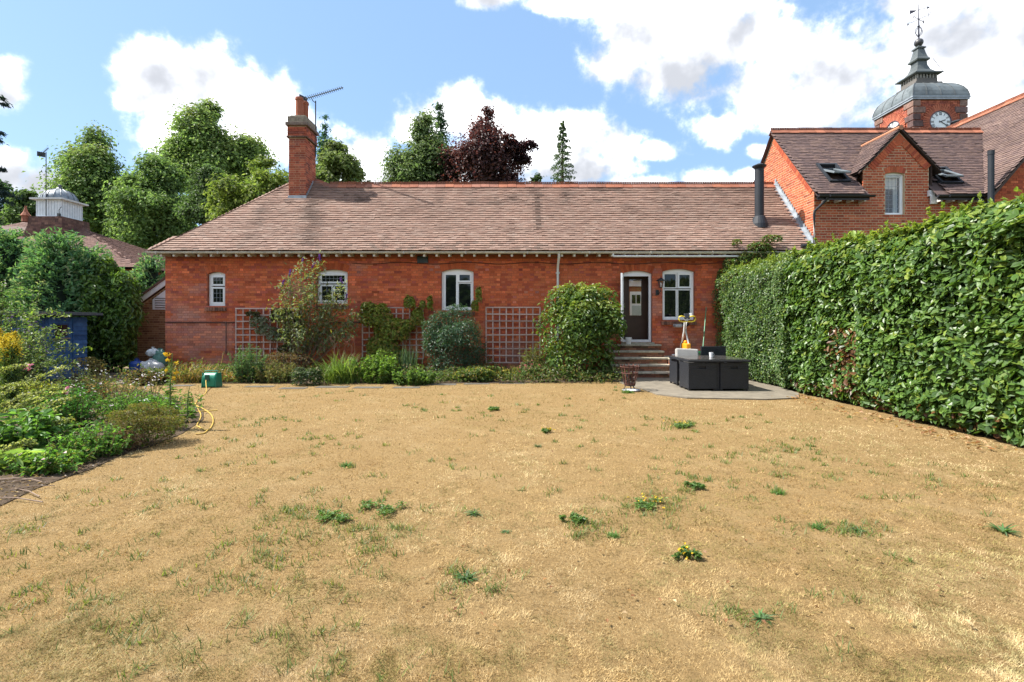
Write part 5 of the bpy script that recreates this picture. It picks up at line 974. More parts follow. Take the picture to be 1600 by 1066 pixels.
# trellises: every lath a part
TM = [(.50, .36, .31), (.46, .33, .29), (.54, .40, .35)]
def trellis(label, x0, x1, z0, z1, skip=0, miss=()):
    t = thing('trellis', label, 'trellis', ((x0+x1)/2, YW-.06, z0), 'square lattice trellises on the brick wall'); nv = int(round((x1-x0)/.2)); nh = int(round((z1-z0)/.2)); r = random.Random(int(x0*10))
    for i in range(nv+1): x = x0+(x1-x0)*i/nv; g = Geo(); g.bar((x+r.uniform(-.008, .008), YW-.055, z0), (x+r.uniform(-.008, .008), YW-.055, z1), .036, .018, pick(TM, 1, .1)[0], up=(0, 1, 0)); g.build('lath', MT['timber'], t)
    for i in range(nh+1):
        if i in miss: continue
        z = z0+(z1-z0)*i/nh; g = Geo(); g.bar((x0-.015, YW-.072, z+r.uniform(-.012, .012)), (x1+.015, YW-.072, z+r.uniform(-.012, .012)), .036, .018, pick(TM, 1, .1)[0], up=(0, 1, 0)); g.build('lath', MT['timber'], t)
trellis('square lattice trellis beside the tall buddleia with a pale climber on it', -8.27, -6.42, .12, 1.95); trellis('square lattice trellis nearly covered by a yellow-green vine', -4.48, -2.66, .45, 1.97); trellis('bare square lattice trellis between the dark shrub and big laurel bush', -.77, .83, .32, 1.98)
# ------------------------------------------------------------------ vegetation
def rdir(n): return nrm(rng.normal(0, 1, (n, 3)))
UP = np.array((0, 0, 1.))
def cloud_leaves(g, lumps, n, L, W, cols, rad=(.82, 1.05), clump=.0, nper=20, droop=.25, upb=.55, rndn=.6, inner=.2, big=False, zmin=None, tipcol=None, fold=.2, lv=.25, hang=0., rough=.22, stray=.08):
    """leaves over a set of ellipsoid lumps: normals outward and up, a share of them deeper inside"""
    lumps = np.array(lumps, float); ar = lumps[:, 3]*lumps[:, 5]; ar = ar/ar.sum()
    if clump > 0: m = max(1, n//nper)
    else: m = n
    li = rng.choice(len(lumps), m, p=ar); d = rdir(m); d[:, 2] = np.where(d[:, 2] < -.5, -d[:, 2], d[:, 2]); l = lumps[li]
    rr = np.where(rng.random(m) < inner, rng.uniform(.35, .85, m), rng.uniform(rad[0], rad[1], m))*(1+rough*2*(vnoise(d[:, 0]*2.6+li*3.1, d[:, 2]*2.6+d[:, 1]*1.9+li, 19)-.5)); rr = np.where(rng.random(m) < stray, rr*rng.uniform(1.0, 1.22, m), rr)
    P = l[:, :3]+d*l[:, 3:6]*rr[:, None]; out = nrm(d/l[:, 3:6]); tint = rng.normal(1, .14, m)
    if clump > 0:
        k = nper; off = rng.normal(0, 1, (m*k, 3))*np.repeat(l[:, 3:6].mean(1)*clump, k)[:, None]*np.array((1, 1, .65)); P = np.repeat(P, k, 0)+off; out = nrm(np.repeat(out, k, 0)+.8*nrm(off)); tint = np.repeat(tint, k)
    n = len(P); Nn = nrm(out*.75+UP*upb+rdir(n)*rndn); D = nrm(np.cross(Nn, rdir(n))+out*.35-UP*droop)
    if hang: D = nrm(D-UP*hang)
    C = pick(cols, n, .12)*tint[:, None]
    if tipcol is not None:
        h = np.clip((out[:, 2]-.35)*1.6, 0, 1)*rng.random(n); C = C*(1-h[:, None])+np.array(tipcol)*h[:, None]
    ok = np.ones(n, bool) if zmin is None else P[:, 2] > zmin
    s = np.clip(rng.normal(1, lv, n), .5, 1.7); g.leaves(P[ok], D[ok], Nn[ok], (L*s)[ok], (W*s)[ok], np.clip(C[ok], .004, .8), fold, big); return g
def bush_lumps(c, r, nl, k=.42, seed=0):
    q = np.random.default_rng(seed); c = np.array(c, float); r = np.array(r, float); out = [(*(c+(0, 0, r[2]*.80)), *(r*np.array((.86, .86, .88)))), (*(c+(0, 0, r[2]*.30)), *(r*np.array((.80, .80, .5))))]
    for i in range(nl):
        d = nrm(q.normal(0, 1, 3)); d[2] = abs(d[2])*1.0-.75*(q.random() < .45); out.append((*(c+(0, 0, r[2]*.95)+d*r*.72), *(r*k*q.uniform(.75, 1.15))))
    return out
def stems(t, c, tips, r0, col, m='bark', nm='stem', bow=.1):
    for p in tips:
        c0 = np.array(c)+np.array((random.uniform(-1, 1)*r0*2, random.uniform(-1, 1)*r0*2, 0)); p = np.array(p, float); mid = (c0+p)/2+np.array((random.uniform(-bow, bow), random.uniform(-bow, bow), bow*.5)); g = Geo(); g.tube(smoothpath([c0, mid, p], 4), np.linspace(r0, r0*.35, 9), 6, col); g.build(nm, MT[m], t)
def shoots(g, l, n, L, W, cols):
    l = np.array(l); d = rdir(n); d[:, 2] = np.abs(d[:, 2])*.9+.05; d = nrm(d); b = l[:3]+d*l[3:6]*1.0; ln = l[3:6].mean()*rng.uniform(.12, .38, n); dr = nrm(d+UP*.7+rdir(n)*.3); k = 12
    s = rng.random((n*k, 1)); P = np.repeat(b, k, 0)+np.repeat(dr*ln[:, None], k, 0)*s; D = nrm(np.repeat(dr, k, 0)*.7+rdir(n*k)*.8); g.leaves(P, D, UP+rdir(n*k)*.7, L*.8, W*.8, np.clip(pick(cols, n*k, .14)*1.12, 0, .6), .2)
def shrub(name, label, cat, c, r, n, L, W, cols, nl=7, seed=0, m='leaf', ns=4, group=None, scol=(.12, .085, .055), flowers=None, **k):
    t = thing(name, label, cat, c, group); lm = bush_lumps(c, r, nl, seed=seed+1); g = Geo(); shoots(g, lm[0], max(10, n//170), L, W, cols); k.setdefault('rough', .34); cloud_leaves(g, lm, n, L, W, cols, zmin=c[2]+.01, **k); g.build('foliage', MT[m], t)
    c = np.array(c); stems(t, c, [np.array(l[:3]) for l in lm[1:1+ns]], max(.006, min(r)*.025), scol, 'stem')
    if flowers:
        fc, nf, fs = flowers; g = Geo(); cloud_leaves(g, lm, nf, fs, fs*.9, fc, inner=0, rad=(1.0, 1.12), zmin=c[2]+r[2]*.5); g.build('flowers', MT['petal'], t)
    return t
def stemmy(name, label, cat, c, r, n_, L, W, cols, seed=0, flowers=None, ns=60, upright=.75, m='leaf', big=False, scol=(.14, .13, .05)):
    """a plant of many separate leafy stems leaning apart"""
    q = np.random.default_rng(seed); t = thing(name, label, cat, c); c = np.array(c, float); a = q.uniform(0, 6.283, ns); rr = q.random(ns)**.5*.75; hd = np.stack([np.cos(a)*rr, np.sin(a)*rr, 0*a], 1); b = c+hd*np.array(r)*.8
    ht = r[2]*2*q.uniform(.45, 1.08, ns)*(1.05-.35*rr); ln = hd*np.array((r[0], r[1], 0))*q.uniform(.2, .75, ns)[:, None]+q.normal(0, .18, (ns, 3))*r[2]*np.array((1, 1, 0)); tip = b+ln+UP*ht[:, None]; k = max(4, n_//ns); s = q.random((ns*k, 1))**.75
    si = np.repeat(np.arange(ns), k); P = b[si]*(1-s)+tip[si]*s+UP*(s*(1-s))*.25*ht[si][:, None]; az = q.uniform(0, 6.283, ns*k); out = np.stack([np.cos(az), np.sin(az), q.uniform(-.5, .6, ns*k)], 1); s_ = np.clip(q.normal(1, .3, ns*k), .45, 1.7)*(1.15-.5*s[:, 0]); D = nrm(out); P = P+D*(L*s_*.5)[:, None]
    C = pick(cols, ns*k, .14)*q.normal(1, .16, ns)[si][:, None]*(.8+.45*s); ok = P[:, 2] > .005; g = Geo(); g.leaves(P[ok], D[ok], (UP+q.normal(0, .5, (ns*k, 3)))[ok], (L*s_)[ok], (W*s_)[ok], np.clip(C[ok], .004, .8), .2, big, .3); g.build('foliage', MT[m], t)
    g = Geo()
    for i in range(ns): g.tube([b[i], (b[i]+tip[i])/2+UP*ht[i]*.06, tip[i]], [.005, .004, .002], 4, scol, caps=False)
    g.build('stems' if False else 'stem', MT['stem'], t, kind='stuff')
    if flowers:
        fc, nf, fs = flowers; g = Geo(); i = q.integers(0, ns, nf); g.leaves(tip[i]+q.normal(0, .03, (nf, 3)), rdir(nf)*np.array((1, 1, .3)), UP+rdir(nf)*.4, fs, fs*.9, pick(fc, nf)); g.build('flowers', MT['petal'], t)
    return t
def tree(name, label, px, yt, yb, hw, Y, n, L, cols, shape='round', seed=0, m='tree', clump=.30, nper=26, nl=16, group='trees behind the houses', lump=.36, trunk=.35, inner=.12, W=None, yfill=None, lean=0, tipcol=None):
    q = np.random.default_rng(seed); top = at(px, yt, Y); bot = at(px, yb, Y); hwm = hw*Y/F; Hc = top.z-bot.z; t = thing(name, label, 'tree', (top.x, Y, 0), group); cz = (top.z+bot.z)/2; lm = []
    for i in range(nl):
        if shape == 'cone':
            f = (i+.5)/nl; z = bot.z+Hc*f*.97; rr = hwm*(1-f)**.8*.9+.05*hwm; a = q.uniform(0, 6.28); o = rr*.45*(q.random()); lm.append((top.x+o*math.cos(a), Y+o*math.sin(a), z, rr*.75, rr*.75, Hc/nl*1.2))
        else:
            d = nrm(q.normal(0, 1, 3)); d[1] *= .8; f = q.uniform(.55, 1.0)
            if i == 0: d = np.array((0.05, 0, 1.)); f = 1
            elif i < 6: d = nrm(np.array((math.cos(i*1.257), .2, -.25+.35*(i % 2)))); f = 1
            s = lump*q.uniform(.7, 1.15); e = hwm*1.04*(1-max(0, d[2])*(.10 if shape == 'round' else .38))
            lm.append((top.x+d[0]*e*(1-s*.8)*f+lean*d[2], Y+d[1]*e*(1-s*.8)*f, cz+d[2]*Hc/2*(1-s*.75)*f, e*s, e*s, Hc/2*s*.85))
    if shape != 'cone': lm.append((top.x, Y, cz-.05*Hc, hwm*.5, hwm*.5, Hc*.3))
    g = Geo(); cloud_leaves(g, lm, n, L, W or L*.62, cols, clump=clump, nper=nper, inner=inner, rad=(.68, 1.08), stray=.16, upb=.4, rndn=.55, tipcol=tipcol); g.build('crown', MT[m], t)
    g = Geo(); r0 = max(.12, trunk*Hc*.05); g.tube([(top.x+.1, Y, -.1), (top.x, Y, bot.z), (top.x+.15, Y+.1, cz), (top.x, Y, top.z-Hc*.12)], [r0*1.3, r0, r0*.6, r0*.12], 10); tk = g.build('trunk', MT['bark'], t)
    if shape != 'cone':
        for l in lm[1:11]: g = Geo(); z0 = bot.z+(l[2]-bot.z)*.45; g.tube(smoothpath([(top.x, Y, z0), ((top.x+l[0])/2, (Y+l[1])/2, z0+(l[2]-z0)*.7), (l[0], l[1], l[2]+l[5]*.5)], 4), np.linspace(r0*.45, r0*.08, 9), 6); g.build('limb', MT['bark'], tk)
    return t
TG = [(0.175, 0.254, 0.077), (0.141, 0.221, 0.070), (0.211, 0.294, 0.095), (0.110, 0.180, 0.062)]
TL = [(0.211, 0.285, 0.081), (0.175, 0.254, 0.075), (0.256, 0.334, 0.108), (0.141, 0.213, 0.070)]
g = Geo(); lm_ = [(x, -26+random.uniform(-3, 3), random.uniform(1.5, 3), 5, 4, random.uniform(3, 4.5)) for x in range(-44, 60, 6)]; cloud_leaves(g, lm_, 16000, 1.0, .6, [(.05, .09, .03), (.07, .12, .04)], inner=.2); g.build('treeline', MT['tree'], None, kind='stuff', label='dark belt of trees behind the garden, seen mirrored in the window panes', cat='trees', org=(0, -26, 0))
tree('lime_tree', 'broad deep green lime tree rising behind the white cupola', 148, 203, 440, 84, 44, 44000, .27, TG, 'ovate', 1, nl=20, tipcol=(.17, .165, .06))
tree('sycamore_tree', 'open green tree with sky showing through, beside the hipped roof end', 238, 248, 430, 70, 40, 24000, .25, TG, 'round', 2, nl=20, lump=.30, clump=.34, inner=.08)
tree('oak_tree', 'tall rounded green tree topping the others above the hipped roof end', 328, 163, 330, 80, 50, 40000, .29, TL[1:]+TG[:2], 'ovate', 3, nl=20, tipcol=(.17, .165, .06))
tree('hornbeam_tree', 'smaller dense rounded tree in front of the tallest green tree', 330, 262, 380, 44, 36, 12000, .20, [(.085, .135, .045), (.07, .115, .04)], 'round', 4, nl=14)
tree('maple_tree', 'bright yellow-green tree growing close behind the chimney roof', 408, 252, 380, 82, 30, 17000, .21, [(0.180, 0.233, 0.047), (0.146, 0.199, 0.041), (0.214, 0.254, 0.067), (0.101, 0.151, 0.034)], 'round', 5, nl=18)
tree('apple_tree', 'rounded yellowish-green tree showing just beyond the chimney', 522, 226, 330, 40, 36, 7000, .26, [(0.157, 0.205, 0.067), (0.124, 0.173, 0.054), (0.180, 0.216, 0.080)], 'round', 6, nl=14)
tree('spruce_tree', 'dark blue-green spruce tip poking up beside the chimney', 508, 187, 340, 24, 48, 6000, .30, [(0.034, 0.090, 0.055), (0.047, 0.112, 0.062)], 'cone', 7, m='needle', nl=12, clump=.4, W=.10)
tree('cedar_tree', 'small dark flat-branched cedar low over the roof ridge', 556, 256, 340, 26, 42, 3000, .26, [(0.050, 0.104, 0.059), (0.075, 0.136, 0.074)], 'round', 8, m='needle', nl=9, lump=.3, clump=.35, W=.10)
tree('beech_tree', 'pale green pyramidal tree beside the dark purple one', 662, 183, 350, 56, 46, 26000, .27, [(0.134, 0.191, 0.070), (0.106, 0.163, 0.059), (0.163, 0.220, 0.091), (0.088, 0.134, 0.049)], 'ovate', 9, nl=18, tipcol=(.17, .19, .075))
tree('pine_tree', 'dark conifer top showing above the pale green pyramidal tree', 687, 163, 350, 26, 56, 6000, .34, [(0.042, 0.088, 0.052), (0.067, 0.120, 0.066)], 'cone', 10, m='needle', nl=12, clump=.45, W=.13)
tree('copper_beech_tree', 'large dark purple-leaved copper beech above the roof ridge', 757, 172, 350, 68, 44, 19000, .25, [(.098, .050, .046), (.074, .038, .040), (.13, .066, .05), (.056, .036, .036)], 'ovate', 11, m='copper', nl=20, lump=.28, clump=.36, inner=.05)
g = Geo()
for (x, y) in ((812, 236), (826, 228), (800, 226), (817, 250), (795, 240)): p = at(x, y, 43.6); cloud_leaves(g, [(p.x, 43.6, p.z, .55, .5, .32)], 420, .26, .17, [(.055, .026, .032), (.04, .020, .028)], clump=.35, nper=20)
cbt = bpy.data.objects['copper_beech_tree']; g.build('crown_spray', MT['copper'], cbt); a, b = at(770, 262, 44), at(826, 228, 43.6); g = Geo(); g.tube([a, at(795, 246, 43.8), b], [.10, .06, .02], 6); g.build('limb', MT['bark'], cbt)
tree('holly_tree', 'low rounded green treetop just clearing the ridge', 838, 274, 340, 28, 42, 2500, .26, [(.07, .115, .04), (.055, .095, .035)], 'round', 12, nl=8)
# slender conifer with visible trunk
c = at(879, 190, 40); t = thing('larch_tree', 'thin see-through conifer standing alone above the ridge', 'tree', (c.x, 40, 0), 'trees behind the houses'); bz = at(879, 300, 40).z; g = Geo()
for i in range(64):
    f = i/63; z = c.z-.1-(c.z-bz+1.5)*f; rr = (.14+1.5*f**.85)*random.uniform(.65, 1.1); a = i*2.4; p = np.array((c.x+rr*.62*math.cos(a), 40+rr*.62*math.sin(a), z-.12*rr)); cloud_leaves(g, [(*p, rr*.45, rr*.45, .16+.06*f)], 62, .21, .065, [(0.078, 0.128, 0.062), (0.062, 0.105, 0.055), (0.101, 0.150, 0.069)], droop=.5)
g.build('crown', MT['needle'], t); g = Geo(); g.tube([(c.x, 40, 0), (c.x, 40, bz), (c.x, 40, c.z)], [.2, .12, .02], 8); tk = g.build('trunk', MT['bark'], t)
for i in range(26): f = (i+1)/27; z = c.z-(c.z-bz+1.2)*f; rr = .1+1.15*f; a = i*2.4; g = Geo(); g.tube([(c.x, 40, z), (c.x+rr*math.cos(a), 40+rr*math.sin(a), z-.15)], [.035, .01], 5); g.build('limb', MT['bark'], tk)
# dark conifer just outside the frame whose branch tips hang in
tree('fir_tree', 'dark fir whose drooping branch tips reach in beside the cupola house', -85, 60, 380, 46, 20, 7000, .22, [(.018, .042, .038), (.028, .058, .04), (.04, .075, .04)], 'cone', 13, m='needle', nl=14, clump=.5, W=.06, group='trees at the garden edge')
ft = bpy.data.objects['fir_tree']
for (x, y) in ((8, 152), (14, 162), (8, 207), (4, 218), (9, 264), (14, 300), (22, 315), (30, 305)):
    a, b = at(-60, y-16, 20), at(x, y+3, 20); g = Geo(); g.tube([a, (a+b)/2+Vector((0, 0, .05)), b], [.03, .02, .006], 5); g.build('limb', MT['bark'], ft); n_ = 150; s = rng.random(n_)**.6; P = np.array(a)[None]*(1-s[:, None])+np.array(b)[None]*s[:, None]+rng.normal(0, .05, (n_, 3)); g = Geo(); d = nrm(np.array(b-a)); g.leaves(P, nrm(d+rdir(n_)*.7-UP*.35), rdir(n_)*.5+UP, .22, .045, pick([(.018, .04, .045), (.03, .055, .05)], n_)); g.build('needle_spray', MT['needle'], ft)
tree('elm_tree', 'light green tree low beside the cupola house chimney finial', 42, 300, 400, 40, 34, 5000, .25, [(.10, .155, .05), (.08, .13, .04)], 'round', 14, nl=12)
tree('yew_tree', 'dark tree filling the gap below the fir branch tips', 8, 285, 420, 36, 38, 6000, .28, [(.03, .065, .035), (.045, .085, .04)], 'round', 15, nl=12)
for i, (px, yt, hw, Y, lb) in enumerate([(90, 330, 60, 52, 'dim green treetop low behind the far tiled roof'), (205, 350, 50, 50, 'dim green treetop in the gap between the two tiled roofs'), (285, 340, 55, 56, 'shadowy treetop low behind the hipped roof corner')]): tree('distant_tree', lb, px, yt, 470, hw, Y, 8000, .38, TG, 'round', 30+i, nl=14)
# conifer screen and laurels behind the shed
CN = [(0.111, 0.246, 0.111), (0.146, 0.309, 0.123), (0.195, 0.372, 0.147), (0.085, 0.181, 0.100)]
def leylandii(label, px, yt, hw, Y, seed, n=9000, cols=CN):
    top = at(px, yt, Y); w_ = hw*Y/F; t = thing('conifer', label, 'conifer', (top.x, Y, 0), 'conifers screening the garden edge'); q = np.random.default_rng(seed); g = Geo()
    m = n//18; f = q.random(m)**.8; z = top.z*(1-f)+.15*f; a = q.uniform(0, 6.283, m); rad = w_*np.minimum(1, .12+1.5*f**.75)*(.78+.35*vnoise(a*1.3, z*1.2, seed))
    c = np.stack([top.x+rad*np.cos(a), Y+rad*np.sin(a)*.8, z], 1); o = np.stack([np.cos(a), np.sin(a), 0*a], 1); dr = nrm(o+UP*.55+q.normal(0, .25, (m, 3))); k = 18; s = q.random((m*k, 1))*.5; sp = np.repeat(dr, k, 0)
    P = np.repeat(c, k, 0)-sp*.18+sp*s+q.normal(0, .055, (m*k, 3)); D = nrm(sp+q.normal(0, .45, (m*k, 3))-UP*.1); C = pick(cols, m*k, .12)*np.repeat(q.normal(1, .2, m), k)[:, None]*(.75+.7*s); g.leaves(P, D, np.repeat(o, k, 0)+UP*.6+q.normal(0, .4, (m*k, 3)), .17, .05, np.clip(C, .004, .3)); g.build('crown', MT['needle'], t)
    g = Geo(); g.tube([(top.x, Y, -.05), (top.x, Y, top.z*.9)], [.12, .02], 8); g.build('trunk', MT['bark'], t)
    g = Geo(); pr = [(w_*min(1, .12+1.5*f_**.75)*.66, top.z*(1-f_)*.97) for f_ in np.linspace(1, .02, 9)]; g.lathe((top.x, Y, .05), pr, 12, (.012, .026, .012)); g.build('shade_core', MT['needle'], t)  # near-black shell added behind the sprays, painted as the conifer's inner shade
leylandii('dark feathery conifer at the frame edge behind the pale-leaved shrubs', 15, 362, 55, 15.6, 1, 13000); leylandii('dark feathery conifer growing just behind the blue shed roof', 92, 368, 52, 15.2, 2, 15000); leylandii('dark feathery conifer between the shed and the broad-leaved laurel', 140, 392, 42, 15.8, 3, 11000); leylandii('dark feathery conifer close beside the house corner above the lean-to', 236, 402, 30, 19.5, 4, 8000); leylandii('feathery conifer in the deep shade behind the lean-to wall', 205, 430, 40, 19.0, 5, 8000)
LA = [(0.068, 0.136, 0.028), (0.095, 0.176, 0.033), (0.052, 0.104, 0.024), (0.138, 0.232, 0.041)]
c = at(182, 590, 15.4); shrub('laurel_shrub', 'tall dark glossy laurel shading the path between shed and lean-to', 'shrub', (c.x-.25, 15.5, 0), (.80, .8, 1.72), 8500, .15, .06, LA, 12, 3, 'gloss', tipcol=(.12, .19, .04), big=True, hang=.35)
# ------------------------------------------------------------------ hedge along the boundary
def hedge_leaves(g, y0, y1, n, L, W, cols, xf, zt, thick, depth=.22, seed=0):
    q = np.random.default_rng(seed); n1 = int(n*.72); y = q.uniform(y0, y1, n1)
    if y0 < 6: y = y0+(y1-y0)*q.random(n1)**1.25
    z = q.uniform(.02, 1, n1)*zt; bump = (vnoise(y*1.5, z*1.8, 3+seed)-.5)*.34+(vnoise(y*4, z*4.5, 8+seed)-.5)*.16; dep = q.random(n1)**1.6*depth
    rnd = np.clip((z-(zt-.45))/.45, 0, 1)**2*.35; foot = np.clip((.35-z)/.35, 0, 1)*.16
    P = np.stack([xf-bump+dep+rnd+foot, y, z+(vnoise(y*1.1, y*0, 5)-.5)*.2*(z/zt)], 1); out = nrm(np.stack([-np.ones(n1), 0*y, .35+1.4*rnd], 1))
    n2 = n-n1; y2 = q.uniform(y0, y1, n2); x2 = xf+.25+q.uniform(0, thick-.3, n2); P2 = np.stack([x2, y2, zt+(vnoise(y2*1.1, y2*0, 5)-.5)*.2+(vnoise(x2*3, y2*2.5, 6)-.5)*.35-q.random(n2)**1.5*.18], 1)
    P = np.vstack([P, P2]); out = np.vstack([out, np.tile((-.15, 0, 1.), (n2, 1))]); m = n1+n2
    Nn = nrm(out*.9+UP*.35+q.normal(0, .42, (m, 3))); D = nrm(np.cross(Nn, q.normal(0, 1, (m, 3)))+np.array((-.2, -.25, -.15))); C = pick(cols, m, .14)
    hh = np.clip((P[:, 2]-zt*.80)/(zt*.2), 0, 1); k = (q.random(m) < .08+.62*hh**1.5)[:, None]; C = np.where(k, pick([(.16, .23, .035), (.21, .27, .045), (.13, .20, .035)], m, .12), C)  # top leaves yellower and lighter: young growth, plus sunlight painted into the colour
    s = np.clip(q.normal(1, .22, m), .55, 1.5); fr_ = np.concatenate([dep, np.full(n2, .1)])
    return P, D, Nn, L*s, W*s, C, fr_
XF = 6.08; ZH = 3.1
hd_ = thing('laurel_hedge', 'tall clipped glossy laurel hedge along the lawn boundary', 'hedge', (6.9, 7.5, 0))
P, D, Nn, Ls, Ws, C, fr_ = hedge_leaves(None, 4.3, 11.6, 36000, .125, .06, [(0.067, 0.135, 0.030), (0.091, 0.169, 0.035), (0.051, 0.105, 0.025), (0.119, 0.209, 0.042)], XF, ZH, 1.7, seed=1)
brown = (np.abs(P[:, 1]-(9.6+.5*(vnoise(P[:, 2]*2, P[:, 1]*0, 3)-.5))) < .40) & (P[:, 2] < 1.45) & (P[:, 2] > .25) & (rng.random(len(P)) < .38); low = (P[:, 2] < .35) & (rng.random(len(P)) < .14)
C[brown | low] = pick([(.16, .075, .03), (.22, .11, .045), (.11, .05, .025)], int((brown | low).sum()))
vis = (fr_ < .02) & (P[:, 1] < 7.6) & (P[:, 1] > 6.1) & (P[:, 2] < 3.2); sel = np.where(vis)[0]; sel = sel[np.argsort(P[sel, 1]-Ls[sel]*14)][:300]; rest = np.ones(len(P), bool); rest[sel] = False
g = Geo(); g.leaves(P[rest], D[rest], Nn[rest], Ls[rest], Ws[rest], C[rest], .16, True, .12); g.build('foliage', MT['gloss'], hd_, kind='stuff')
ms = []
for k in range(10): b = Geo(); b.leaves([(0, 0, 0)], np.array([(0, 1., 0)]), np.array([(0, 0, 1.)]), .125, .06, C[sel[k*len(sel)//10]], .16, True, .12); ms.append(b.mesh('leaf', MT['gloss']))
po = ORG[hd_.name]
for i, s in enumerate(sel):
    o = bpy.data.objects.new('leaf', ms[i % 10]); COL.objects.link(o); o.parent = hd_; o.location = Vector(P[s])-po; d = Vector(D[s]).normalized(); n_ = Vector(Nn[s]); x = d.cross(n_).normalized(); z = x.cross(d); o.rotation_euler = Matrix((x, d, z)).transposed().to_euler(); f = Ls[s]/.125; o.scale = (f, f, f)
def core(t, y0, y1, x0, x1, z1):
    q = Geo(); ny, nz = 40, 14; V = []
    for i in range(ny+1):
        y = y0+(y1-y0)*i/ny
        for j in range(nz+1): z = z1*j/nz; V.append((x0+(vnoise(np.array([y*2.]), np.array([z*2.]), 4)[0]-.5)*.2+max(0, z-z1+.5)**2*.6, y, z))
    i = np.arange(ny)[:, None]*(nz+1); j = np.arange(nz)[None]; q.add(V, np.stack([i+j, i+j+1, i+nz+2+j, i+nz+1+j], -1).reshape(-1, 4), (.012, .020, .008)); q.bb((x0+.3, y0, 0), (x1, y1, z1-.05), (.012, .020, .008)); q.build('shade_core', MT['needle'], t)  # near-black solid core: the shade inside the hedge put into its colour
g = Geo(); n_ = 420; y_ = rng.uniform(4.5, 15.0, n_); b_ = np.stack([XF+.15+rng.random(n_)**1.5*1.2, y_, ZH-.05+(vnoise(y_*1.1, y_*0, 5)-.5)*.2], 1); l_ = rng.uniform(.05, .22, n_); d_ = nrm(UP+rng.normal(0, .35, (n_, 3))); k = 9; s = rng.random((n_*k, 1)); g.leaves(np.repeat(b_, k, 0)+np.repeat(d_*l_[:, None], k, 0)*s, nrm(np.repeat(d_, k, 0)*.7+rdir(n_*k)*.8), UP+rdir(n_*k)*.7, np.repeat(np.where(y_ < 11.5, .10, .06), k), np.repeat(np.where(y_ < 11.5, .05, .034), k), pick([(.22, .29, .05), (.27, .33, .06), (.17, .25, .045)], n_*k), .2); g.build('young_shoots', MT['leaf'], hd_, kind='stuff')
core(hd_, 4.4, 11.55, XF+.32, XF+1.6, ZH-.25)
for i in range(26): y = 4.6+i*.27; g = Geo(); g.tube([(XF+.5, y, 0), (XF+.3+random.uniform(-.1, .1), y+random.uniform(-.2, .2), 1.3)], [.03, .012], 6, (.07, .05, .035)); g.build('stem', MT['stem'], hd_)
h2 = thing('privet_hedge', 'small-leaved hedge growing between the laurel hedge and house wall', 'hedge', (6.8, 13.4, 0))
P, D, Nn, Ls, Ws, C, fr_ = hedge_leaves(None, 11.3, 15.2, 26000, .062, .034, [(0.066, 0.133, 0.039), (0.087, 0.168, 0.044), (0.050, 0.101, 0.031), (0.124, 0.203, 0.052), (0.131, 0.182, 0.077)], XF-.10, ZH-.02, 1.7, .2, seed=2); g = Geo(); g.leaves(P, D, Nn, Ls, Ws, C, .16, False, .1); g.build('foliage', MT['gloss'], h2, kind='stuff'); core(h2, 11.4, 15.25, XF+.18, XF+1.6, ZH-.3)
for i in range(10): y = 11.6+i*.37; g = Geo(); g.tube([(XF+.4, y, 0), (XF+.25, y+.1, 1.2)], [.02, .008], 6, (.07, .05, .035)); g.build('stem', MT['stem'], h2)
# climber reaching from hedge to the gutter
t = thing('wall_climber', 'leafy climber straggling from the hedge up over the gutter', 'climber', (6.3, 15.1, 2.6)); g = Geo()
for (x, y, rx, rz, n_) in ((1165, 405, .30, .22, 700), (1185, 388, .35, .16, 600), (1140, 415, .22, .2, 420), (1205, 375, .30, .14, 300), (1150, 380, .12, .1, 120), (1128, 430, .14, .2, 220), (1195, 405, .5, .3, 900)): p = at(x, y, 15.0); cloud_leaves(g, [(p.x, 14.95, p.z, rx, .22, rz)], n_, .075, .04, [(.06, .12, .03), (.09, .16, .035), (.13, .17, .04), (.16, .11, .04)])
g.build('foliage', MT['leaf'], t)
for (x, y) in ((1206, 362), (1222, 372), (1150, 378), (1125, 440)): p = at(x, y, 15.0); g = Geo(); g.tube(smoothpath([(6.3, 15.1, 2.6), ((6.3+p.x)/2-.1, 15.0, (2.6+p.z)/2+.1), p], 5), .006, 5, (.10, .07, .05)); g.build('stem', MT['stem'], t)
# ------------------------------------------------------------------ border along the house wall
def G(px, py): p = gnd(px, py); return (p.x, p.y, 0)
shrub('laurel_bush', 'big rounded glossy green bush between the trellis and back steps', 'bush', (1.82, 14.0, 0), (1.22, 1.0, 1.27), 13000, .105, .046, [(.07, .135, .026), (.095, .17, .03), (.05, .10, .022), (.135, .205, .036)], 14, 5, 'gloss', tipcol=(.32, .35, .06), big=True, ns=6)
shrub('evergreen_bush', 'dense dark blue-green bush below the tall middle window', 'bush', (-1.6, 14.3, 0), (.96, .75, .96), 17000, .048, .026, [(0.034, 0.083, 0.044), (0.047, 0.105, 0.055), (0.028, 0.063, 0.036), (0.078, 0.143, 0.069)], 10, 6, 'gloss', ns=5)
t = thing('buddleia', 'tall straggly buddleia with purple flower spikes across the leaded window', 'shrub', (-6.1, 14.7, 0)); g = Geo(); fl_ = Geo(); tips = [(472, 412), (500, 408), (488, 420), (440, 448), (452, 432), (520, 455), (540, 470), (555, 505), (430, 480), (510, 480), (470, 470), (490, 450), (535, 445), (548, 520), (470, 520), (500, 520), (445, 520), (520, 500), (560, 490)]
tp3 = []
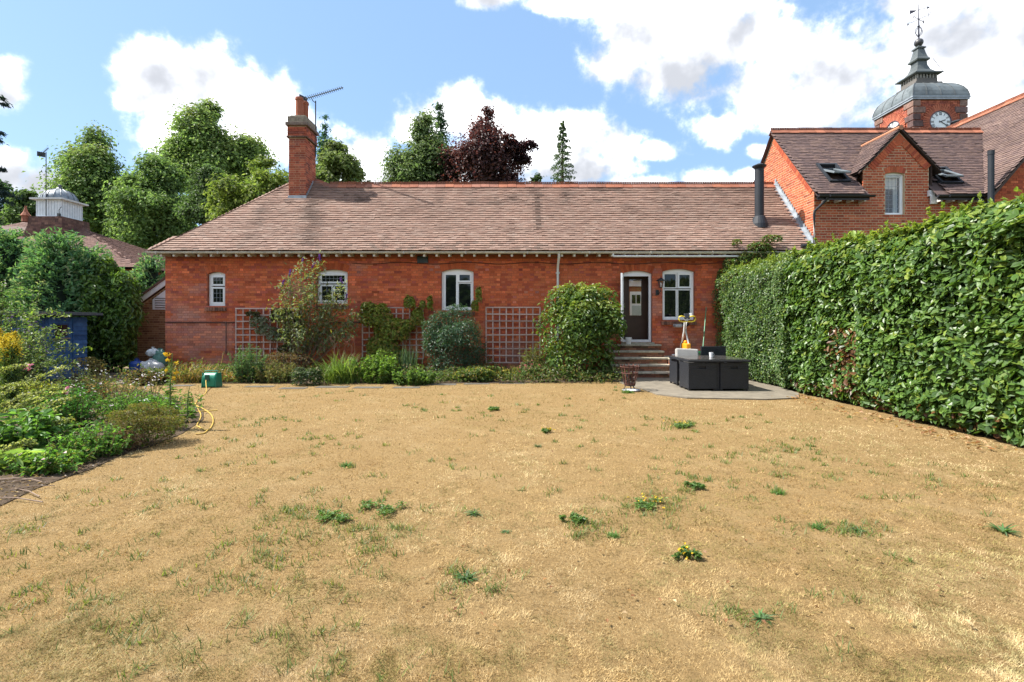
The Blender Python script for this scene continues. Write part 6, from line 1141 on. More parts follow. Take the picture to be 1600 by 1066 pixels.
for i, (x, y) in enumerate(tips):
    p = at(x, y, 14.6+random.uniform(-.3, .3)); tp3.append(p); a = np.array((-6.1, 14.8, .2)); b = np.array(p); n_ = 185; s = .30+.72*rng.random(n_)**.6; m_ = a+(b-a)*s[:, None]+np.array((0, 0, .25))*(s*(1-s)*2)[:, None]+rng.normal(0, .11, (n_, 3)); d = nrm(rdir(n_)+(b-a)*.3-UP*.5); k = s[:, None]; g.leaves(m_, d, UP+rdir(n_)*.6, .12, .032, pick([(.13, .18, .08), (.19, .24, .14), (.09, .14, .05), (.28, .31, .22), (.22, .22, .05)], n_, .15), .15, True)
    if i in (0, 1, 2, 3, 4, 12, 6): n2 = 60; s = rng.random(n2); fl_.leaves(b+np.array((random.uniform(-.12, .12), 0, 1))*.02+(s[:, None]*np.array((random.uniform(-.1, .12), -.04, .16)))+rng.normal(0, .012, (n2, 3)), rdir(n2), rdir(n2), .035, .028, pick([(.17, .06, .32), (.22, .09, .40), (.12, .045, .2)], n2))
g.build('foliage', MT['leaf'], t); fl_.build('flower_spike', MT['petal'], t); stems(t, (-6.1, 14.8, 0), tp3, .018, (.16, .11, .075), 'stem')
t = thing('grey_climber', 'pale grey-green climber trained across the lattice beside the tap', 'climber', (-7.3, 15.2, 0)); g = Geo()
for (x, y, rx, rz, n_, cs) in ((405, 505, .28, .2, 260, 1), (418, 518, .35, .16, 260, 1), (432, 528, .3, .14, 200, 1), (440, 495, .35, .25, 600, 0), (460, 510, .3, .35, 500, 0), (450, 548, .3, .2, 260, 0), (395, 492, .2, .1, 120, 0)): p = at(x, y, 15.15); cloud_leaves(g, [(p.x, 15.15, p.z, rx, .14, rz)], n_, .09, .045, [(.24, .27, .19), (.16, .21, .12), (.30, .32, .25)] if cs else [(.06, .085, .035), (.09, .10, .04), (.11, .085, .04)], inner=.1)
g.build('foliage', MT['leaf'], t); stems(t, (-7.3, 15.2, 0), [at(405, 505, 15.2), at(430, 525, 15.2), at(440, 490, 15.2)], .012, (.12, .08, .06), 'stem')
t = thing('grape_vine', 'yellow-green vine covering most of the middle lattice', 'climber', (-3.8, 15.1, 0)); g = Geo()
for (x, y, rx, rz, n_) in ((588, 498, .46, .42, 1500), (612, 520, .50, .42, 1600), (598, 545, .46, .38, 1300), (640, 475, .16, .22, 420), (652, 500, .18, .35, 500), (635, 510, .25, .2, 420), (660, 478, .08, .15, 100), (575, 480, .2, .15, 260), (672, 478, .07, .3, 150), (748, 465, .08, .3, 170), (742, 480, .1, .2, 170), (625, 560, .3, .25, 450)): p = at(x, y, 15.1); cloud_leaves(g, [(p.x, 15.1, p.z, rx, .16, rz)], n_, .085, .07, [(.25, .30, .05), (.20, .26, .045), (.31, .33, .065), (.14, .19, .04), (.28, .19, .05)], inner=.15, hang=.3)
g.build('foliage', MT['leaf'], t); stems(t, (-3.6, 15.15, 0), [at(640, 470, 15.2), at(652, 500, 15.2), at(600, 490, 15.2), at(580, 500, 15.2)], .016, (.24, .15, .08), 'stem')
g = Geo(); n_ = 60
for (x, ya, yb_) in ((638, 505, 560), (650, 505, 555), (632, 520, 565)): p = at(x, ya, 15.05); q_ = at(x+6, yb_, 15.05); s = rng.random(n_); g.leaves(np.array(p)[None]*(1-s[:, None])+np.array(q_)[None]*s[:, None]+rng.normal(0, .02, (n_, 3)), rdir(n_)-UP, rdir(n_), .06, .03, pick([(.34, .21, .11), (.28, .16, .08)], n_))
g.build('dry_tendril', MT['leaf'], t)
BG = [(.12, .22, .04), (.16, .25, .045), (.09, .17, .035)]
stemmy('catmint', 'bushy blue-green plant at the foot of the lattice beside the tap', 'plant', G(389, 597), (.45, .4, .50), 4500, .06, .022, [(0.066, 0.140, 0.064), (0.087, 0.168, 0.071), (0.051, 0.112, 0.052), (0.116, 0.196, 0.090)], seed=7, ns=72)
stemmy('sage_plant', 'low olive and straw-coloured plant below the pale climber', 'plant', G(432, 598), (.62, .35, .28), 2600, .06, .022, [(.11, .125, .045), (.15, .15, .06), (.19, .15, .07), (.07, .095, .03)], seed=8, ns=72)
shrub('dead_stalk_plant', 'brown twiggy plant among the stems under the buddleia', 'plant', (-6.2, 14.4, 0), (.75, .35, .42), 1500, .07, .02, [(.20, .13, .07), (.12, .085, .045), (.09, .10, .04)], 8, 9, ns=10)
shrub('hardy_geranium', 'low dark-leaved plant with pale faded flower heads beside the strap leaves', 'plant', G(480, 602), (.42, .3, .24), 2200, .045, .03, [(.05, .09, .035), (.07, .11, .04), (.03, .06, .025)], 7, 10, flowers=([(.45, .42, .25), (.5, .36, .28)], 90, .045))
t = thing('daylily', 'arching clump of bright strap leaves at the border edge', 'plant', G(535, 600)); g = Geo(); n_ = 420; c = np.array(G(533, 598)); P = c+rng.normal(0, 1, (n_, 3))*np.array((.2, .15, 0)); g.ribbons(P, rng.uniform(0, 6.283, n_), rng.uniform(.5, .95, n_), .022, rng.uniform(.15, .55, n_), pick([(.12, .20, .04), (.16, .25, .05), (.09, .15, .035), (.20, .26, .07)], n_), 5, .55); g.build('strap_leaf', MT['leaf'], t, kind='stuff'); g = Geo()
for i in range(9): a = c+np.array((random.uniform(-.2, .25), random.uniform(-.1, .1), 0)); g.tube([a, a+np.array((random.uniform(-.15, .15), 0, .9)), a+np.array((random.uniform(-.3, .3), -.05, 1.15))], [.006, .004, .003], 5, (.28, .16, .12))
g.build('flower_stalk', MT['stem'], t)
stemmy('hydrangea', 'bright fresh green bushy plant at the foot of the vine', 'plant', G(590, 598), (.60, .4, .40), 4200, .075, .045, BG, seed=11, ns=81); stemmy('spurge', 'upright lime green plant close beside the strap-leaved clump', 'plant', (-3.7, 14.2, 0), (.32, .28, .44), 1700, .07, .03, [(.14, .22, .035), (.17, .24, .04), (.10, .17, .03)], seed=12, ns=63)
stemmy('cranesbill', 'spreading mound of lime leaves in front of the dark bush', 'plant', G(645, 601), (.62, .38, .20), 3200, .06, .05, [(.10, .18, .04), (.13, .21, .045), (.08, .15, .035)], seed=13, ns=72)
t = thing('iris', 'clump of upright grey-green sword leaves behind the lime mound', 'plant', (-2.9, 14.4, 0)); g = Geo(); n_ = 90; g.ribbons(np.array((-2.9, 14.4, 0))+rng.normal(0, 1, (n_, 3))*np.array((.16, .1, 0)), rng.uniform(0, 6.28, n_), rng.uniform(.6, .95, n_), .03, rng.uniform(.02, .2, n_), pick([(.06, .11, .06), (.09, .14, .08)], n_), 4, .3); g.build('sword_leaf', MT['leaf'], t, kind='stuff')
shrub('ladys_mantle', 'low green plant with frothy yellow flowers under the dark bush', 'plant', G(742, 596), (.55, .32, .20), 2200, .05, .045, [(.08, .14, .035), (.11, .17, .04)], 8, 14, flowers=([(.42, .36, .04), (.36, .33, .05)], 900, .03)); stemmy('pale_groundcover', 'small pale green plant at the border edge before the dark bush', 'plant', G(700, 594), (.32, .25, .15), 900, .05, .035, [(.13, .18, .08), (.09, .14, .05)], seed=15, ns=54)
stemmy('alchemilla', 'yellowing low plant at the foot of the bare lattice', 'plant', G(792, 593), (.40, .3, .17), 1400, .055, .045, [(.12, .17, .04), (.20, .19, .05), (.08, .13, .035)], seed=16, ns=63, flowers=([(.42, .34, .05)], 260, .03))
shrub('sedum', 'low plant with deep pink flower heads beside the big bush', 'plant', G(828, 592), (.34, .26, .24), 1200, .05, .035, [(.09, .14, .05), (.12, .15, .06)], 7, 17, flowers=([(.45, .05, .11), (.36, .05, .08), (.5, .16, .14)], 200, .05)); stemmy('fern', 'feathery olive plant between the bare lattice and big bush', 'plant', (.62, 14.2, 0), (.34, .3, .48), 1300, .11, .02, [(.12, .14, .05), (.16, .16, .06), (.09, .12, .04)], seed=18, ns=63)
def strap(name, label, px, py, n_, ln, cols, w_=.012, sx=.25, kind_name='blade', lean=(.2, .8)):
    c = np.array(G(px, py)); t = thing(name, label, 'grass clump', tuple(c)); g = Geo(); g.ribbons(c+rng.normal(0, 1, (n_, 3))*np.array((sx, .12, 0)), rng.uniform(0, 6.28, n_), rng.uniform(ln*.5, ln, n_), w_, rng.uniform(*lean, n_), pick(cols, n_, .15), 4, .5); g.build(kind_name, MT['leaf'], t, kind='stuff'); return t
DRY = [(.34, .22, .08), (.26, .14, .05), (.19, .17, .05), (.40, .28, .12)]
strap('dry_grass_clump', 'brown and green dying strap leaves at the wall foot by the reel', 308, 597, 420, .62, DRY+[(.12, .15, .04)], .016, .30); strap('montbretia', 'orange-brown withered leaves between the hose reel and blue-green plant', 352, 596, 200, .5, DRY[:2]+[(.42, .24, .09)], .012, .16)
stemmy('bergenia', 'low plant with dark reddish and yellowing leaves before the sacks', 'plant', G(233, 601), (.55, .35, .20), 1300, .085, .06, [(.06, .06, .03), (.05, .075, .03), (.16, .13, .04), (.09, .04, .03)], seed=19, ns=72); shrub('withered_shrub', 'small twiggy yellow-brown plant standing beside the shed door', 'plant', (-10.75, 13.0, 0), (.42, .35, .34), 900, .06, .025, [(.20, .17, .06), (.13, .13, .045), (.26, .19, .09)], 8, 20, ns=8)
# ------------------------------------------------------------------ near flower bed
def bedplant(name, label, px, py, r, n_, L, W, cols, seed, **k):
    return stemmy(name, label, 'plant', G(px, py), r, int(n_*.75), L*.88, W*.85, cols, seed=seed, **k)
NG = [(.085, .19, .035), (.115, .235, .045), (.065, .15, .03)]
stemmy('butterfly_bush', 'large loose shrub with small pale leaves hiding the shed side', 'shrub', (-10.1, 10.4, 0), (.72, .7, .86), 3900, .085, .034, [(0.078, 0.135, 0.055), (0.117, 0.180, 0.076), (0.203, 0.255, 0.152), (0.055, 0.105, 0.041), (0.140, 0.195, 0.055)], seed=21, ns=100, scol=(.13, .09, .05), flowers=([(.12, .06, .2)], 160, .045)); stemmy('elder_shrub', 'tall shrub with glossy and silvery leaves at the frame edge before the conifers', 'shrub', (-11.3, 11.3, 0), (.85, .8, 1.32), 6500, .10, .045, [(0.073, 0.140, 0.039), (0.116, 0.196, 0.058), (0.204, 0.252, 0.142), (0.051, 0.105, 0.032)], seed=22, ns=150, scol=(.13, .09, .05))
t = thing('bramble_spray', 'long arching sprays of pale leaves reaching across the blue shed', 'plant', (-8.9, 10.2, .4)); g = Geo(); sg = Geo()
for (xa, ya, xb, yb) in ((60, 560, 132, 547), (70, 575, 118, 570), (50, 530, 108, 520), (70, 545, 100, 538), (40, 500, 105, 497), (45, 590, 95, 566)):
    a, b = at(xa, ya, 10.1), at(xb, yb, 10.3); m_ = (a+b)/2+Vector((0, 0, .12)); pp = np.array(smoothpath([a, m_, b], 8)); sg.tube(pp, .005, 5, (.12, .09, .05)); n_ = 80; i = rng.integers(0, len(pp), n_); g.leaves(pp[i]+rng.normal(0, .05, (n_, 3)), rdir(n_), UP+rdir(n_)*.5, .07, .036, pick([(.12, .18, .08), (.22, .27, .17), (.08, .14, .05), (.16, .24, .04)], n_), .15, True)
g.build('foliage', MT['leaf'], t); sg.build('stem', MT['stem'], t)
t = thing('goldenrod', 'goldenrod with bright yellow plumes at the frame edge', 'plant', (-8.3, 8.6, 0)); g = Geo(); fl_ = Geo()
for i in range(16):
    p = np.array(at(random.uniform(-12, 24), random.uniform(515, 550), 8.6+random.uniform(-.3, .3))); b = np.array((p[0]+random.uniform(-.15, .15), p[1], 0)); n_ = 110; s = rng.random(n_)*.9; g.leaves(b+(p-b)*s[:, None]+rng.normal(0, .05, (n_, 3)), rdir(n_)-UP*.3, UP+rdir(n_)*.6, .11, .022, pick([(.07, .12, .03), (.10, .15, .04), (.05, .09, .03)], n_)); n2 = 240; q = rng.random(n2); fl_.leaves(p+np.array((0, 0, -.18))+q[:, None]*np.array((random.uniform(-.08, .14), 0, .20))+rng.normal(0, .045, (n2, 3))*(1.1-q[:, None]), rdir(n2), rdir(n2), .025, .02, pick([(.60, .46, .03), (.52, .40, .03), (.66, .54, .06)], n2)); sg = Geo()
g.build('foliage', MT['leaf'], t); fl_.build('flower_plume', MT['petal'], t); stems(t, (-8.3, 8.6, 0), [(-8.4, 8.6, 1.1), (-8.1, 8.5, 1.0), (-8.6, 8.7, 1.15)], .008, (.10, .12, .05), 'stem')
t = thing('hollyhock_spire', 'arching pale flower spires leaning across the bed under the shrubs', 'plant', (-7.6, 8.3, 0)); g = Geo(); sg = Geo(); pk = Geo()
for j, (xa, ya, xb, yb, yy) in enumerate(((-20, 590, 42, 572, 7.6), (-10, 622, 104, 574, 7.8), (-15, 640, 92, 606, 7.2), (-20, 655, 100, 612, 7.0), (10, 660, 112, 622, 6.9), (-20, 672, 90, 640, 6.6), (-10, 610, 60, 600, 7.9), (20, 690, 108, 655, 6.2), (-20, 720, 50, 690, 5.6))):
    a, b = at(xa, ya, yy), at(xb, yb, yy+.2); pp = np.array(smoothpath([a, (a+b)/2+Vector((0, 0, .04)), b], 10)); sg.tube(pp, .006, 5, (.17, .19, .08)); n_ = 210; s = rng.random(n_); i = np.clip((s*len(pp)).astype(int), 0, len(pp)-1); g.leaves(pp[i]+rng.normal(0, .022, (n_, 3)), rdir(n_), rdir(n_)+UP*.6, .04, .032, pick([(.30, .34, .14), (.38, .40, .20), (.22, .27, .09), (.16, .20, .05)], n_), .3)
    if j in (0, 3): n2 = 9; pk.leaves(np.array(b)+rng.normal(0, .028, (n2, 3)), rdir(n2), rdir(n2), .06, .05, pick([(.62, .22, .32), (.72, .45, .52), (.6, .12, .16)], n2))
g.build('flower_spire', MT['leaf'], t); sg.build('stem', MT['stem'], t); pk.build('pink_flower', MT['petal'], t)
PL_ = [('foxglove_rosettes', 'broad pale green leaves low at the frame edge of the bed', 12, 735, (.34, .28, .13), 130, .24, .06, [(.17, .25, .07), (.13, .2, .05)]), ('strawberry_patch', 'glossy mid-green leafy mound near the soil patch of the bed', 70, 738, (.36, .26, .12), 1000, .065, .045, NG+[(.16, .22, .05)]), ('campanula', 'dense green leaves along the lawn edge of the bed', 150, 712, (.42, .34, .19), 2200, .06, .035, NG), ('phlox', 'upright green plant in the middle of the bed', 110, 668, (.42, .35, .34), 2200, .075, .032, [(.05, .15, .03), (.07, .19, .04)]), ('comfrey', 'large-leaved green plant under the pale spires', 40, 700, (.48, .4, .26), 900, .15, .075, [(.07, .16, .035), (.10, .2, .045)]), ('marjoram', 'mixed lime and olive foliage in the heart of the bed', 75, 655, (.5, .4, .30), 2500, .055, .03, [(.13, .19, .035), (.18, .22, .045), (.09, .14, .03)]), ('lamium', 'green mound of small leaves behind the fine-textured clump', 200, 655, (.55, .4, .22), 2800, .05, .034, NG+[(.11, .17, .05)]), ('bindweed', 'bright green trailing leaves near the tall evening primrose', 243, 655, (.42, .32, .20), 1800, .06, .045, [(.07, .16, .03), (.09, .2, .035)]), ('aster', 'grey-green plant with small white daisies near the shed path', 130, 625, (.48, .4, .34), 1800, .055, .025, [(.09, .13, .05), (.12, .16, .07)]), ('penstemon', 'thin reddish and olive stems with few leaves facing the path', 172, 632, (.46, .4, .32), 1100, .06, .022, [(.16, .14, .06), (.11, .13, .04), (.20, .12, .06)]), ('borage', 'rough green leaves at the lawn edge beside the soil patch', 105, 725, (.34, .26, .14), 900, .065, .03, NG+[(.2, .2, .06)]), ('ox_eye_daisies', 'straggling pale stems with white and lilac flowers over the bare lawn edge', 232, 625, (.45, .35, .30), 420, .05, .016, [(.18, .18, .08), (.14, .15, .06)]), ('yellow_leaf_plant', 'yellow-leaved plant glowing below the pale spires', 60, 632, (.5, .4, .24), 1700, .06, .04, [(.22, .24, .035), (.28, .27, .05), (.14, .2, .03)])]
for i, (nm, lb, px, py, r, n_, L, W, cs) in enumerate(PL_):
    fw = {'aster': ([(.75, .75, .72)], 60, .04), 'ox_eye_daisies': ([(.72, .66, .72), (.75, .72, .7)], 50, .04), 'strawberry_patch': ([(.7, .5, .52)], 6, .05), 'bindweed': ([(.75, .75, .75)], 8, .045), 'phlox': ([(.7, .6, .6)], 14, .04)}.get(nm)
    bedplant(nm, lb, px, py, r, n_, L, W, cs, 40+i, big=L > .1, flowers=fw, ns=max(14, min(120, n_//18)))
t = shrub('heather', 'rounded fine-textured olive and rust clump at the bed point', 'plant', G(226, 693), (.44, .36, .24), 9000, .032, .008, [(.16, .17, .04), (.12, .145, .035), (.20, .15, .06), (.10, .09, .03)], 9, 60, ns=3); shrub('dead_heather', 'brown dry fringe of the fine-textured clump at the lawn edge', 'plant', G(186, 704), (.26, .18, .13), 2000, .035, .008, [(.20, .12, .08), (.26, .18, .12), (.14, .09, .06)], 6, 61)
def primrose(label, px, yb, yt, Yoff=0):
    c = np.array(G(px, yb)); z = H-(yt-HY)*c[1]/F; t = thing('evening_primrose', label, 'plant', tuple(c), 'evening primroses at the bed edge'); g = Geo(); g.tube([c, c+(0, 0, z*.6), c+(.03, 0, z)], [.012, .009, .004], 6, (.13, .19, .06)); g.build('stem', MT['stem'], t); n_ = int(150*z); s = rng.random(n_)**.8; a = rng.uniform(0, 6.28, n_); ln = .17*(1.15-s); o = np.stack([np.cos(a), np.sin(a), .25+0*a], 1); g = Geo(); g.leaves(c+np.array((0, 0, 1))*(s*z*.93)[:, None]+o*(ln/2)[:, None], o-UP*.2, UP+rdir(n_)*.3, ln, .035*(1.2-s), pick([(.10, .18, .04), (.14, .22, .05), (.08, .15, .035)], n_), .2, True); g.build('foliage', MT['leaf'], t); n2 = 70; g = Geo()
    if z > .6:
        for k in range(7): p = c+np.array((random.uniform(-.10, .10), random.uniform(-.05, .05), z*random.uniform(.66, 1.0))); g.leaves(p+rng.normal(0, .012, (10, 3)), rdir(10)[:10], rdir(10), .032, .03, pick([(.70, .50, .03), (.62, .40, .03)], 10))
        g.build('flowers', MT['petal'], t, kind='stuff')
primrose('tall evening primrose with yellow flowers standing at the bed point', 266, 672, 552); primrose('shorter leaning evening primrose stalk beside the tall one', 293, 660, 604)
# loose filler under the named plants
g = Geo(); n_ = 9000; bp_ = np.array(BED); lo, hi = bp_.min(0), bp_.max(0); P = np.stack([rng.uniform(lo[0], hi[0], n_), rng.uniform(lo[1], hi[1], n_)], 1)
def inpoly(P, poly):
    x, y = P[:, 0], P[:, 1]; c = np.zeros(len(P), bool); n = len(poly)
    for i in range(n):
        x0, y0 = poly[i]; x1, y1 = poly[(i+1) % n]; c ^= ((y0 > y) != (y1 > y)) & (x < (x1-x0)*(y-y0)/(y1-y0+1e-12)+x0)
    return c
ok = inpoly(P, BED) & (vnoise(P[:, 0]*1.2, P[:, 1]*1.2, 61) > .40) & ~((P[:, 1] < 5.25) & (P[:, 0] > -5.6)); P = P[ok]; m_ = len(P); g.leaves(np.column_stack([P, rng.uniform(.02, .24, m_)]), rdir(m_)+UP*.3, UP+rdir(m_)*.6, .08, .04, pick(NG+[(.12, .17, .04), (.16, .15, .06)], m_), .2); g.build('undergrowth', MT['leaf'], None, kind='stuff', label='low mixed leafy undergrowth filling the flower bed', cat='undergrowth', org=(-6.5, 7, 0))
g = Geo(); n_ = 15000; P = np.stack([rng.uniform(-10.0, 3.0, n_), rng.uniform(12.75, 15.2, n_)], 1); ok = vnoise(P[:, 0]*1.5, P[:, 1]*2, 91) > .38; P = P[ok]; n_ = len(P); m_ = n_; g.leaves(np.column_stack([P, rng.uniform(.01, .34, m_)*vnoise(P[:, 0]*2, P[:, 1]*2, 92)*1.8]), rdir(m_)+UP*.2, UP+rdir(m_)*.6, .08, .04, pick([(.07, .12, .03), (.10, .15, .04), (.16, .13, .06)], m_)); g.build('border_undergrowth', MT['leaf'], None, kind='stuff', label='low leafy growth along the foot of the brick wall', cat='undergrowth', org=(-4, 14, 0))
g = Geo(); n_ = 3200; P = np.stack([rng.uniform(-6.6, -3.9, n_), rng.uniform(3.9, 6.6, n_)], 1); P = P[inpoly(P, BED)]; n_ = len(P); g.leaves(np.column_stack([P, rng.uniform(.012, .03, n_)]), rdir(n_)*np.array((1, 1, .2)), UP+rdir(n_)*.4, .035, .018, pick([(.20, .13, .09), (.30, .22, .15), (.11, .07, .05), (.16, .12, .10)], n_), .2); g.build('leaf_litter', MT['leaf'], None, kind='stuff', label='dry brown litter lying on the bare soil of the bed', cat='litter', org=(-5, 5, 0))
for i in range(7):
    c = G(random.uniform(5, 70), random.uniform(750, 785)); a = random.uniform(0, 3.1); l = random.uniform(.12, .3); g = Geo(); g.tube([(c[0]-l*math.cos(a), c[1]-l*math.sin(a)*.5, .02), (c[0], c[1], .035), (c[0]+l*math.cos(a), c[1]+l*math.sin(a)*.5, .02)], [.006, .005, .003], 5, (.22, .16, .12)); g.build('twig', MT['stem'], bpy.data.objects['flower_bed'])
# ------------------------------------------------------------------ weeds on the parched lawn
def weed(label, px, py, wpx, kind_, name='weed'):
    c = np.array(G(px, py)); r = wpx/2*c[1]/F*random.uniform(.72, 1.0); t = thing(name, label, 'weed', tuple(c), 'green weeds scattered over the dry lawn'); g = Geo()
    if kind_ == 'rosette':
        n_ = 34; a = rng.uniform(0, 6.28, n_); g.ribbons(c+rng.normal(0, .012, (n_, 3))*np.array((1, 1, 0)), a, rng.uniform(r*.5, r*1.35, n_), r*.15, rng.uniform(.8, 1.3, n_), pick([(.06, .13, .04), (.08, .16, .05), (.11, .17, .08)], n_, .25), 4, .18)
    elif kind_ == 'tuft':
        n_ = 130; g.ribbons(c+rng.normal(0, r*.4, (n_, 3))*np.array((1, 1, 0)), rng.uniform(0, 6.28, n_), rng.uniform(r*.4, r*.95, n_), .006*max(1, c[1]/5), rng.uniform(.6, 1.25, n_), pick([(.06, .15, .03), (.09, .19, .04), (.12, .2, .05)], n_), 3, .3)
    else:
        n_ = 260; sc_ = c+rng.normal(0, r*.55, (7, 3))*np.array((1.2, 1, 0)); P = sc_[rng.integers(0, 7, n_)]+rng.normal(0, r*.17, (n_, 3))*np.array((1, 1, 0)); P[:, 2] = rng.uniform(.015, .05, n_); g.leaves(P, rdir(n_)*np.array((1, 1, .3)), UP+rdir(n_)*.4, .035*max(1, c[1]/6), .016*max(1, c[1]/6), pick([(.07, .15, .035), (.10, .19, .05), (.13, .19, .05)], n_), .2)
    g.build('leaf_rosette' if kind_ == 'rosette' else 'foliage', MT['leaf'], t)
    if kind_ == 'flower':
        g = Geo(); n2 = 11
        for k in range(n2): p = c+np.array((random.gauss(0, r*.7), random.gauss(0, r*.5), random.uniform(.025, .065))); g.leaves(p+rng.normal(0, .006, (3, 3)), rdir(3), UP+rdir(3)*.3, .018*max(1, c[1]/7), .016*max(1, c[1]/7), pick([(.62, .42, .03)], 3))
        g.build('flowers', MT['petal'], t, kind='stuff')
weed('upright bushy weed standing alone on the lawn near the border', 771, 641, 22, 'patch'); weed('spreading flat rosette with toothed leaves in mid lawn below the upright weed', 742, 804, 36, 'rosette'); weed('largest dark rosette weed low in the middle of the lawn', 729, 905, 48, 'rosette'); weed('small dark rosette between the two big rosettes', 790, 832, 20, 'rosette'); weed('wide weed patch dotted with yellow flowers in the open lawn', 1010, 790, 62, 'flower'); weed('bright bushy tuft of green grass below the yellow-flowered patch', 957, 838, 30, 'tuft'); weed('long-leaved rosette low on the lawn towards the hedge side', 1190, 968, 50, 'rosette'); weed('flat pale green patch left of the bright bushy tuft'.replace(' left of', ' beside'), 903, 816, 42, 'patch'); weed('yellow-flowered weed patch nearest the rattan table'.replace('nearest', 'close before'), 1068, 667, 58, 'flower'); weed('dark green weed in the lawn between flower patch and hedge', 1278, 825, 34, 'tuft'); weed('spidery grey-green weed beside the dark green one facing the hedge', 1342, 831, 40, 'rosette'); weed('low weed near the hedge foot at the frame edge', 1568, 831, 46, 'rosette'); weed('small bright weed on the lawn below the table', 1217, 771, 30, 'tuft'); weed('tiny two-leaved weed in the upper middle of the lawn', 840, 698, 18, 'rosette'); weed('small green tuft among dry grass below the trellis', 541, 728, 26, 'tuft'); weed('pale patch of clover on the bed side of the lawn', 600, 800, 60, 'patch'); weed('thin clover patch below the paler one', 520, 812, 60, 'patch'); weed('small yellow-flowered weed above the tiny weed', 855, 676, 16, 'flower'); weed('yellow-flowered weed low on the lawn below the wide patch', 1073, 872, 36, 'flower'); weed('grassy tuft right below the fire basket'.replace(' right', ''), 980, 614, 26, 'tuft'); weed('short green tuft beside the wide flowered patch', 1086, 764, 30, 'patch')
g = Geo()
for i in range(760):
    Y = 1/(1/2.0-rng.random()*(1/2.0-1/11.5)); X = rng.uniform(-1.0, .95)*Y
    if i < 300:
        q_ = random.choice(((500, 815, 75, 45), (590, 830, 45, 40), (430, 830, 40, 40), (1010, 790, 60, 22), (930, 825, 50, 16), (1080, 760, 60, 24), (1130, 700, 80, 30), (1250, 700, 60, 22), (1060, 665, 40, 10), (700, 640, 120, 16), (880, 640, 90, 20), (540, 690, 90, 24), (1330, 830, 70, 14), (1240, 760, 90, 24), (430, 660, 70, 14), (1000, 610, 30, 5), (720, 910, 50, 30), (430, 900, 60, 30), (1200, 960, 120, 40)))
        gp_ = gnd(random.gauss(q_[0], q_[2]*.6), min(1050, max(600, random.gauss(q_[1], q_[3]*.6)))); X, Y = gp_.x, gp_.y
    if X > 5.9 or inpoly(np.array([(X, Y)]), BED)[0] or (X > 2.6 and Y > 9.8): continue
    if i >= 300 and vnoise(np.array([X*.6+3]), np.array([Y*.6]), 71)[0] < .47: continue
    n_ = 18; r = rng.uniform(.02, .06); g.ribbons(np.array((X, Y, 0))+rng.normal(0, r, (n_, 3))*np.array((1, 1, 0)), rng.uniform(0, 6.28, n_), rng.uniform(.03, .065, n_), .002+.0012*Y, rng.uniform(.4, 1.1, n_), pick([(.10, .15, .035), (.13, .17, .045), (.16, .17, .05)], n_, .2), 2, .3)
g.build('small_weeds', MT['leaf'], None, kind='stuff', label='tiny green weed tufts sprinkled through the dry lawn', cat='weeds', org=(0, 6, 0))
g = Geo(); n_ = 130; Y = 1/(1/2.5-rng.random(n_)*(1/2.5-1/11.)); X = rng.uniform(-.2, .95, n_)*Y; ok = X < 5.7; X, Y = X[ok], Y[ok]; n_ = len(X); g.leaves(np.stack([X, Y, np.full(n_, .03)], 1), rdir(n_)*np.array((1, 1, .3)), UP+rdir(n_)*.3, .03, .022, pick([(.30, .16, .08), (.24, .12, .06), (.46, .33, .18), (.4, .25, .12)], n_)); y2 = rng.uniform(6.0, 10.5, 130); g.leaves(np.stack([XF-.15-rng.random(130)**2*.5, y2, rng.uniform(.02, .05, 130)], 1), rdir(130)*np.array((1, 1, .3)), UP+rdir(130)*.4, .075, .038, pick([(.36, .20, .10), (.42, .27, .14), (.28, .14, .07)], 130), .25); g.build('fallen_leaves', MT['leaf'], None, kind='stuff', label='dry fallen leaves lying on the lawn and along the hedge foot', cat='leaves', org=(4, 7, 0))
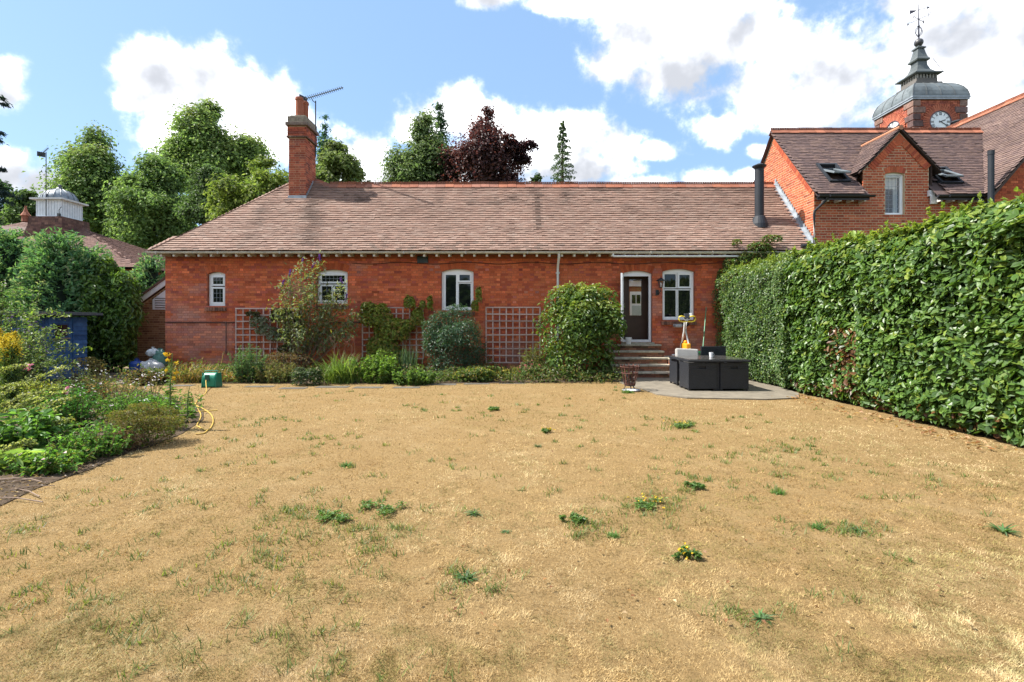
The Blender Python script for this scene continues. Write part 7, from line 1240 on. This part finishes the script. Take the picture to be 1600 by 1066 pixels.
# ------------------------------------------------------------------ the parched grass itself
def grass(N, y0, y1, wk, hmin, hmax):
    Y = 1/(1/y0-rng.random(N)*(1/y0-1/y1)); X = rng.uniform(-1.12, 1.12, N)*Y
    P = np.stack([X, Y], 1); ok = (X < XF+.1) & ~inpoly(P, BED) & ~inpoly(P, PATIO) & ~inpoly(P, BORDER) & ~((Y > 13.45)) & ~((Y > 13.25) & (X < -8.1) & (rng.random(N) < .8))
    for s in lawn.children:
        b = [lawn.matrix_world @ v.co for v in s.data.vertices]; xs = [v.x for v in b]; ys = [v.y for v in b]; ok &= ~((X > min(xs)+.03) & (X < max(xs)-.03) & (Y > min(ys)+.03) & (Y < max(ys)-.03))
    X, Y = X[ok], Y[ok]; n = len(X)
    big = vnoise(X*.5+5, Y*.5, 81); mid = vnoise(X*2.1+Y*.5, Y*1.5, 82); fine = vnoise(X*9, Y*9, 83); gr = vnoise(X*.7+9, Y*.7, 84); tny = vnoise(X*24, Y*24, 85, 2); clp = vnoise(X*13, Y*13, 86, 3)
    straw = np.array((.525, .385, .185)); pale = np.array((.66, .52, .29)); tan = np.array((.405, .268, .108)); brn = np.array((.18, .12, .055)); grn = np.array((.165, .19, .05))
    C = np.tile(straw, (n, 1)); f = np.clip((vnoise(X*1.1+3, Y*.9+2, 88)-.46)*5, 0, 1)[:, None]*.6; C = C*(1-f)+np.array((.50, .40, .25))*f; f = np.clip((mid-.45)*6+(fine-.5)*2, 0, 1)[:, None]; C = C*(1-f)+pale*f; f = np.clip((big-.46)*6.5+(fine-.5)*2.5+(mid-.5)*1.5, 0, 1)[:, None]; C = C*(1-.85*f)+tan*.85*f
    f = np.clip(np.clip((fine-.54)*5, 0, 1)*.6+np.clip((tny-.60)*5, 0, 1)*.6+np.clip((.36-clp)*5, 0, 1)*.6, 0, .9)[:, None]; C = C*(1-f)+brn*f
    edge = np.clip((Y-10.9)/1.3, 0, 1)*1.0; zone = sum(np.exp(-(((X-x0)/r0)**2+((Y-y0)/r1)**2)) for x0, y0, r0, r1 in ((-1.55, 4.1, 1.0, .45), (1.6, 4.6, 1.3, .7), (2.6, 3.4, 1.2, .7), (.2, 2.5, 1.2, .3), (-1.9, 2.6, .7, .25), (3.6, 6.5, 1.4, 1.2), (1.2, 8.5, 1.6, 1.3)))
    f = np.clip(((gr-.50)*2.5+(mid-.5)*2.5+(fine-.5)*3.5+zone*.95-.06), 0, .62); f = np.maximum(f, np.clip(edge*(mid*2.6-.55), 0, .8))[:, None]*(.30+.70*rng.random((n, 1))); C = C*(1-f)+grn*f; C = C*np.clip(rng.normal(1, .19, (n, 1)), .45, 1.5)
    a = rng.uniform(0, 6.283, n); w_ = (wk*Y+.0010)*rng.uniform(.7, 1.3, n); h = rng.uniform(hmin, hmax, n)*np.clip(.3+1.4*clp, .4, 1.5)*(.6+.8*mid)*(.85+.085*Y); le = rng.uniform(.55, 1.5, n); b = 9.0*vnoise(X*4.5+7, Y*4.5, 87, 3)+rng.normal(0, 1.3, n); a = np.where(rng.random(n) < .4, b+np.pi/2+rng.normal(0, .35, n), a)
    base = np.stack([X, Y, np.full(n, -.002)], 1); sd = np.stack([np.cos(a), np.sin(a), 0*a], 1)*(w_/2)[:, None]; tip = base+np.stack([np.cos(b)*np.sin(le)*h, np.sin(b)*np.sin(le)*h, np.cos(le)*h], 1)
    V = np.stack([base-sd, base+sd, tip], 1).reshape(-1, 3); g.add(V, np.arange(n*3).reshape(-1, 3), np.repeat(np.clip(C, .02, .8), 3, 0))
g = Geo(); grass(820000, 1.75, 13.5, .0010, .007, .022); g.build('dry_grass', MT['grass'], None, kind='stuff', label='short straw-coloured grass parched by drought', cat='grass', org=(0, 6, 0))
for o in list(bpy.data.objects):
    if o.type == 'EMPTY' and 'category' not in o: print('NOCAT', o.name)
